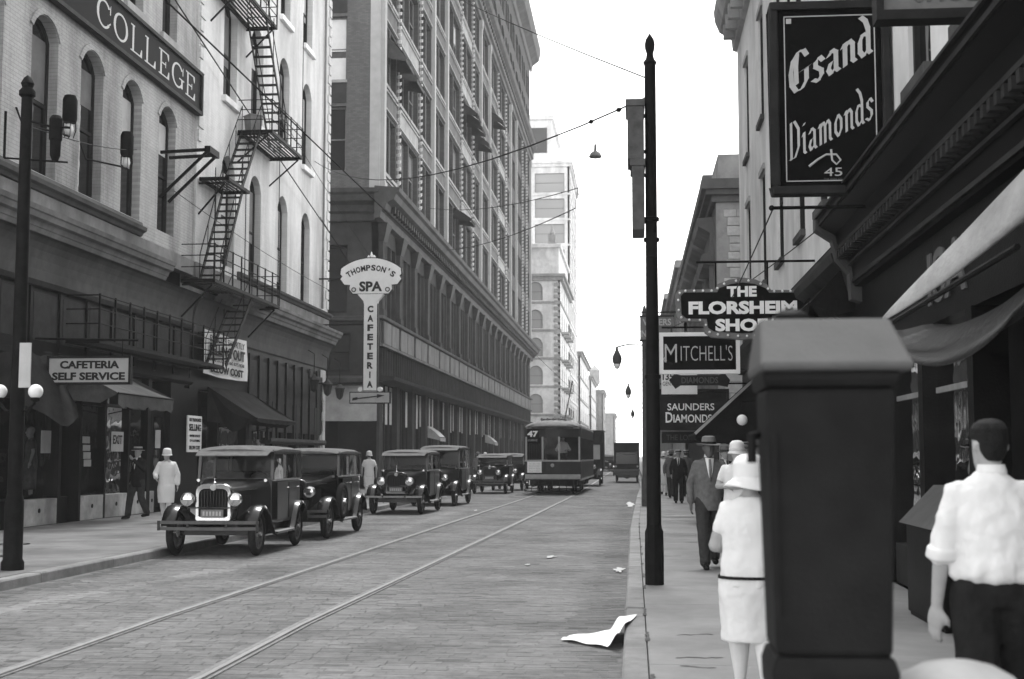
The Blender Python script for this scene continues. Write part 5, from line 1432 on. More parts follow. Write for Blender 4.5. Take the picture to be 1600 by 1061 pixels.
b = MB(); b.tube([(px, py, 6.22), (px + .35, py, 6.12), (px + .62, py, 6.1)], .018, 6); b.tube([(px - .3, py, 5.7), (px + .6, py, 5.62)], .014, 6); b.tube([(px - .3, py, 5.7), (px - .3, py, 6.35)], .018, 6); b.build('cross_arm', 'iron_pole', pl_)
MB().lathe((px + .42, py, 5.72), [(.04, -.08), (.07, 0), (.075, .2), (.09, .22), (.09, .5), (.06, .55)], 10).build('insulator', 'iron_pole', pl_)
MB().box(px + .06, px + .22, py - .12, py - .1, 2.55, 3.15).build('paper_notice', 'sign_pale', pl_)

# two lamp posts farther down the right kerb
for k, (y, x) in enumerate(((41, .36), (62, .62), (95, .8))):
    l = thing('lamp_post', (x, y, .13), ('nearer arm lamp post behind the iron pole', 'second arm lamp post farther down the right kerb', 'farthest arm lamp post down the right kerb')[k], 'lamp post', 'arm lamp posts along the right kerb')
    MB().lathe((x, y, .13), [(.13, 0), (.13, .8), (.1, .86), (.075, 5.9), (.02, 6.1)], 10).build('shaft', 'iron_pole_grey', l, autosm=True)
    MB().tube([(x, y, 5.0), (x - .55, y, 5.02), (x - .84, y, 4.95)], .025, 6).build('arm', 'iron_pole_grey', l)
    MB().lathe((x - .84, y, 4.3), [(.001, 0), (.06, .03), (.13, .18), (.15, .3), (.12, .4), (.05, .55), (.03, .66)], 12).build('lantern', 'globe' if False else 'iron_pole_grey', l, autosm=True)
    MB().lathe((x - .84, y, 4.26), [(.001, 0), (.07, .05), (.12, .17)], 12).build('glass_bowl', 'globe', l, smooth=True)
sl = thing('street_lamp', (-1.62, 60, 15.1), 'shallow shaded lamp hanging over the middle of the street', 'lamp')
MB().lathe((-1.62, 60, 15.1), [(.001, 0), (.28, .0), (.3, .04), (.22, .2), (.07, .3), (.05, .6), (.001, .62)], 14).build('shade', 'iron_pole_grey', sl, autosm=True)
MB().tube([(-1.62, 60, 15.7), (-1.62, 60, 16.5)], .015, 6).build('stem', 'iron_pole_grey', sl)

# overhead wires: each its own span
def wire(label, a, b, sag=.15, r=.011, name='overhead_wire', ins=()):
    a, b = Vector(a), Vector(b); n = 14
    pts = [a.lerp(b, i / n) - Vector((0, 0, sag * 4 * (i / n) * (1 - i / n))) for i in range(n + 1)]
    w = MB().tube(pts, r, 5).build(name, 'wire')
    tag(w, label, 'wire', 'overhead wires')
    for t in ins:
        p = a.lerp(b, t) - Vector((0, 0, sag * 4 * t * (1 - t)))
        MB().tube([p - (b - a).normalized() * .09, p, p + (b - a).normalized() * .09], [.012, .035, .012], 6).build('insulator', 'iron', w)
    return w
wire('span wire from the top of the iron pole to the upper left wall', (.235, 16.1, 6.0), (-12.85, 53, 13.6), .9, .012, ins=(.03, .06))
wire('thick guy wire slanting over the fire escape', (-8.24, 17.4, 6.3) if False else (-12.6, 30.5, 15.2), (-12.5, 56.0, 10.6), .1, .022)
wire('wire from the left lamp post to the college wall', (-8.24, 17.4, 6.15), (-12.85, 33.5, 9.6), .1, .009)
wire('lower span wire between the brick block and the street', (-12.8, 88, 15.3), (-2.2, 52, 11.3), .4, .02, ins=(.93,))
wire('upper span wire between the brick block and the street', (-12.8, 84, 17.4), (-2.1, 52, 12.1), .4, .018, ins=(.93,))
wire('thin wire joining the two street span wires', (-2.2, 52, 11.3), (-1.7, 50.5, 14.0), .05, .012)
wire('long trolley wire above the tracks', (-4.0, 8, 5.55), (-3.2, 200, 5.8), .0, .009)
wire('wire along the whitewashed wall above the cornice', (-12.7, 36, 9.0), (-12.7, 56.5, 8.6), .15, .010)
wire('wire running down behind the grand sign bracket', (1.68, 16.02, 4.58), (1.7, 36, 4.2), .15, .009)
wire('second wire behind the big black sign', (2.9, 16.3, 4.9), (1.0, 39, 5.3), .2, .009)
wire('thin wire sloping from the fan sign to the brick block', (-10.6, 54.2, 9.6), (-12.9, 46, 14.5), .1, .010)
wire('faint wire high in the bright sky', (-12.7, 70, 28.5), (.24, 16.1, 6.2), .3, .010)

# ------------------------------------------------------------------ foreground: call box, bin
cb = thing('call_box', (.545, 3.95, .13), 'dark upright street box with a sloping pale cap close to the camera', 'street box')
c0 = (.545, 3.95)
def ring(w, d, z, cx=.545, cy=3.95): return [(cx - w / 2, cy - d / 2, z), (cx + w / 2, cy - d / 2, z), (cx + w / 2, cy + d / 2, z), (cx - w / 2, cy + d / 2, z)]
m = MB(); m.loft([ring(.315, .30, 1.09), ring(.352, .34, 1.83)]); m.build('cabinet', 'call_box', cb, bevel=.018)
m = MB(); m.loft([ring(.34, .33, .98), ring(.345, .33, 1.05), ring(.32, .305, 1.09)]); m.build('base_moulding', 'call_box', cb, bevel=.008)
m = MB(); m.loft([ring(.40, .40, .80), ring(.40, .40, .90), ring(.34, .33, .98)]); m.loft([ring(.26, .26, .2), ring(.24, .24, .80)]); m.loft([ring(.42, .42, .131), ring(.42, .42, .2)]); m.build('pedestal', 'call_box', cb, bevel=.01)
m = MB(); m.loft([ring(.36, .36, 1.83), ring(.37, .38, 1.85), ring(.375, .385, 1.872)]); m.build('eave', 'call_box', cb, bevel=.006)
m = MB()
m.loft([[(.352, 3.74, 1.873), (.763, 3.74, 1.873), (.763, 4.17, 1.873), (.352, 4.17, 1.873)], [(.350, 3.735, 1.893), (.765, 3.735, 1.893), (.765, 4.175, 1.893), (.350, 4.175, 1.893)], [(.368, 3.92, 2.035), (.735, 3.92, 2.035), (.735, 4.10, 2.035), (.368, 4.10, 2.035)]])
m.build('sloping_cap', 'call_box_cap', cb, bevel=.01)
m = MB(); m.tube([(.392, 3.785, 1.2), (.388, 3.772, 1.7)], .008, 6); m.build('door_seam', 'call_box', cb)
MB().tube([(.355, 3.90, 1.70), (.335, 3.88, 1.70), (.335, 3.88, 1.62)], .014, 8).build('hinge', 'call_box', cb)
fin = MB(); fin.lathe((.47, 4.02, 2.035), [(.05, 0), (.05, .02), (.03, .035), (.001, .04)], 12); fin.build('cap_knob', 'call_box', cb, autosm=True)

bn_ = thing('litter_bin', (.905, 3.95, .13), 'pale domed lid of a round street bin cut off by the bottom edge', 'bin')
MB().lathe((.905, 3.95, .13), [(.17, 0), (.19, .4), (.195, .80), (.001, .80)], 28).build('drum', 'bin_paint', bn_, autosm=True)
MB().lathe((.905, 3.95, .13), [(.20, .79), (.21, .80), (.212, .83), (.2, .84), (.185, .862), (.15, .895), (.10, .922), (.05, .934), (.001, .938)], 32).build('domed_lid', 'bin_paint', bn_, autosm=True)
for z in (.2, .62): MB().lathe((.905, 3.95, .13 + z), [(.183 + z * .01, -.015), (.20 + z * .01, -.01), (.20 + z * .01, .01), (.183 + z * .01, .015)], 28, caps=False).build('hoop', 'bin_paint', bn_)

# loose paper on the kerb, wet patches, covers
pp = []
for j in range(13):
    v = j / 12; row = []
    for i in range(31):
        u = i / 30
        e0 = Vector((-.66, 12.15, .012)).lerp(Vector((-.13, 11.55, .014)), u)
        e1 = Vector((-.60, 12.35, .012)).lerp(Vector((.02, 13.0, .02)), u)
        p_ = e0.lerp(e1, v); lift = max(0, u - .55) / .45
        q_ = min(1, max(0, (p_.x + .24) / .10)); q_ = q_ * q_ * (3 - 2 * q_)
        x, y = p_.x, p_.y; z = p_.z * (1 - q_) + .148 * q_ + .012 * math.sin(7 * u + 4 * v) ** 2 + .02 * lift * math.sin(5 * v)
        row.append((x, y, z))
    pp.append(row)
m = MB(); m.loft(pp, caps=False, closed=False); o = m.build('sheet_of_paper', 'paper', smooth=True); tag(o, 'loose white newspaper sheet lying against the right kerb', 'paper')
def blob(name, label, x, y, rx, ry, z, m, cat, seed):
    r_ = random.Random(seed); pts = []
    for k in range(22):
        t = 2 * math.pi * k / 22; q = r_.uniform(.45, 1.1); pts.append((x + rx * q * math.cos(t), y + ry * q * math.sin(t), z))
    o = MB(); o.extrude(pts, (0, 0, .004)); o = o.build(name, m); tag(o, label, cat); return o
blob('paper_scrap', 'pale trodden scrap on the road beside the right kerb', -.22, 19.6, .10, .45, .010, 'wet_stain', 'scrap', 1)
blob('paper_scrap', 'small pale scrap in the road centre left of the kerb scraps', -1.35, 22.0, .09, .28, .010, 'wet_stain', 'scrap', 2)
blob('paper_scrap', 'tiny pale scrap nearest the camera in the road', -1.6, 20.4, .05, .16, .010, 'wet_stain', 'scrap', 3)
blob('paper_scrap', 'far pale puddle by the right kerb near the second lamp post', -.12, 46, .2, 2.4, .010, 'wet_stain', 'scrap', 4)
blob('paper_scrap', 'white scrap by the parked cars in the far road', -4.75, 40.5, .05, .2, .010, 'paper', 'scrap', 9)
for k, (x, y) in enumerate(((-10.6, 22.4), (-9.7, 19.6), (-9.3, 18.4))):
    o = MB(); o.lathe((x, y, .131), [(.001, .006), (.22, .006), (.23, .0)], 20); o = o.build('iron_cover', 'iron_pole_grey')
    tag(o, ('iron cover plate farthest back on the left pavement', 'iron cover plate in the middle of the left pavement', 'iron cover plate nearest the left kerb')[k], 'cover', 'pavement covers')
    m_ = MB().lathe((x, y, .131), [(.24, .0), (.27, .0), (.27, .008), (.24, .008)], 20, caps=False).build('rim', 'iron_pole', o)
# ------------------------------------------------------------------ vehicles (local frame: front at y = 0 facing -Y, x = 0 on the centre line)
def rrect(w, z0, z1, y, rt=.1, rb=.02, n=5):
    """section in the xz plane, rounded top corners"""
    pts = []
    a = w / 2
    for k in range(n + 1):
        t = math.pi / 2 * k / n; pts.append((a - rt + rt * math.cos(t), y, z1 - rt + rt * math.sin(t)))
    for k in range(n + 1):
        t = math.pi / 2 + math.pi / 2 * k / n; pts.append((-a + rt + rt * math.cos(t), y, z1 - rt + rt * math.sin(t)))
    pts += [(-a, y, z0 + rb), (-a + rb, y, z0), (a - rb, y, z0), (a, y, z0 + rb)]
    return pts
def wheel_meshes(r=.37, wood=True):
    t = MB(); n = 24; ring = []
    for k in range(10):
        a = 2 * math.pi * k / 10; ring.append((r - .06 + .062 * math.cos(a), .06 * math.sin(a)))
    t.lathe((0, 0, 0), ring + ring[:1], n, axis='x', caps=False)
    rim = MB(); rim.lathe((0, 0, 0), [(r - .13, -.035), (r - .10, -.04), (r - .10, .04), (r - .13, .035), (r - .13, -.035)], n, axis='x', caps=False)
    if wood:
        for k in range(12):
            a = 2 * math.pi * k / 12
            rim.bar((0, .05 * math.cos(a), .05 * math.sin(a)), (0, (r - .115) * math.cos(a), (r - .115) * math.sin(a)), .035, .03, up=(1, 0, 0))
    else:
        rim.lathe((0, 0, 0), [(.04, .03), (.1, .035), (r - .13, .012), (r - .13, -.012), (.1, -.03), (.04, -.03)], n, axis='x')
    hub = MB(); hub.lathe((0, 0, 0), [(.001, .09), (.05, .085), (.06, .03), (.075, .02), (.075, -.03), (.001, -.03)], 14, axis='x')
    return share(t, 'tyre', 'tyre', True), share(rim, 'wheel', 'wheel_wood'), share(hub, 'hub', 'nickel', False)
WH = wheel_meshes(.37, True); WHD = wheel_meshes(.36, False)
def put_wheel(root, x, y, r, wh, flip=1, name='wheel', rz=0):
    w = inst(name, wh[1], root, (x, y, r), local=True)
    w.rotation_euler = (wr.uniform(0, 1), 0, rz)
    if flip < 0: w.scale = (-1, 1, 1)
    inst('tyre', wh[0], w, local=True); inst('hub', wh[2], w, local=True)
    return w
def fender(path, x, w, m, root, thick=.018):
    mb = MB(); rings = []
    for i, (y, z) in enumerate(path):
        a = path[max(0, i - 1)]; b = path[min(len(path) - 1, i + 1)]
        d = Vector((0, b[0] - a[0], b[1] - a[1])).normalized(); nrm = Vector((0, -d.z, d.y))
        if nrm.z < 0 and abs(nrm.z) > .3: nrm = -nrm
        ring_ = []
        for q, h in ((-.5, -.055), (-.42, -.012), (-.22, .008), (0, .014), (.22, .008), (.42, -.012), (.5, -.055)):
            ring_.append(Vector((x + w * q, y, z)) + nrm * h)
        for q, h in ((.47, -.062), (0, -.004), (-.47, -.062)): ring_.append(Vector((x + w * q, y, z)) + nrm * h)
        rings.append(ring_)
    mb.loft(rings); return mb.build('fender', m, root, local=True, autosm=True)
def make_car(label, loc, rz=0.0, wb=2.62, roof=1.80, body='car_dark', fend='car_black', shell='nickel', visor=True, disc=False, spare=False, bumper='double', wide=1.0, hood=1.0, mascot=False, plate=True, name='parked_car', lamp=.115, top='car_roof', detail=True, group='cars parked along the left kerb'):
    r_ = thing(name, loc, label, 'car', group, rz)
    B_ = lambda mb, n, m, par=None, **k: mb.build(n, m, par or r_, local=True, **k)
    fa = .52; ra = fa + wb; end = ra + .62; cow = fa + .82 * hood; W = 1.38 * wide
    wh = WHD if disc else WH; R_ = .37
    # chassis
    c = MB(); c.box(-.36, -.28, .12, end - .1, .42, .52); c.box(.28, .36, .12, end - .1, .42, .52); c.box(-.6, .6, fa - .04, fa + .04, .33, .42); c.box(-.6, .6, ra - .05, ra + .05, .33, .43); c.box(-.28, .28, .9, end - .4, .36, .44); B_(c, 'chassis', 'car_black')
    # radiator
    rad_y = .34
    m = MB(); out_ = rrect(.60, .58, 1.18, 0, .13); inn = [(x * .82, y, .64 + (z - .58) * (.46 / .60)) for x, y, z in out_]
    m.loft([[(x, rad_y + .09, z) for x, y, z in out_], [(x, rad_y, z) for x, y, z in out_], [(x, rad_y - .015, z) for x, y, z in [(x_ * .97, y_, .58 + (z_ - .58) * .985) for x_, y_, z_ in out_]], [(x, rad_y - .01, z) for x, y, z in inn], [(x, rad_y + .02, z) for x, y, z in inn]], caps=False)
    sh = B_(m, 'radiator_shell', shell, autosm=True)
    m = MB(); m.poly([(x, rad_y + .015, z) for x, y, z in inn]); core_ = B_(m, 'radiator_core', 'radiator', sh)
    if detail:
        g_ = MB()
        for k in range(9): x = -.2 + .05 * k; g_.box(x - .004, x + .004, rad_y + .002, rad_y + .012, .66, 1.07)
        B_(g_, 'radiator_bars', 'car_black', sh)
        m = MB(); m.lathe((0, rad_y - .02, 1.12), [(.001, -.012), (.05, -.01), (.05, .01)], 12, axis='y'); B_(m, 'badge', 'letter_grey', sh)
    m = MB(); m.lathe((0, rad_y + .05, 1.17), [(.03, 0), (.035, .03), (.012, .05), (.012, .09 if not mascot else .2), (.001, .1 if not mascot else .22)], 10); B_(m, 'radiator_cap', 'nickel', sh, autosm=True)
    # hood and cowl
    m = MB(); m.loft([rrect(.58, .60, 1.165, rad_y + .09, .13), rrect(.72, .60, 1.19, (rad_y + cow) / 2, .16), rrect(.92, .58, 1.22, cow, .18), rrect(W - .10, .56, 1.25, cow + .28, .16)])
    hd = B_(m, 'hood', body, autosm=True)
    if detail:
        for s_ in (-1, 1):
            m = MB()
            for k in range(9):
                y = rad_y + .3 + k * .05; w_ = .5 * (.60 + (.92 - .60) * (y - rad_y) / (cow - rad_y)) + .004
                m.box(s_ * w_ - .008, s_ * w_ + .008, y, y + .02, .72, .98)
            B_(m, 'louvres', body, hd)
            m = MB(); m.bar((s_ * .315, rad_y + .1, 1.06), (s_ * .47, cow, 1.08), .012); B_(m, 'hood_moulding', 'nickel' if detail == 2 else body, hd)
    # lower body
    z1 = 1.22; y0 = cow + .26
    m = MB(); m.loft([rrect(W - .10, .52, z1, y0, .03), rrect(W, .48, z1, y0 + .25, .03), rrect(W + .04, .48, z1, ra - .3, .03), rrect(W + .0, .50, z1, ra + .25, .04), rrect(W - .14, .56, z1 - .01, end - .05, .06), rrect(W - .3, .66, z1 - .06, end, .1)])
    bd_ = B_(m, 'body', body, autosm=True)
    for s_ in (-1, 1):
        m = MB(); m.bar((s_ * (W / 2 + .005), y0 + .02, z1 + .002), (s_ * (W / 2 + .012), ra + .2, z1 + .002), .03, .03); B_(m, 'belt_moulding', 'running_board' if detail else body, bd_)
        for ya, yb in ((y0 + .12, y0 + .86), (y0 + .92, y0 + 1.60)):
            m = MB(); m.box(s_ * (W / 2 + .022) - .006, s_ * (W / 2 + .022) + .006, ya, yb, .54, 1.18); dr_ = B_(m, 'door', body, bd_, bevel=.004)
            m = MB(); m.tube([(s_ * (W / 2 + .03), yb - .12, 1.08), (s_ * (W / 2 + .06), yb - .12, 1.08), (s_ * (W / 2 + .06), yb - .22, 1.08)], .011, 6); h_ = B_(m, 'door_handle', 'nickel', dr_) if False else B_(m, 'door_handle', 'nickel', bd_)
    # cabin: posts, roof, glass
    zr = roof - .09; yb_ = ra + .38
    wsy = y0 + .0
    for s_ in (-1, 1):
        X = s_ * (W / 2 - .04)
        for (ya, yb, za, zb, t) in ((wsy, wsy + .06, z1, zr, .06), (y0 + .86, y0 + .88, z1, zr, .06), (y0 + 1.60, y0 + 1.62, z1, zr, .05), (yb_, yb_, z1, zr, .16)):
            m = MB(); m.bar((X, ya, za), (X * .985, yb, zb), .05, t, up=(0, 1, 0)); B_(m, 'pillar', body)
        for ya, yb in ((wsy + .05, y0 + .85), (y0 + .90, y0 + 1.59), (y0 + 1.64, yb_ - .06)):
            if yb - ya < .15: continue
            m = MB(); m.quad((X + s_ * .0, ya, z1), (X, yb, z1), (X * .985, yb, zr), (X * .985, ya, zr)); B_(m, 'side_window', 'pane_car')
        m = MB(); m.bar((X * .99, wsy, zr), (X * .99, yb_, zr), .06, .07); B_(m, 'roof_rail', body)
    m = MB(); m.quad((-W / 2 + .07, wsy + .02, z1), (W / 2 - .07, wsy + .02, z1), (W / 2 - .07, wsy + .06, zr), (-W / 2 + .07, wsy + .06, zr)); wsn_ = B_(m, 'windshield', 'pane_car')
    m = MB(); m.bar((-W / 2 + .05, wsy + .02, z1 + .01), (W / 2 - .05, wsy + .02, z1 + .01), .04, .05); m.bar((-W / 2 + .05, wsy + .06, zr - .02), (W / 2 - .05, wsy + .06, zr - .02), .05, .06); B_(m, 'windshield_frame', body, wsn_)
    m = MB(); m.box(-W / 2 + .02, W / 2 - .02, yb_ - .03, yb_ + .07, z1, zr); bk = B_(m, 'rear_panel', body, bevel=.04)
    m = MB(); m.box(-.32, .32, yb_ + .072, yb_ + .08, z1 + .12, zr - .1); B_(m, 'rear_window', 'pane_dark', bk)
    m = MB(); rings = []
    for y, w_, z_ in ((wsy - .10, W - .12, roof - .06), (wsy + .02, W - .0, roof - .02), (wsy + .5, W + .02, roof + .01), (ra - .1, W + .02, roof + .005), (yb_ - .05, W + .0, roof - .03), (yb_ + .1, W - .08, roof - .10)):
        rings.append([(-w_ / 2, y, zr), (-w_ / 2, y, z_ - .05), (-w_ / 2 + .08, y, z_ - .015), (-w_ / 4, y, z_ + .012), (0, y, z_ + .02), (w_ / 4, y, z_ + .012), (w_ / 2 - .08, y, z_ - .015), (w_ / 2, y, z_ - .05), (w_ / 2, y, zr)])
    m.loft(rings); B_(m, 'roof', top, autosm=True)
    if visor:
        m = MB(); m.loft([[(-W / 2 + .04, wsy - .08, roof - .07), (W / 2 - .04, wsy - .08, roof - .07), (W / 2 - .04, wsy - .08, roof - .085), (-W / 2 + .04, wsy - .08, roof - .085)], [(-W / 2 + .06, wsy - .30, roof - .15), (W / 2 - .06, wsy - .30, roof - .15), (W / 2 - .06, wsy - .30, roof - .165), (-W / 2 + .06, wsy - .30, roof - .165)]]); B_(m, 'sun_visor', top)
    # seats and steering wheel
    for ya in (y0 + .75, y0 + 1.55):
        m = MB(); m.box(-W / 2 + .1, W / 2 - .1, ya, ya + .16, .9, 1.36); B_(m, 'seat', 'cloth_charcoal', bevel=.04)
    m = MB(); m.lathe((0, 0, 0), [(.17, -.012), (.195, 0), (.17, .012), (.165, 0), (.17, -.012)], 18, caps=False)
    st = B_(m, 'steering_wheel', 'car_black'); st.location = (.32, y0 + .38, 1.22); st.rotation_euler = (R(-50), 0, 0)
    # fenders, running boards
    fx = .69 * wide
    fp_ = [(fa - .40, .50), (fa - .36, .62), (fa - .26, .74), (fa - .1, .82), (fa + .06, .835), (fa + .22, .79), (fa + .38, .68), (fa + .54, .52), (fa + .70, .39), (fa + .84, .335)]
    rp = [(ra - .62, .335), (ra - .5, .42), (ra - .40, .58), (ra - .26, .74), (ra - .08, .82), (ra + .08, .83), (ra + .26, .76), (ra + .40, .62), (ra + .46, .46)]
    for s_ in (-1, 1):
        fender(fp_, s_ * fx, .27, fend, r_); fender(rp, s_ * fx, .27, fend, r_)
        m = MB(); m.box(s_ * fx - .14, s_ * fx + .14, fa + .82, ra - .6, .315, .345); rb_ = B_(m, 'running_board', 'car_black')
        m = MB(); m.box(s_ * fx - .125, s_ * fx + .145, fa + .84, ra - .62, .346, .352); B_(m, 'tread_mat', 'running_board', rb_)
        m = MB(); m.box(s_ * (fx - .13), s_ * (fx - .13) + .01, fa + .7, ra - .55, .345, .52); B_(m, 'apron', fend, rb_)
        # inner fender valance joins fender and chassis
        m = MB(); m.poly([(s_ * .33, fa - .28, .52), (s_ * .56, fa - .2, .74), (s_ * .56, fa + .3, .72), (s_ * .46, fa + .6, .55), (s_ * .33, fa + .6, .52)]); B_(m, 'valance', fend)
        for y in (fa, ra): put_wheel(r_, s_ * .685 * wide, y, R_, wh, s_)
        # head lamps
        lx = s_ * .40 * wide
        m = MB(); m.lathe((lx, rad_y - .10, .93), [(lamp, -.055), (lamp * 1.04, -.03), (lamp * .98, .02), (lamp * .75, .10), (lamp * .3, .15), (.001, .16)], 18, axis='y', caps=False); hl = B_(m, 'headlight', 'nickel' if detail else fend, autosm=True)
        m = MB(); m.lathe((lx, rad_y - .10, .93), [(.001, -.075), (lamp * .5, -.07), (lamp * .86, -.055), (lamp * .96, -.045)], 18, axis='y', caps=False); B_(m, 'lens', 'reflector', hl, smooth=True)
        m = MB(); m.tube([(lx, rad_y - .04, .84), (lx, rad_y, .7), (s_ * .32, rad_y + .06, .52)], .018, 6); B_(m, 'lamp_bracket', fend, hl)
        if detail:
            m = MB(); m.lathe((s_ * (W / 2 - .1), cow + .06, 1.22), [(.028, -.03), (.03, 0), (.02, .05), (.001, .06)], 10, axis='y'); B_(m, 'cowl_lamp', 'nickel', autosm=True)
    m = MB(); m.bar((-.40 * wide, rad_y - .06, .79), (.40 * wide, rad_y - .06, .79), .022, .022); B_(m, 'lamp_tie_bar', fend)
    if bumper:
        bm_ = MB()
        for z in ((.46, .56) if bumper == 'double' else (.50,)):
            n = 10; rows_ = []
            for i in range(n + 1):
                x = -.84 * wide + 1.68 * wide * i / n; yy = .02 + .06 * (2 * i / n - 1) ** 2
                rows_.append([(x, yy - .012, z - .026), (x, yy + .008, z - .026), (x, yy + .008, z + .026), (x, yy - .012, z + .026)])
            bm_.loft(rows_)
        bmp = B_(bm_, 'bumper', 'car_grey' if bumper == 'double' else 'running_board')
        m = MB()
        for s_ in (-1, 1):
            m.box(s_ * .32 - .02, s_ * .32 + .02, .0, .3, .48, .54)
            m.box(s_ * .82 * wide - .02, s_ * .82 * wide + .02, .05, .075, .43, .59)
        B_(m, 'bumper_bracket', 'car_black', bmp)
    if plate:
        m = MB(); m.box(-.19, .19, rad_y - .065, rad_y - .055, .63, .76); p_ = B_(m, 'number_plate', 'plate')
        m = MB()
        for k in range(6): m.box(-.155 + k * .055, -.125 + k * .055, rad_y - .07, rad_y - .065, .66, .73)
        B_(m, 'plate_digits', 'letter_grey', p_)
    if spare:
        w_ = put_wheel(r_, 0.83 * wide, fa + .78, .80, wh, 1, 'spare_wheel', rz=0); w_.location = (.80 * wide, fa + .80, .72)
    return r_
make_car('nearest parked car, dark with a pale square radiator and slatted bumper', (-6.90, 21.42, 0), R(.3), roof=1.80, visor=True, bumper='double', detail=2)
make_car('second parked car, with a spare wheel sunk in the front fender', (-6.78, 26.0, 0), R(-1), wb=2.7, roof=1.78, spare=True, bumper='double', body='car_black', shell='car_dark', lamp=.12, detail=2, visor=False)
make_car('third parked car, with a tall radiator mascot and one flat bumper bar', (-6.68, 37.3, 0), R(-1.5), wb=2.75, roof=1.80, bumper='single', mascot=True, shell='car_black', lamp=.125)
make_car('fourth parked car, tall square topped sedan behind the mascot car', (-6.58, 43.7, 0), R(-2), wb=2.8, roof=1.98, bumper=None, shell='car_dark')
make_car('farthest parked car, beside the front of the tram', (-6.25, 58.0, 0), R(-1), roof=1.72, bumper='double', body='car_black', shell='car_dark')
make_car('car parked behind the farthest sedan, mostly hidden', (-6.0, 63.6, 0), R(-1), roof=1.75, bumper=None, body='car_black', shell='car_dark', detail=0)
make_car('small distant car in the gap between tram and truck', (-2.35, 112, 0), 0, roof=1.75, bumper='single', shell='car_dark', detail=0, name='car', group='cars driving in the street')

def make_truck(label, loc, facing, w=1.9, h=2.6, ln=5.2, rz=0):
    """box truck; facing -1: cab towards the camera, +1: tail towards the camera"""
    r_ = thing('delivery_truck', loc, label, 'truck', 'delivery trucks in the far street', rz)
    B_ = lambda mb, n, m, par=None, **k: mb.build(n, m, par or r_, local=True, **k)
    cy0 = 1.9 if facing < 0 else 0
    m = MB(); m.box(-w / 2, w / 2, cy0, ln, .85, h); bx = B_(m, 'cargo_box', 'truck_body', bevel=.06)
    m = MB(); m.box(-w / 2 - .04, w / 2 + .04, cy0 - .12, ln + .04, h, h + .06); B_(m, 'roof', 'car_roof', bevel=.02)
    m = MB(); m.box(-.45, .45, .1, ln - .1, .55, .84); m.box(-w / 2 + .1, w / 2 - .1, (ln - 1.2) if facing < 0 else .8, (ln - 1.0) if facing < 0 else 1.0, .3, .5); m.lathe((0, (ln - 1.1) if facing < 0 else .9, .42), [(.001, -.2), (.16, -.15), (.2, 0), (.16, .15), (.001, .2)], 10, axis='y'); m.box(-w / 2 + .02, w / 2 - .02, cy0 + .5, cy0 + .56, .45, .84); B_(m, 'chassis', 'car_black')
    if facing < 0:
        m = MB(); m.loft([rrect(.7, .75, 1.35, .25, .1), rrect(1.2, .7, 1.45, 1.15, .12)]); B_(m, 'hood', 'truck_body')
        m = MB(); m.box(-.36, .36, .18, .25, .7, 1.38); B_(m, 'radiator', 'radiator')
        m = MB(); m.box(-w / 2 + .1, w / 2 - .1, 1.15, cy0, .8, 1.45); m.box(-w / 2 + .1, w / 2 - .1, 1.15, cy0 + .1, 2.25, 2.4); B_(m, 'cab', 'truck_body')
        m = MB(); m.quad((-w / 2 + .15, 1.17, 1.45), (w / 2 - .15, 1.17, 1.45), (w / 2 - .15, 1.2, 2.25), (-w / 2 + .15, 1.2, 2.25)); B_(m, 'windshield', 'sign_pale')
        for s_ in (-1, 1):
            m = MB(); m.lathe((s_ * .5, .2, 1.05), [(.001, -.05), (.12, -.03), (.12, 0), (.05, .12), (.001, .13)], 12, axis='y'); B_(m, 'headlight', 'nickel', autosm=True)
            fender([(.05, .6), (.2, .85), (.5, .95), (.85, .8), (1.1, .5)], s_ * .78, .3, 'car_black', r_)
        ys = (.55, ln - 1.1)
    else:
        m = MB(); m.box(-w / 2 + .12, w / 2 - .12, -.03, -.005, 1.15, h - .55); d_ = B_(m, 'rear_door', 'car_black')
        m = MB(); m.box(-w / 2 + .2, w / 2 - .2, -.06, -.03, h - .72, h - .62); B_(m, 'rear_strip', 'sign_grey', d_)
        m = MB(); m.box(-w / 2 - .02, w / 2 + .02, -.12, .02, .72, .84); B_(m, 'rear_step', 'car_grey')
        m = MB(); m.box(-w / 2, w / 2, ln, ln + 1.2, .8, 2.3); B_(m, 'cab', 'truck_body', bevel=.08)
        for s_ in (-1, 1):
            m = MB(); m.lathe((s_ * (w / 2 - .12), -.1, 1.0), [(.001, -.02), (.06, -.02), (.06, .05), (.001, .05)], 10, axis='y'); B_(m, 'tail_lamp', 'letter_grey')
        ys = (.9, ln + .3)
    for y in ys:
        for s_ in (-1, 1): put_wheel(r_, s_ * (w / 2 - .14), y, .40, WHD, s_)
    return r_
make_truck('dark box truck facing the camera just right of the tram', (-2.62, 72.5, 0), -1, 1.9, 3.0, 6.0)
make_truck('dark box truck near the right kerb seen far down the street', (-.42, 83, 0), 1, 1.55, 2.4, 4.6)

# ------------------------------------------------------------------ tram 47
tr = thing('tram', (-3.42, 57.0, 0), 'dark tram numbered 47 coming towards the camera on the tracks', 'tram', rz=R(-.9))
B_ = lambda mb, n, m, par=None, **k: mb.build(n, m, par or tr, local=True, **k)
tw, tl, tz0, tz1 = 2.36, 11.5, .62, 2.78
def tsec(inset, y, z): return None
# curved front in plan: points across the front
def fplan(off=0.0, n=8): return [(-tw / 2 + tw * i / n, off + .28 * (2 * i / n - 1) ** 2 * .6) for i in range(n + 1)]
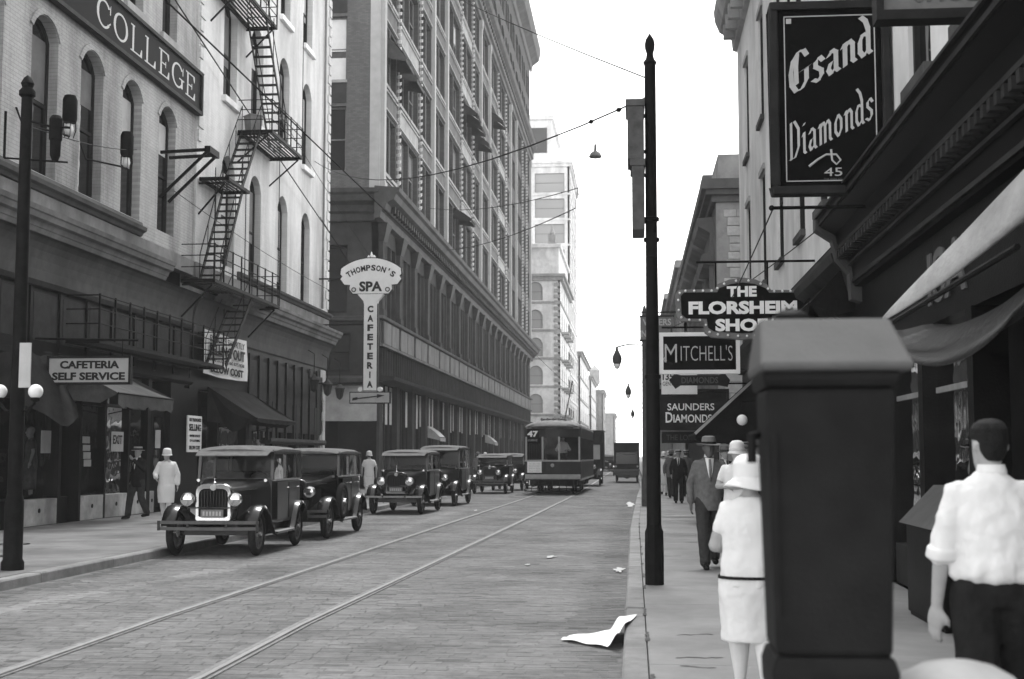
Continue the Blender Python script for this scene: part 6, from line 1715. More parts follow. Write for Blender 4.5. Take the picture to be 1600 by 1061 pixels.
# dash (lower front), posts, letter board
m = MB(); P_ = fplan()
m.loft([[(x, y, .62) for x, y in P_], [(x, y, 1.42) for x, y in P_]], caps=False, closed=False); B_(m, 'dash', 'tram_paint', smooth=True)
m = MB(); m.loft([[(x, y - .015, .66) for x, y in P_], [(x, y - .03, .70) for x, y in P_], [(x, y - .03, .84) for x, y in P_], [(x, y - .0, .86) for x, y in P_]], caps=False, closed=False); B_(m, 'bumper', 'tram_trim')
m = MB(); m.loft([[(x, y - .03, 1.40) for x, y in P_], [(x, y - .03, 1.46) for x, y in P_], [(x, y + .01, 1.47) for x, y in P_]], caps=False, closed=False); B_(m, 'window_sill', 'tram_trim')
m = MB(); m.loft([[(x, y, 2.42) for x, y in P_], [(x, y, 2.85) for x, y in P_]], caps=False, closed=False); B_(m, 'letter_board', 'tram_paint')
for x in (-tw / 2 + .05, -.42, .28, tw / 2 - .05):
    y = .28 * (2 * x / tw) ** 2 * .6
    m = MB(); m.box(x - .035, x + .035, y - .03, y + .05, 1.45, 2.45); B_(m, 'window_post', 'tram_trim')
for xa, xb in ((-tw / 2 + .1, -.46), (-.38, .24), (.32, tw / 2 - .1)):
    ya, yb = .168 * (2 * xa / tw) ** 2, .168 * (2 * xb / tw) ** 2
    m = MB(); m.quad((xa, ya + .03, 1.45), (xb, yb + .03, 1.45), (xb, yb + .03, 2.44), (xa, ya + .03, 2.44)); B_(m, 'front_window', 'pane_clear')
m = MB(); m.box(-tw / 2 + .1, -.5, .04, .2, 2.18, 2.76); B_(m, 'number_box', 'sign_black')
text('route_number', '47', .3, 'letter_white', tr, (-.84, .034, 2.57), FACE_CAM, .004, .46, .012, height=.26, local=True)
text('destination', '12 SPRUCE', .1, 'letter_grey', tr, (-.84, .034, 2.30), FACE_CAM, .003, .4, 0, height=.08, local=True)
m = MB(); m.box(-1.13, -.50, .035, .05, .93, 1.40); nt_ = B_(m, 'notice_card', 'sign_white')
nt_.rotation_euler = (0, 0, R(-11)); nt_.location = (0.02, -.14, 0)
for z_, s_ in ((1.31, 'TO SEE THE'), (1.21, 'FLOWER'), (1.11, 'SHOW RIDE'), (1.0, 'THE CARS')):
    text('card_lettering', s_, .08, 'letter_grey', nt_, (-.81, .033, z_), FACE_CAM, .002, .48, 0, height=.065, local=True)
m = MB(); m.lathe((0, -.04, 1.24), [(.001, -.06), (.07, -.05), (.08, 0), (.08, .06)], 14, axis='y'); B_(m, 'headlamp', 'tram_trim', autosm=True)
# sides with windows
for s_ in (-1, 1):
    X = s_ * tw / 2
    m = MB(); m.box(X - .03, X + .03, .16, tl, .62, 1.44); m.box(X - .03, X + .03, .16, tl, 2.40, 2.85); B_(m, 'side_panel', 'tram_paint')
    m = MB(); m.box(X - .045, X + .045, .16, tl, 1.40, 1.47); m.box(X - .04, X + .04, .16, tl, .60, .68); B_(m, 'side_rail', 'tram_trim')
    for k in range(14):
        y = .2 + (tl - .3) * k / 13
        m = MB(); m.box(X - .035, X + .035, y - .04, y + .04, 1.44, 2.42); B_(m, 'side_post', 'tram_paint')
        if k < 13:
            m = MB(); y2 = .2 + (tl - .3) * (k + 1) / 13; m.quad((X, y + .04, 1.46), (X, y2 - .04, 1.46), (X, y2 - .04, 2.41), (X, y + .04, 2.41)); B_(m, 'side_window', 'pane_clear')
m = MB(); m.box(-tw / 2, tw / 2, tl, tl + .06, .62, 2.85); B_(m, 'rear_end', 'tram_paint')
m = MB(); m.box(-tw / 2 + .05, tw / 2 - .05, .2, tl, .78, .84); B_(m, 'floor', 'tram_paint')
# roof: rounded front hood and arched section
m = MB(); rings = []
for y, k, w_ in ((-.12, .0, .72), (-.02, .45, .9), (.3, .8, 1.0), (1.0, 1.0, 1.0), (tl - 1, 1.0, 1.0), (tl, .8, 1.0), (tl + .15, .2, .9)):
    rings.append([(-tw / 2 * 1.04 * w_, y + (.1 if y < .1 else 0), 2.80)] + [(tw / 2 * 1.04 * w_ * math.cos(math.pi * (1 - i / 10)), y + (.18 * abs(1 - 2 * i / 10) ** 2 if y < .5 else 0), 2.84 + (.08 + .27 * k) * math.sin(math.pi * i / 10)) for i in range(11)] + [(tw / 2 * 1.04 * w_, y + (.1 if y < .1 else 0), 2.80)])
m.loft(rings); B_(m, 'roof', 'tram_roof', autosm=True)
m = MB(); m.loft([rrect(1.1, 3.0, 3.24, .9, .1), rrect(1.1, 3.0, 3.24, tl - .9, .1)]); B_(m, 'roof_monitor', 'tram_roof', autosm=True)
for k in range(5):
    m = MB(); m.lathe((-.5 + .25 * k, .6, 3.16), [(.05, 0), (.06, .05), (.03, .1), (.001, .11)], 8); B_(m, 'roof_vent', 'tram_roof')
m = MB(); m.tube([(0, 7.6, 3.3), (.1, 12.6, 5.5)], .03, 6); m.box(-.2, .2, 7.2, 8.0, 3.22, 3.36); B_(m, 'trolley_pole', 'iron')
# under the floor: trucks, wheels, life guard
m = MB()
for z in (.16, .28, .40): m.tube([(x, y - .12, z) for x, y in fplan()], .022, 5)
for i in range(9): x, y = fplan()[i]; m.tube([(x, y - .12, .14), (x, y - .02, .60)], .018, 5)
B_(m, 'life_guard', 'iron')
for y in (2.2, 3.9, 7.8, 9.4):
    for s_ in (-1, 1):
        m = MB(); m.lathe((s_ * .76, y, .36), [(.001, -.05), (.34, -.05), (.36, -.02), (.36, .04), (.28, .05), (.001, .06)], 18, axis='x'); B_(m, 'wheel', 'iron')
m = MB()
for s_ in (-1, 1): m.box(s_ * .98 - .05, s_ * .98 + .05, 1.7, 4.4, .3, .55); m.box(s_ * .98 - .05, s_ * .98 + .05, 7.3, 9.9, .3, .55)
B_(m, 'truck_frame', 'iron')
m = MB(); m.box(-1.0, 1.0, .5, tl - .3, .40, .62); B_(m, 'underframe', 'iron')
# ------------------------------------------------------------------ people (local frame: feet at z = 0, facing -Y, figure 1.72 m tall, then scaled)
fold_tex = bpy.data.textures.new('folds', 'CLOUDS'); fold_tex.noise_scale = .11; fold_tex.noise_depth = 2
def ell(c, rx, ry, n=16, tilt=0.0):
    return [(c[0] + rx * math.cos(2 * math.pi * k / n), c[1] + ry * math.sin(2 * math.pi * k / n), c[2] + tilt * math.sin(2 * math.pi * k / n)) for k in range(n)]
def limb(mb, pts, rads, n=12):
    # rounded tapered limb with extra rings at joints
    P = [Vector(p) for p in pts]; pp, rr = [], []
    for i in range(len(P) - 1):
        for k in range(4):
            t = k / 4; pp.append(P[i].lerp(P[i + 1], t)); s = t
            rr.append(rads[i] + (rads[i + 1] - rads[i]) * s)
    pp.append(P[-1]); rr.append(rads[-1])
    mb.tube(pp, rr, n)
    mb.ball(P[0], rads[0], 10, 8); mb.ball(P[-1], rads[-1], 10, 8)
    for i in range(1, len(P) - 1): mb.ball(P[i], rads[i], 10, 8)
def solidify(mb, name, m, parent, vox, smooth=4, fold=0.0, sm_fac=.5):
    """fuse overlapping pieces into one continuous skin"""
    me = mb.mesh(name); bm = bmesh.new(); bm.from_mesh(me); bmesh.ops.recalc_face_normals(bm, faces=bm.faces); bm.to_mesh(me); bm.free()
    o = bpy.data.objects.new(name, me)
    r = o.modifiers.new('r', 'REMESH'); r.mode = 'VOXEL'; r.voxel_size = vox
    s = o.modifiers.new('s', 'SMOOTH'); s.factor = sm_fac; s.iterations = smooth
    if fold:
        d = o.modifiers.new('d', 'DISPLACE'); d.texture = fold_tex; d.strength = fold; d.mid_level = .5; d.texture_coords = 'LOCAL'
    nm = evaluated(o); bpy.data.meshes.remove(me)
    for p in nm.polygons: p.use_smooth = True
    nm.materials.clear(); nm.materials.append(M[m]); nm.name = name
    o = bpy.data.objects.new(name, nm); col.objects.link(o); o.parent = parent
    return o
def hand(mb, wrist, d, palm_n, s=1.0, curl=.5, thumb_side=1):
    """palm, four fingers, thumb; d = direction of the hand, palm_n = way the palm faces"""
    w = Vector(wrist); d = Vector(d).normalized(); nrm = Vector(palm_n); nrm = (nrm - d * nrm.dot(d)).normalized(); sd = d.cross(nrm) * thumb_side
    k = .085 * s
    for q in (-.6, 0, .6): mb.tube([w + d * .0, w + d * k * .55 + sd * q * .028 * s, w + d * k + sd * q * .036 * s], [.022 * s, .021 * s, .016 * s], 8)
    for i, (q, ln) in enumerate(((.9, .062), (.3, .072), (-.3, .068), (-.9, .054))):
        b = w + d * k + sd * q * .026 * s; a1 = d; a2 = (d * math.cos(curl) + nrm * math.sin(curl)); a3 = (d * math.cos(curl * 2.0) + nrm * math.sin(curl * 2.0))
        p1 = b + a1 * ln * .42 * s; p2 = p1 + a2 * ln * .36 * s; p3 = p2 + a3 * ln * .30 * s
        mb.tube([b - d * .02 * s, b, p1, p2, p3], [.0105 * s, .0105 * s, .0095 * s, .0088 * s, .0068 * s], 8)
        mb.ball(p3, .0068 * s, 8, 6)
    t0 = w + d * k * .3 + sd * .026 * s; t1 = t0 + (d * .6 + sd * .55 + nrm * .25).normalized() * .035 * s; t2 = t1 + (d * .9 + sd * .15 + nrm * .4).normalized() * .03 * s
    mb.tube([t0 - sd * .015 * s, t0, t1, t2], [.014 * s, .0135 * s, .0115 * s, .008 * s], 8); mb.ball(t2, .008 * s, 8, 6)
def head(mb, hc, yaw=0.0, s=1.0, nod=0.0):
    """skull, jaw, nose, brow, ears round the head centre hc; returns placing function"""
    Rm = Matrix.Rotation(yaw, 3, 'Z') @ Matrix.Rotation(nod, 3, 'X'); hc = Vector(hc)
    def T(p): return hc + Rm @ (Vector(p) * s)
    rings = []
    for z, rx, ry, yo in ((-.125, .028, .03, -.045), (-.115, .042, .046, -.038), (-.085, .058, .072, -.022), (-.045, .068, .088, -.008), (.0, .074, .095, .002), (.04, .076, .098, .006), (.075, .070, .09, .008), (.1, .055, .072, .008), (.118, .03, .04, .006), (.123, .01, .012, .006)):
        rings.append([T((rx * math.cos(2 * math.pi * k / 16), yo + ry * math.sin(2 * math.pi * k / 16), z)) for k in range(16)])
    mb.loft(rings)
    mb.tube([T((0, -.088, .022)), T((0, -.108, -.018)), T((0, -.112, -.032)), T((0, -.092, -.042))], [.008 * s, .012 * s, .015 * s, .01 * s], 8)      # nose
    mb.tube([T((-.045, -.082, .03)), T((0, -.092, .034)), T((.045, -.082, .03))], [.007 * s, .009 * s, .007 * s], 6)                                 # brow
    mb.tube([T((-.024, -.088, -.072)), T((0, -.096, -.072)), T((.024, -.088, -.072))], [.005 * s, .009 * s, .005 * s], 6)                             # lips
    mb.ball(T((0, -.075, -.108)), .02 * s, 8, 6)                                                                                                    # chin
    for q in (-1, 1): mb.tube([T((q * .072, .012, .022)), T((q * .084, .022, .012)), T((q * .085, .022, -.01)), T((q * .074, .010, -.035))], [.006 * s, .012 * s, .011 * s, .006 * s], 8)
    return T
DEF = dict(hipL=(.095, 0, .92), hipR=(-.095, 0, .92), kneeL=(.10, -.01, .50), kneeR=(-.10, -.01, .50), ankL=(.10, .02, .085), ankR=(-.10, .02, .085),
           shL=(.165, .01, 1.375), shR=(-.165, .01, 1.375), elL=(.225, .03, 1.11), elR=(-.225, .03, 1.11), wrL=(.24, -.03, .885), wrR=(-.24, -.03, .885), headyaw=0.0, nod=0.0, lean=0.0)
def person(label, loc, rz=0.0, height=1.72, pose=None, wear='suit', hat=None, vox=.016, skin='skin', hair='hair_dark', mats=None, fat=1.0, name='person', group=None, fold=.012, bag=None, shoes='shoe_black', long_hair=False, cat='person'):
    p = dict(DEF); p.update(pose or {}); q = mats or {}
    root = thing(name, loc, label, cat, group, rz); k = height / 1.72; root.scale = (k, k, k)
    V = {a: Vector(b) if isinstance(b, tuple) else b for a, b in p.items()}
    hc = Vector((0, -.02 + p['lean'] * .55, 1.60))
    lean = lambda z: p['lean'] * max(0, (z - .9) / .7) * .6
    # ---- body: one continuous skin
    b = MB()
    tors = [(.86, .15, .10), (.95, .16, .11), (1.06, .142, .10), (1.18, .155, .108), (1.30, .165, .112), (1.375, .165, .098), (1.42, .12, .08), (1.455, .075, .066), (1.48, .055, .056)]
    b.loft([ell((0, lean(z), z), rx * fat, ry * fat) for z, rx, ry in tors])
    b.tube([(0, lean(1.44) + .01, 1.42), (0, lean(1.5), 1.50), (0, hc.y + .01, 1.56)], [.06, .053, .052], 12)
    T = head(b, hc, p['headyaw'], 1.0, p['nod'])
    for s_ in 'LR':
        limb(b, [V['sh' + s_], V['el' + s_], V['wr' + s_]], [.05 * fat, .043 * fat, .030])
        d = (V['wr' + s_] - V['el' + s_]).normalized()
        out = 1 if s_ == 'L' else -1
        hand(b, V['wr' + s_] + d * .01, d, p.get('palm' + s_, (-out, 0, 0)), p.get('hands', 1.05), p.get('curl' + s_, .55), p.get('th' + s_, 1 if s_ == 'L' else -1))
        limb(b, [V['hip' + s_], V['knee' + s_], V['ank' + s_]], [.085 * fat, .056 * fat, .036])
        kn, an = V['knee' + s_], V['ank' + s_]
        b.ball(kn.lerp(an, .3) + Vector((0, .016, 0)), .054 * fat, 10, 8, 1.8)
        b.tube([an + Vector((0, .02, -.03)), an + Vector((0, -.06, -.05)), an + Vector((0, -.14, -.06))], [.035, .036, .026], 8)
    body = solidify(b, 'body', skin, root, vox, 3)
    # ---- shoes
    for s_ in 'LR':
        an = V['ank' + s_]; toe = p.get('toe' + s_, (0, 0, 0)); d2 = Vector((0, -1, 0)) + Vector(toe); 
        m = MB(); m.tube([an + Vector((0, .055, -.042)), an + Vector((0, .0, -.036)), an + d2 * .08 + Vector((0, 0, -.048)), an + d2 * .15 + Vector((0, 0, -.056)), an + d2 * .19 + Vector((0, 0, -.062))], [.036, .043, .044, .042, .022], 10)
        if shoes == 'shoe_black': m.tube([an + Vector((0, .01, .03)), an + Vector((0, .01, -.04))], [.045, .045], 10)
        so = solidify(m, 'shoe', shoes, root, .012, 2)
    def torso(mb, rows, f=1.0, off=.0, rip=0.0, n=48):
        rings = []
        for i in range((len(rows) - 1) * 4 + 1):
            a, t = divmod(i, 4); t /= 4
            r0 = rows[a]; r1 = rows[min(a + 1, len(rows) - 1)]
            z, rx, ry, yo = [u + (v - u) * t for u, v in zip(r0, r1)]
            e = ell((0, lean(z) + yo, z), rx * fat * f + off, ry * fat * f + off, n)
            if rip:
                lo_ = rows[0][0]; w = max(.12, 1 - (z - lo_) / .28)
                out = []
                for k_, (x_, y_, z_) in enumerate(e):
                    th = 2 * math.pi * k_ / n
                    g = 1 + rip * w * (math.sin(9 * th + 6 * z) + .7 * math.sin(15 * th + 1.7 - 9 * z) + .5 * math.sin(5 * th - 11 * z))
                    out.append((x_ * g, (y_ - lean(z) - yo) * g + lean(z) + yo, z_))
                e = out
            rings.append(e)
        mb.loft(rings)
    def sleeve(mb, s_, upto, r0, r1):
        sh, el, wr_ = V['sh' + s_], V['el' + s_], V['wr' + s_]
        if upto <= 1: limb(mb, [sh, sh.lerp(el, upto)], [r0, r1])
        else: limb(mb, [sh, el, el.lerp(wr_, upto - 1)], [r0, (r0 + r1) / 2, r1])
    def trousers(m, lo=.06, r=(.105, .088, .075)):
        mb = MB(); torso(mb, [(.84, .15, .115, 0), (.92, .172, .125, .005), (1.0, .162, .118, 0), (1.05, .155, .112, 0)])
        for s_ in 'LR':
            an = V['ank' + s_]; limb(mb, [V['hip' + s_] + Vector((0, .0, -.02)), V['knee' + s_], an + (V['knee' + s_] - an) * .03], [r[0] * fat, r[1] * fat, r[2]])
        return solidify(mb, 'trousers', m, root, vox, 3, fold)
    if wear in ('suit', 'suit_open'):
        trousers(q.get('legs', 'cloth_charcoal'))
        mb = MB(); torso(mb, [(.76, .185, .135, .0), (.86, .188, .14, 0), (1.0, .182, .132, 0), (1.12, .178, .128, 0), (1.25, .188, .132, 0), (1.35, .205, .118, 0), (1.40, .178, .105, .005), (1.435, .125, .09, .008), (1.475, .075, .072, .01)])
        for s_ in 'LR': sleeve(mb, s_, 1.92, .064, .047)
        solidify(mb, 'jacket', q.get('top', 'cloth_charcoal'), root, vox, 3, fold)
        # shirt front, tie and lapels
        mb = MB(); mb.loft([[(-.055, lean(1.44) - .098 * fat, 1.455), (.055, lean(1.44) - .098 * fat, 1.455), (.06, lean(1.4) - .07, 1.47), (-.06, lean(1.4) - .07, 1.47)], [(-.035, lean(1.3) - .152 * fat, 1.30), (.035, lean(1.3) - .152 * fat, 1.30), (.035, lean(1.3) - .13, 1.30), (-.035, lean(1.3) - .13, 1.30)], [(-.006, lean(1.15) - .142 * fat, 1.17), (.006, lean(1.15) - .142 * fat, 1.17), (.006, lean(1.15) - .12, 1.17), (-.006, lean(1.15) - .12, 1.17)]])
        sf = mb.build('shirt_front', 'cloth_white', root, local=True, smooth=True)
        mb = MB(); mb.loft([[(-.016, lean(1.44) - .108 * fat, 1.45), (.016, lean(1.44) - .108 * fat, 1.45), (.016, lean(1.44) - .09, 1.45), (-.016, lean(1.44) - .09, 1.45)], [(-.02, lean(1.3) - .160 * fat, 1.30), (.02, lean(1.3) - .160 * fat, 1.30), (.02, lean(1.3) - .14, 1.3), (-.02, lean(1.3) - .14, 1.3)], [(-.01, lean(1.15) - .15 * fat, 1.16), (.01, lean(1.15) - .15 * fat, 1.16), (.01, lean(1.15) - .13, 1.16), (-.01, lean(1.15) - .13, 1.16)]])
        mb.build('tie', q.get('tie', 'cloth_charcoal'), root, local=True, smooth=True)
        mb = MB(); mb.lathe((0, hc.y + .01, 1.475), [(.062, 0), (.066, .01), (.058, .045), (.054, .045)], 16, caps=False); mb.build('collar', 'cloth_white', root, local=True)
    if wear == 'shirt':
        trousers(q.get('legs', 'cloth_black'), r=(.118, .10, .085))
        mb = MB(); torso(mb, [(.955, .168, .13, .0), (.985, .196, .150, .0), (1.03, .205, .156, .0), (1.10, .196, .15, 0), (1.2, .198, .148, 0), (1.29, .200, .138, 0), (1.35, .208, .122, 0), (1.395, .188, .108, .005), (1.43, .135, .092, .008), (1.455, .09, .08, .01), (1.478, .068, .066, .01)], rip=.055)
        for s_ in 'LR': sleeve(mb, s_, 1.06, .063, .058)
        solidify(mb, 'shirt', 'cloth_white', root, vox, 2, fold * 2.0)
        for s_ in 'LR':
            sh, el, wr_ = V['sh' + s_], V['el' + s_], V['wr' + s_]; a = el.lerp(wr_, .02); d = (wr_ - el).normalized()
            mb = MB(); mb.tube([a - d * .03, a - d * .02, a + d * .025, a + d * .035], [.06, .072, .075, .066], 16); solidify(mb, 'rolled_cuff', 'cloth_white', root, .01, 2, .012)
        mb = MB(); mb.lathe((0, lean(1.47) + .012, 1.465), [(.07, 0), (.073, .012), (.063, .05), (.057, .05), (.06, .0)], 18, caps=False); mb.build('collar', 'cloth_white', root, local=True, smooth=True)
        mb = MB(); mb.loft([ell((0, lean(z), z), .165 * fat + o_, .122 * fat + o_, 24) for z, o_ in ((.985, 0.0), (.985, .012), (1.015, .012), (1.015, 0.0))], caps=False); mb.build('belt', 'shoe_black', root, local=True)
    if wear == 'dress':
        top = q.get('top', 'cloth_white'); hem = p.get('hem', .44)
        mb = MB(); torso(mb, [(.80, .178, .145, .01), (.86, .185, .15, .01), (.95, .182, .146, .008), (1.06, .170, .132, .004), (1.18, .172, .132, 0), (1.28, .180, .13, 0), (1.35, .190, .112, 0), (1.39, .168, .1, .005), (1.425, .12, .085, .008), (1.46, .07, .068, .01)], rip=.022)
        for s_ in 'LR': sleeve(mb, s_, p.get('sleeve', .62), .058 * (.3 + .7 * fat), .055 * (.3 + .7 * fat))
        solidify(mb, 'blouse', top, root, vox, 3, fold)
        mb = MB(); cxs = lambda z: (V['kneeL'].y + V['kneeR'].y) / 2 * max(0, (.92 - z) / .45)
        rows = [(.90, .180, .145), (.84, .192, .155), (.76, .196, .158), (.66, .186, .15), (.56, .178, .148), (hem + .04, .176, .15), (hem, .174, .15)]
        mb.loft([[(x * (1 + .04 * math.sin(7 * kk * 2 * math.pi / 28 + 5 * z) * (1 if z < .7 else .5)), y + cxs(z) + .006, zz) for kk, (x, y, zz) in enumerate(ell((0, 0, z), rx * fat, ry * fat, 28))] for z, rx, ry in rows])
        solidify(mb, 'skirt', q.get('skirt', top), root, vox, 2, fold)
        if p.get('belt'):
            mb = MB(); mb.loft([ell((0, .01, z), .190 * fat + o_, .154 * fat + o_, 28) for z, o_ in ((.862, 0), (.862, .008), (.884, .008), (.884, 0.0))], caps=False); mb.build('belt', 'cloth_black', root, local=True)
        for s_ in 'LR':
            mb = MB(); kn, an = V['knee' + s_], V['ank' + s_]
            limb(mb, [kn.lerp(V['hip' + s_], .2), kn, kn.lerp(an, .3) + Vector((0, .012, 0)), an], [.074 * fat, .060 * fat, .063 * fat, .040]); solidify(mb, 'stocking', q.get('stocking', 'stocking'), root, vox * .8, 2)
    # ---- hair and hat
    if hair:
        mb = MB(); rings = []
        lo = -.13 if long_hair else -.055
        for z, rx, ry, yo in ((lo - .015, .036, .03, .055), (lo, .05, .042, .05), (-.03, .064, .062, .042), (.0, .0735, .078, .03), (.025, .079, .092, .018), (.05, .083, .103, .008), (.085, .08, .1, .006), (.112, .066, .086, .004), (.128, .045, .06, .002), (.137, .016, .022, .0)):
            rings.append([T((rx * math.cos(2 * math.pi * kk / 18), yo + ry * math.sin(2 * math.pi * kk / 18), z)) for kk in range(18)])
        mb.loft(rings); solidify(mb, 'hair', hair, root, .007, 1, .014)
    if hat:
        kind, hm = hat
        base = T((0, .006, .045)); Rm = Matrix.Rotation(p['headyaw'], 3, 'Z') @ Matrix.Rotation(p['nod'] + p.get('hattilt', 0), 3, 'X')
        def ringH(rx, ry, z, wob=0.0, yo=0.0, n=28): return [base + Rm @ Vector((rx * math.cos(2 * math.pi * j / n), ry * math.sin(2 * math.pi * j / n) + yo, z + wob * math.sin(2 * 2 * math.pi * j / n + .6))) for j in range(n)]
        mb = MB()
        if kind == 'sunhat': ringH0 = ringH; ringH = lambda rx, ry, z, wob=0.0, yo=0.0, n=28: ringH0(rx * 1.16, ry * 1.16, z * 1.1, wob, yo, n)
        if kind == 'fedora':
            mb.loft([ringH(.092, .112, -.012), ringH(.165, .185, -.004, .012), ringH(.165, .185, .004, .012), ringH(.098, .118, .008), ringH(.096, .115, .06), ringH(.086, .108, .105), ringH(.05, .075, .118), ringH(.02, .05, .10)])
            hobj = mb.build('hat', hm, root, local=True, autosm=True)
            m2 = MB(); m2.loft([ringH(.099, .119, .008), ringH(.101, .121, .010), ringH(.099, .119, .038), ringH(.097, .117, .038)], caps=False); m2.build('hat_band', 'cloth_black', hobj, local=True)
        elif kind == 'boater':
            mb.loft([ringH(.092, .112, -.006), ringH(.155, .175, -.004), ringH(.155, .175, .006), ringH(.098, .118, .006), ringH(.098, .118, .085), ringH(.09, .11, .09), ringH(.02, .03, .09)])
            hobj = mb.build('hat', hm, root, local=True, autosm=True)
            m2 = MB(); m2.loft([ringH(.099, .119, .008), ringH(.102, .122, .010), ringH(.102, .122, .05), ringH(.099, .119, .052)], caps=False); m2.build('hat_band', 'cloth_black', hobj, local=True)
        elif kind == 'cloche':
            mb.loft([ringH(.128, .142, -.07, .012), ringH(.118, .132, -.06, .010), ringH(.100, .118, -.035), ringH(.099, .116, .0), ringH(.097, .114, .04), ringH(.088, .104, .075), ringH(.06, .075, .1), ringH(.02, .025, .108)])
            hobj = mb.build('hat', hm, root, local=True, smooth=True)
            m2 = MB(); m2.loft([ringH(.101, .119, -.03), ringH(.104, .122, -.028), ringH(.104, .121, .0), ringH(.100, .117, .002)], caps=False); m2.build('hat_band', q.get('band', 'cloth_cream'), hobj, local=True, smooth=True)
        elif kind == 'sunhat':
            rr = []
            prof = [(.172, .19, -.105), (.160, .178, -.092), (.140, .156, -.075), (.122, .138, -.058), (.108, .126, -.038), (.104, .122, -.03)]
            prof += [(.106 + .003 * (i % 2), .124 + .003 * (i % 2), -.025 + i * .011) for i in range(9)] + [(.098, .115, .085), (.08, .096, .108), (.05, .06, .122), (.015, .02, .127)]
            for i, (rx, ry, z) in enumerate(prof): rr.append(ringH(rx, ry, z, .02 if i < 3 else .006 if i < 5 else 0, .004))
            mb.loft(rr); hobj = mb.build('hat', hm, root, local=True, smooth=True)
    if bag:
        o = MB(); c = V['wr' + bag[0]] + Vector(bag[1]); o.box(c.x - .09, c.x + .09, c.y - .03, c.y + .03, c.z - .2, c.z - .06); bo_ = o.build('handbag', 'shoe_black' if len(bag) < 3 else bag[2], root, local=True, bevel=.015)
    return root
STR = dict(kneeL=(.10, -.14, .52), ankL=(.09, -.22, .085), kneeR=(-.09, .03, .50), ankR=(-.09, .24, .13), elR=(-.25, -.03, 1.13), wrR=(-.24, -.16, .92), elL=(.25, .10, 1.14), wrL=(.25, .06, .89))
STR2 = dict(kneeR=(-.10, -.14, .52), ankR=(-.09, -.22, .085), kneeL=(.09, .03, .50), ankL=(.09, .24, .13), elL=(.25, -.03, 1.13), wrL=(.24, -.16, .92), elR=(-.25, .10, 1.14), wrR=(-.25, .06, .89))
PV = .13
# foreground pair, both walking away from the camera (rz = 180)
person('man in a white shirt with rolled sleeves walking away at the right edge', (1.665, 6.5, PV), R(180), 1.67, dict(STR2, elL=(.245, .02, 1.10), wrL=(.262, -.03, .85), elR=(-.25, -.02, 1.12), wrR=(-.24, -.12, .89), headyaw=R(14), palmL=(-.75, -.6, 0), curlL=.42, hands=1.22), 'shirt', None, .0105, hair='hair_dark', fold=.018)
person('woman in a white dress and wide sun hat walking away beside the street box', (.74, 8.75, PV), R(180), 1.47, dict(STR, elR=(-.26, -.02, 1.10), wrR=(-.10, -.22, 1.06), elL=(.26, -.02, 1.10), wrL=(.10, -.22, 1.04), kneeL=(.09, -.10, .49), ankL=(.08, -.13, .085), kneeR=(-.09, .02, .48), ankR=(-.085, .16, .12), belt=True, sleeve=.55, hem=.40, curlR=1.0, curlL=1.0), 'dress', ('sunhat', 'cloth_white'), .012, hair='hair_mid', fat=1.26, fold=.022, shoes='shoe_white')
# right pavement, coming towards the camera
person('man in a dark suit and grey hat walking towards the camera beside the pole', (1.02, 18.55, PV), R(4), 1.74, dict(STR2, wrR=(-.25, -.02, .87), elR=(-.25, .05, 1.12)), 'suit', ('fedora', 'felt_grey'), .014, skin='skin_dark', mats=dict(top='cloth_grey', legs='cloth_charcoal', tie='felt_grey'), fold=.015)
person('woman in a white cloche hat and white blouse behind the sun hat woman', (1.33, 17.6, PV), R(-5), 1.68, dict(elR=(-.25, -.05, 1.15), wrR=(-.12, -.22, 1.15)), 'dress', ('cloche', 'cloth_white'), .016, mats=dict(top='cloth_white', skirt='cloth_white'), fat=1.05)
person('man in a grey cap half hidden between two women', (1.72, 19.4, PV), R(10), 1.70, {}, 'suit', ('fedora', 'cloth_grey'), .02)
person('man in a black suit and straw boater walking alone on the right pavement', (1.44, 44.0, PV), R(0), 1.70, dict(STR, ankR=(-.09, .1, .085), ankL=(.09, -.12, .085)), 'suit', ('boater', 'straw'), .02, mats=dict(top='cloth_black', legs='cloth_black'))
person('person in dark clothes standing by the shops left of the grey suited man', (1.95, 29.5, PV), R(30), 1.68, {}, 'suit', ('fedora', 'felt_grey'), .022)
rp_ = random.Random(21)
far_lab = ['pale dressed woman in the far crowd nearest the iron pole', 'man in grey in the far crowd left of the boater man', 'woman in white in the far right crowd', 'dark suited man in the far right crowd', 'person in a light shirt at the back of the far crowd', 'woman in a print dress at the back of the far crowd']
for k, (x, y, w_, hm) in enumerate(((1.15, 52, 'dress', ('cloche', 'cloth_white')), (1.35, 49, 'suit', ('fedora', 'felt_grey')), (1.75, 55, 'dress', ('cloche', 'cloth_white')), (1.95, 51, 'suit', ('boater', 'straw')), (1.05, 60, 'shirt', ('fedora', 'felt_grey')), (1.6, 62, 'dress', ('cloche', 'cloth_cream')))):
    person(far_lab[k], (x, y, PV), R(rp_.choice((0, 180, 10, 170))), rp_.uniform(1.58, 1.75), STR if k % 2 else STR2, w_, hm, .026, mats=dict(top='cloth_print' if k == 5 else ('cloth_grey' if w_ == 'suit' else 'cloth_white')), group='far crowd on the right pavement')
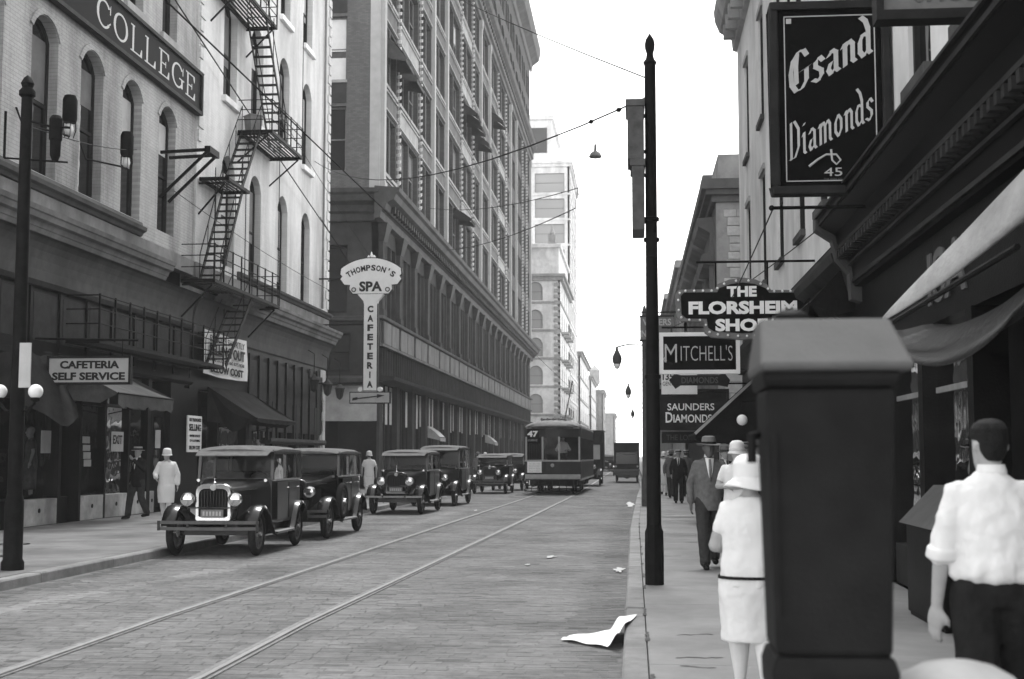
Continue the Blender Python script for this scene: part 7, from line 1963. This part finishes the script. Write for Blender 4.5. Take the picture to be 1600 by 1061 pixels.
# left pavement
person('man in a dark suit and straw boater raising a hand to his mouth', (-11.95, 31.75, PV), R(-25), 1.72, dict(STR2, elL=(.27, -.06, 1.16), wrL=(.04, -.20, 1.42), elR=(-.27, .10, 1.14), wrR=(-.30, .08, .90), headyaw=R(20), palmL=(0, 1, 0), curlL=1.1), 'suit', ('boater', 'straw'), .016, mats=dict(top='cloth_black', legs='cloth_charcoal'))
person('woman in a white dress and white cloche on the left pavement', (-10.62, 30.0, PV), R(15), 1.66, dict(STR, elR=(-.26, -.04, 1.15), wrR=(-.22, -.20, 1.05), sleeve=1.85, headyaw=R(-25), wrL=(.26, .0, .88), elL=(.26, .03, 1.13), kneeL=(.07, -.08, .49), ankL=(.05, -.12, .085), ankR=(-.05, .12, .1), hem=.46), 'dress', ('cloche', 'cloth_white'), .015, fat=1.06, shoes='shoe_white', mats=dict(skirt='cloth_white'))
person('bareheaded woman in a dark patterned dress beside the nearest car', (-10.35, 32.4, PV), R(-10), 1.64, dict(sleeve=.9, wrL=(.1, -.2, 1.02), elL=(.25, -.02, 1.12), headyaw=R(-30)), 'dress', None, .016, mats=dict(top='cloth_print', skirt='cloth_print'), hair='hair_mid', long_hair=True, bag=('L', (-.02, 0, .08), 'cloth_cream'))
person('woman in a pale brimmed hat half hidden behind the nearest car', (-10.2, 37.6, PV), R(40), 1.68, {}, 'dress', ('sunhat', 'cloth_cream'), .022, mats=dict(top='cloth_grey', skirt='cloth_grey'))
person('woman in white standing behind the third parked car', (-9.2, 46.5, PV), R(200), 1.66, STR2, 'dress', ('cloche', 'cloth_cream'), .022, mats=dict(top='cloth_cream', skirt='cloth_white'))
pl_lab = ['man in shirt sleeves in the left crowd by the far parked car', 'woman in grey in the left crowd by the far parked car', 'dark suited man in the left crowd by the far parked car', 'woman in pale hat at the right of the left far crowd']
for k, (x, y, w_) in enumerate(((-7.9 - .35, 62, 'shirt'), (-8.6, 66, 'dress'), (-8.1, 70, 'suit'), (-7.9 - .25, 74, 'dress'))):
    person(pl_lab[k], (x, y, PV if y < 54 or y > 68 else 0.0), R(rp_.choice((0, 180))), 1.68, STR if k % 2 else STR2, w_, ('fedora', 'felt_grey') if w_ != 'dress' else ('cloche', 'cloth_cream'), .028, mats=dict(top='cloth_grey'), group='crowd on the left pavement by the side street')
person('tram driver in shirt sleeves behind the right front window', (-3.42 + .40, 57.75, .84), R(10), 1.66, dict(elL=(.28, -.1, 1.12), wrL=(.10, -.30, 1.08), elR=(-.28, -.1, 1.12), wrR=(-.3, -.32, 1.06)), 'shirt', ('fedora', 'cloth_black'), .024, name='tram_driver')
# shop dummy in the cafeteria window
dm = person('pale shop window dummy in a long coat behind the left shop glass', (-13.55, 29.35, .68), R(-60), 1.62, dict(hem=.22), 'dress', None, .02, skin='plaster', hair=None, mats=dict(top='cloth_grey', skirt='cloth_grey', stocking='plaster'), name='shop_dummy', cat='dummy')
# papers stuck to the shop glass
for k, (y, z, w_, h_) in enumerate(((28.85, 1.95, .5, .5), (31.05, 2.02, .42, .16), (31.08, 1.83, .42, .14), (31.12, 1.65, .42, .16), (31.16, 1.47, .42, .16), (33.0, 2.0, .8, .5), (35.9, 2.1, .4, .5))):
    o = MB().box(-12.985, -12.975, y - w_ / 2, y + w_ / 2, z - h_ / 2, z + h_ / 2).build('shop_card', 'sign_pale' if k not in (1, 2, 3, 4) else 'sign_pale')
    tag(o, ('large pale card in the leftmost shop window', 'topmost of four cards pasted on the shop glass', 'second of four cards pasted on the shop glass', 'third of four cards pasted on the shop glass', 'lowest of four cards pasted on the shop glass', 'poster in the shop window behind the man in the boater', 'small card on the shop door behind the woman in white')[k], 'card')
    if k == 5: text('lettering', 'EXIT', .2, 'letter_dark', o, (-12.97, y, z + .05), FACE_EAST, .002, .6, .004, height=.22)
# ------------------------------------------------------------------ the hazy air
hz = MB().box(-45, 30, -12, 560, -1.2, 60).build('haze', 'wire')
hz['kind'] = 'stuff'
hm = bpy.data.materials.new('haze'); hm.use_nodes = True
hn = hm.node_tree; hn.nodes.clear()
ho = hn.nodes.new('ShaderNodeOutputMaterial'); hv = hn.nodes.new('ShaderNodeVolumePrincipled')
hv.inputs['Color'].default_value = (.95, .95, .95, 1); hv.inputs['Density'].default_value = .0006; hv.inputs['Anisotropy'].default_value = .0
hn.links.new(hv.outputs[0], ho.inputs['Volume'])
hz.data.materials.clear(); hz.data.materials.append(hm)
tag(hz, 'pale summer haze filling the far street', 'haze')
scene.collection.children.link(col)
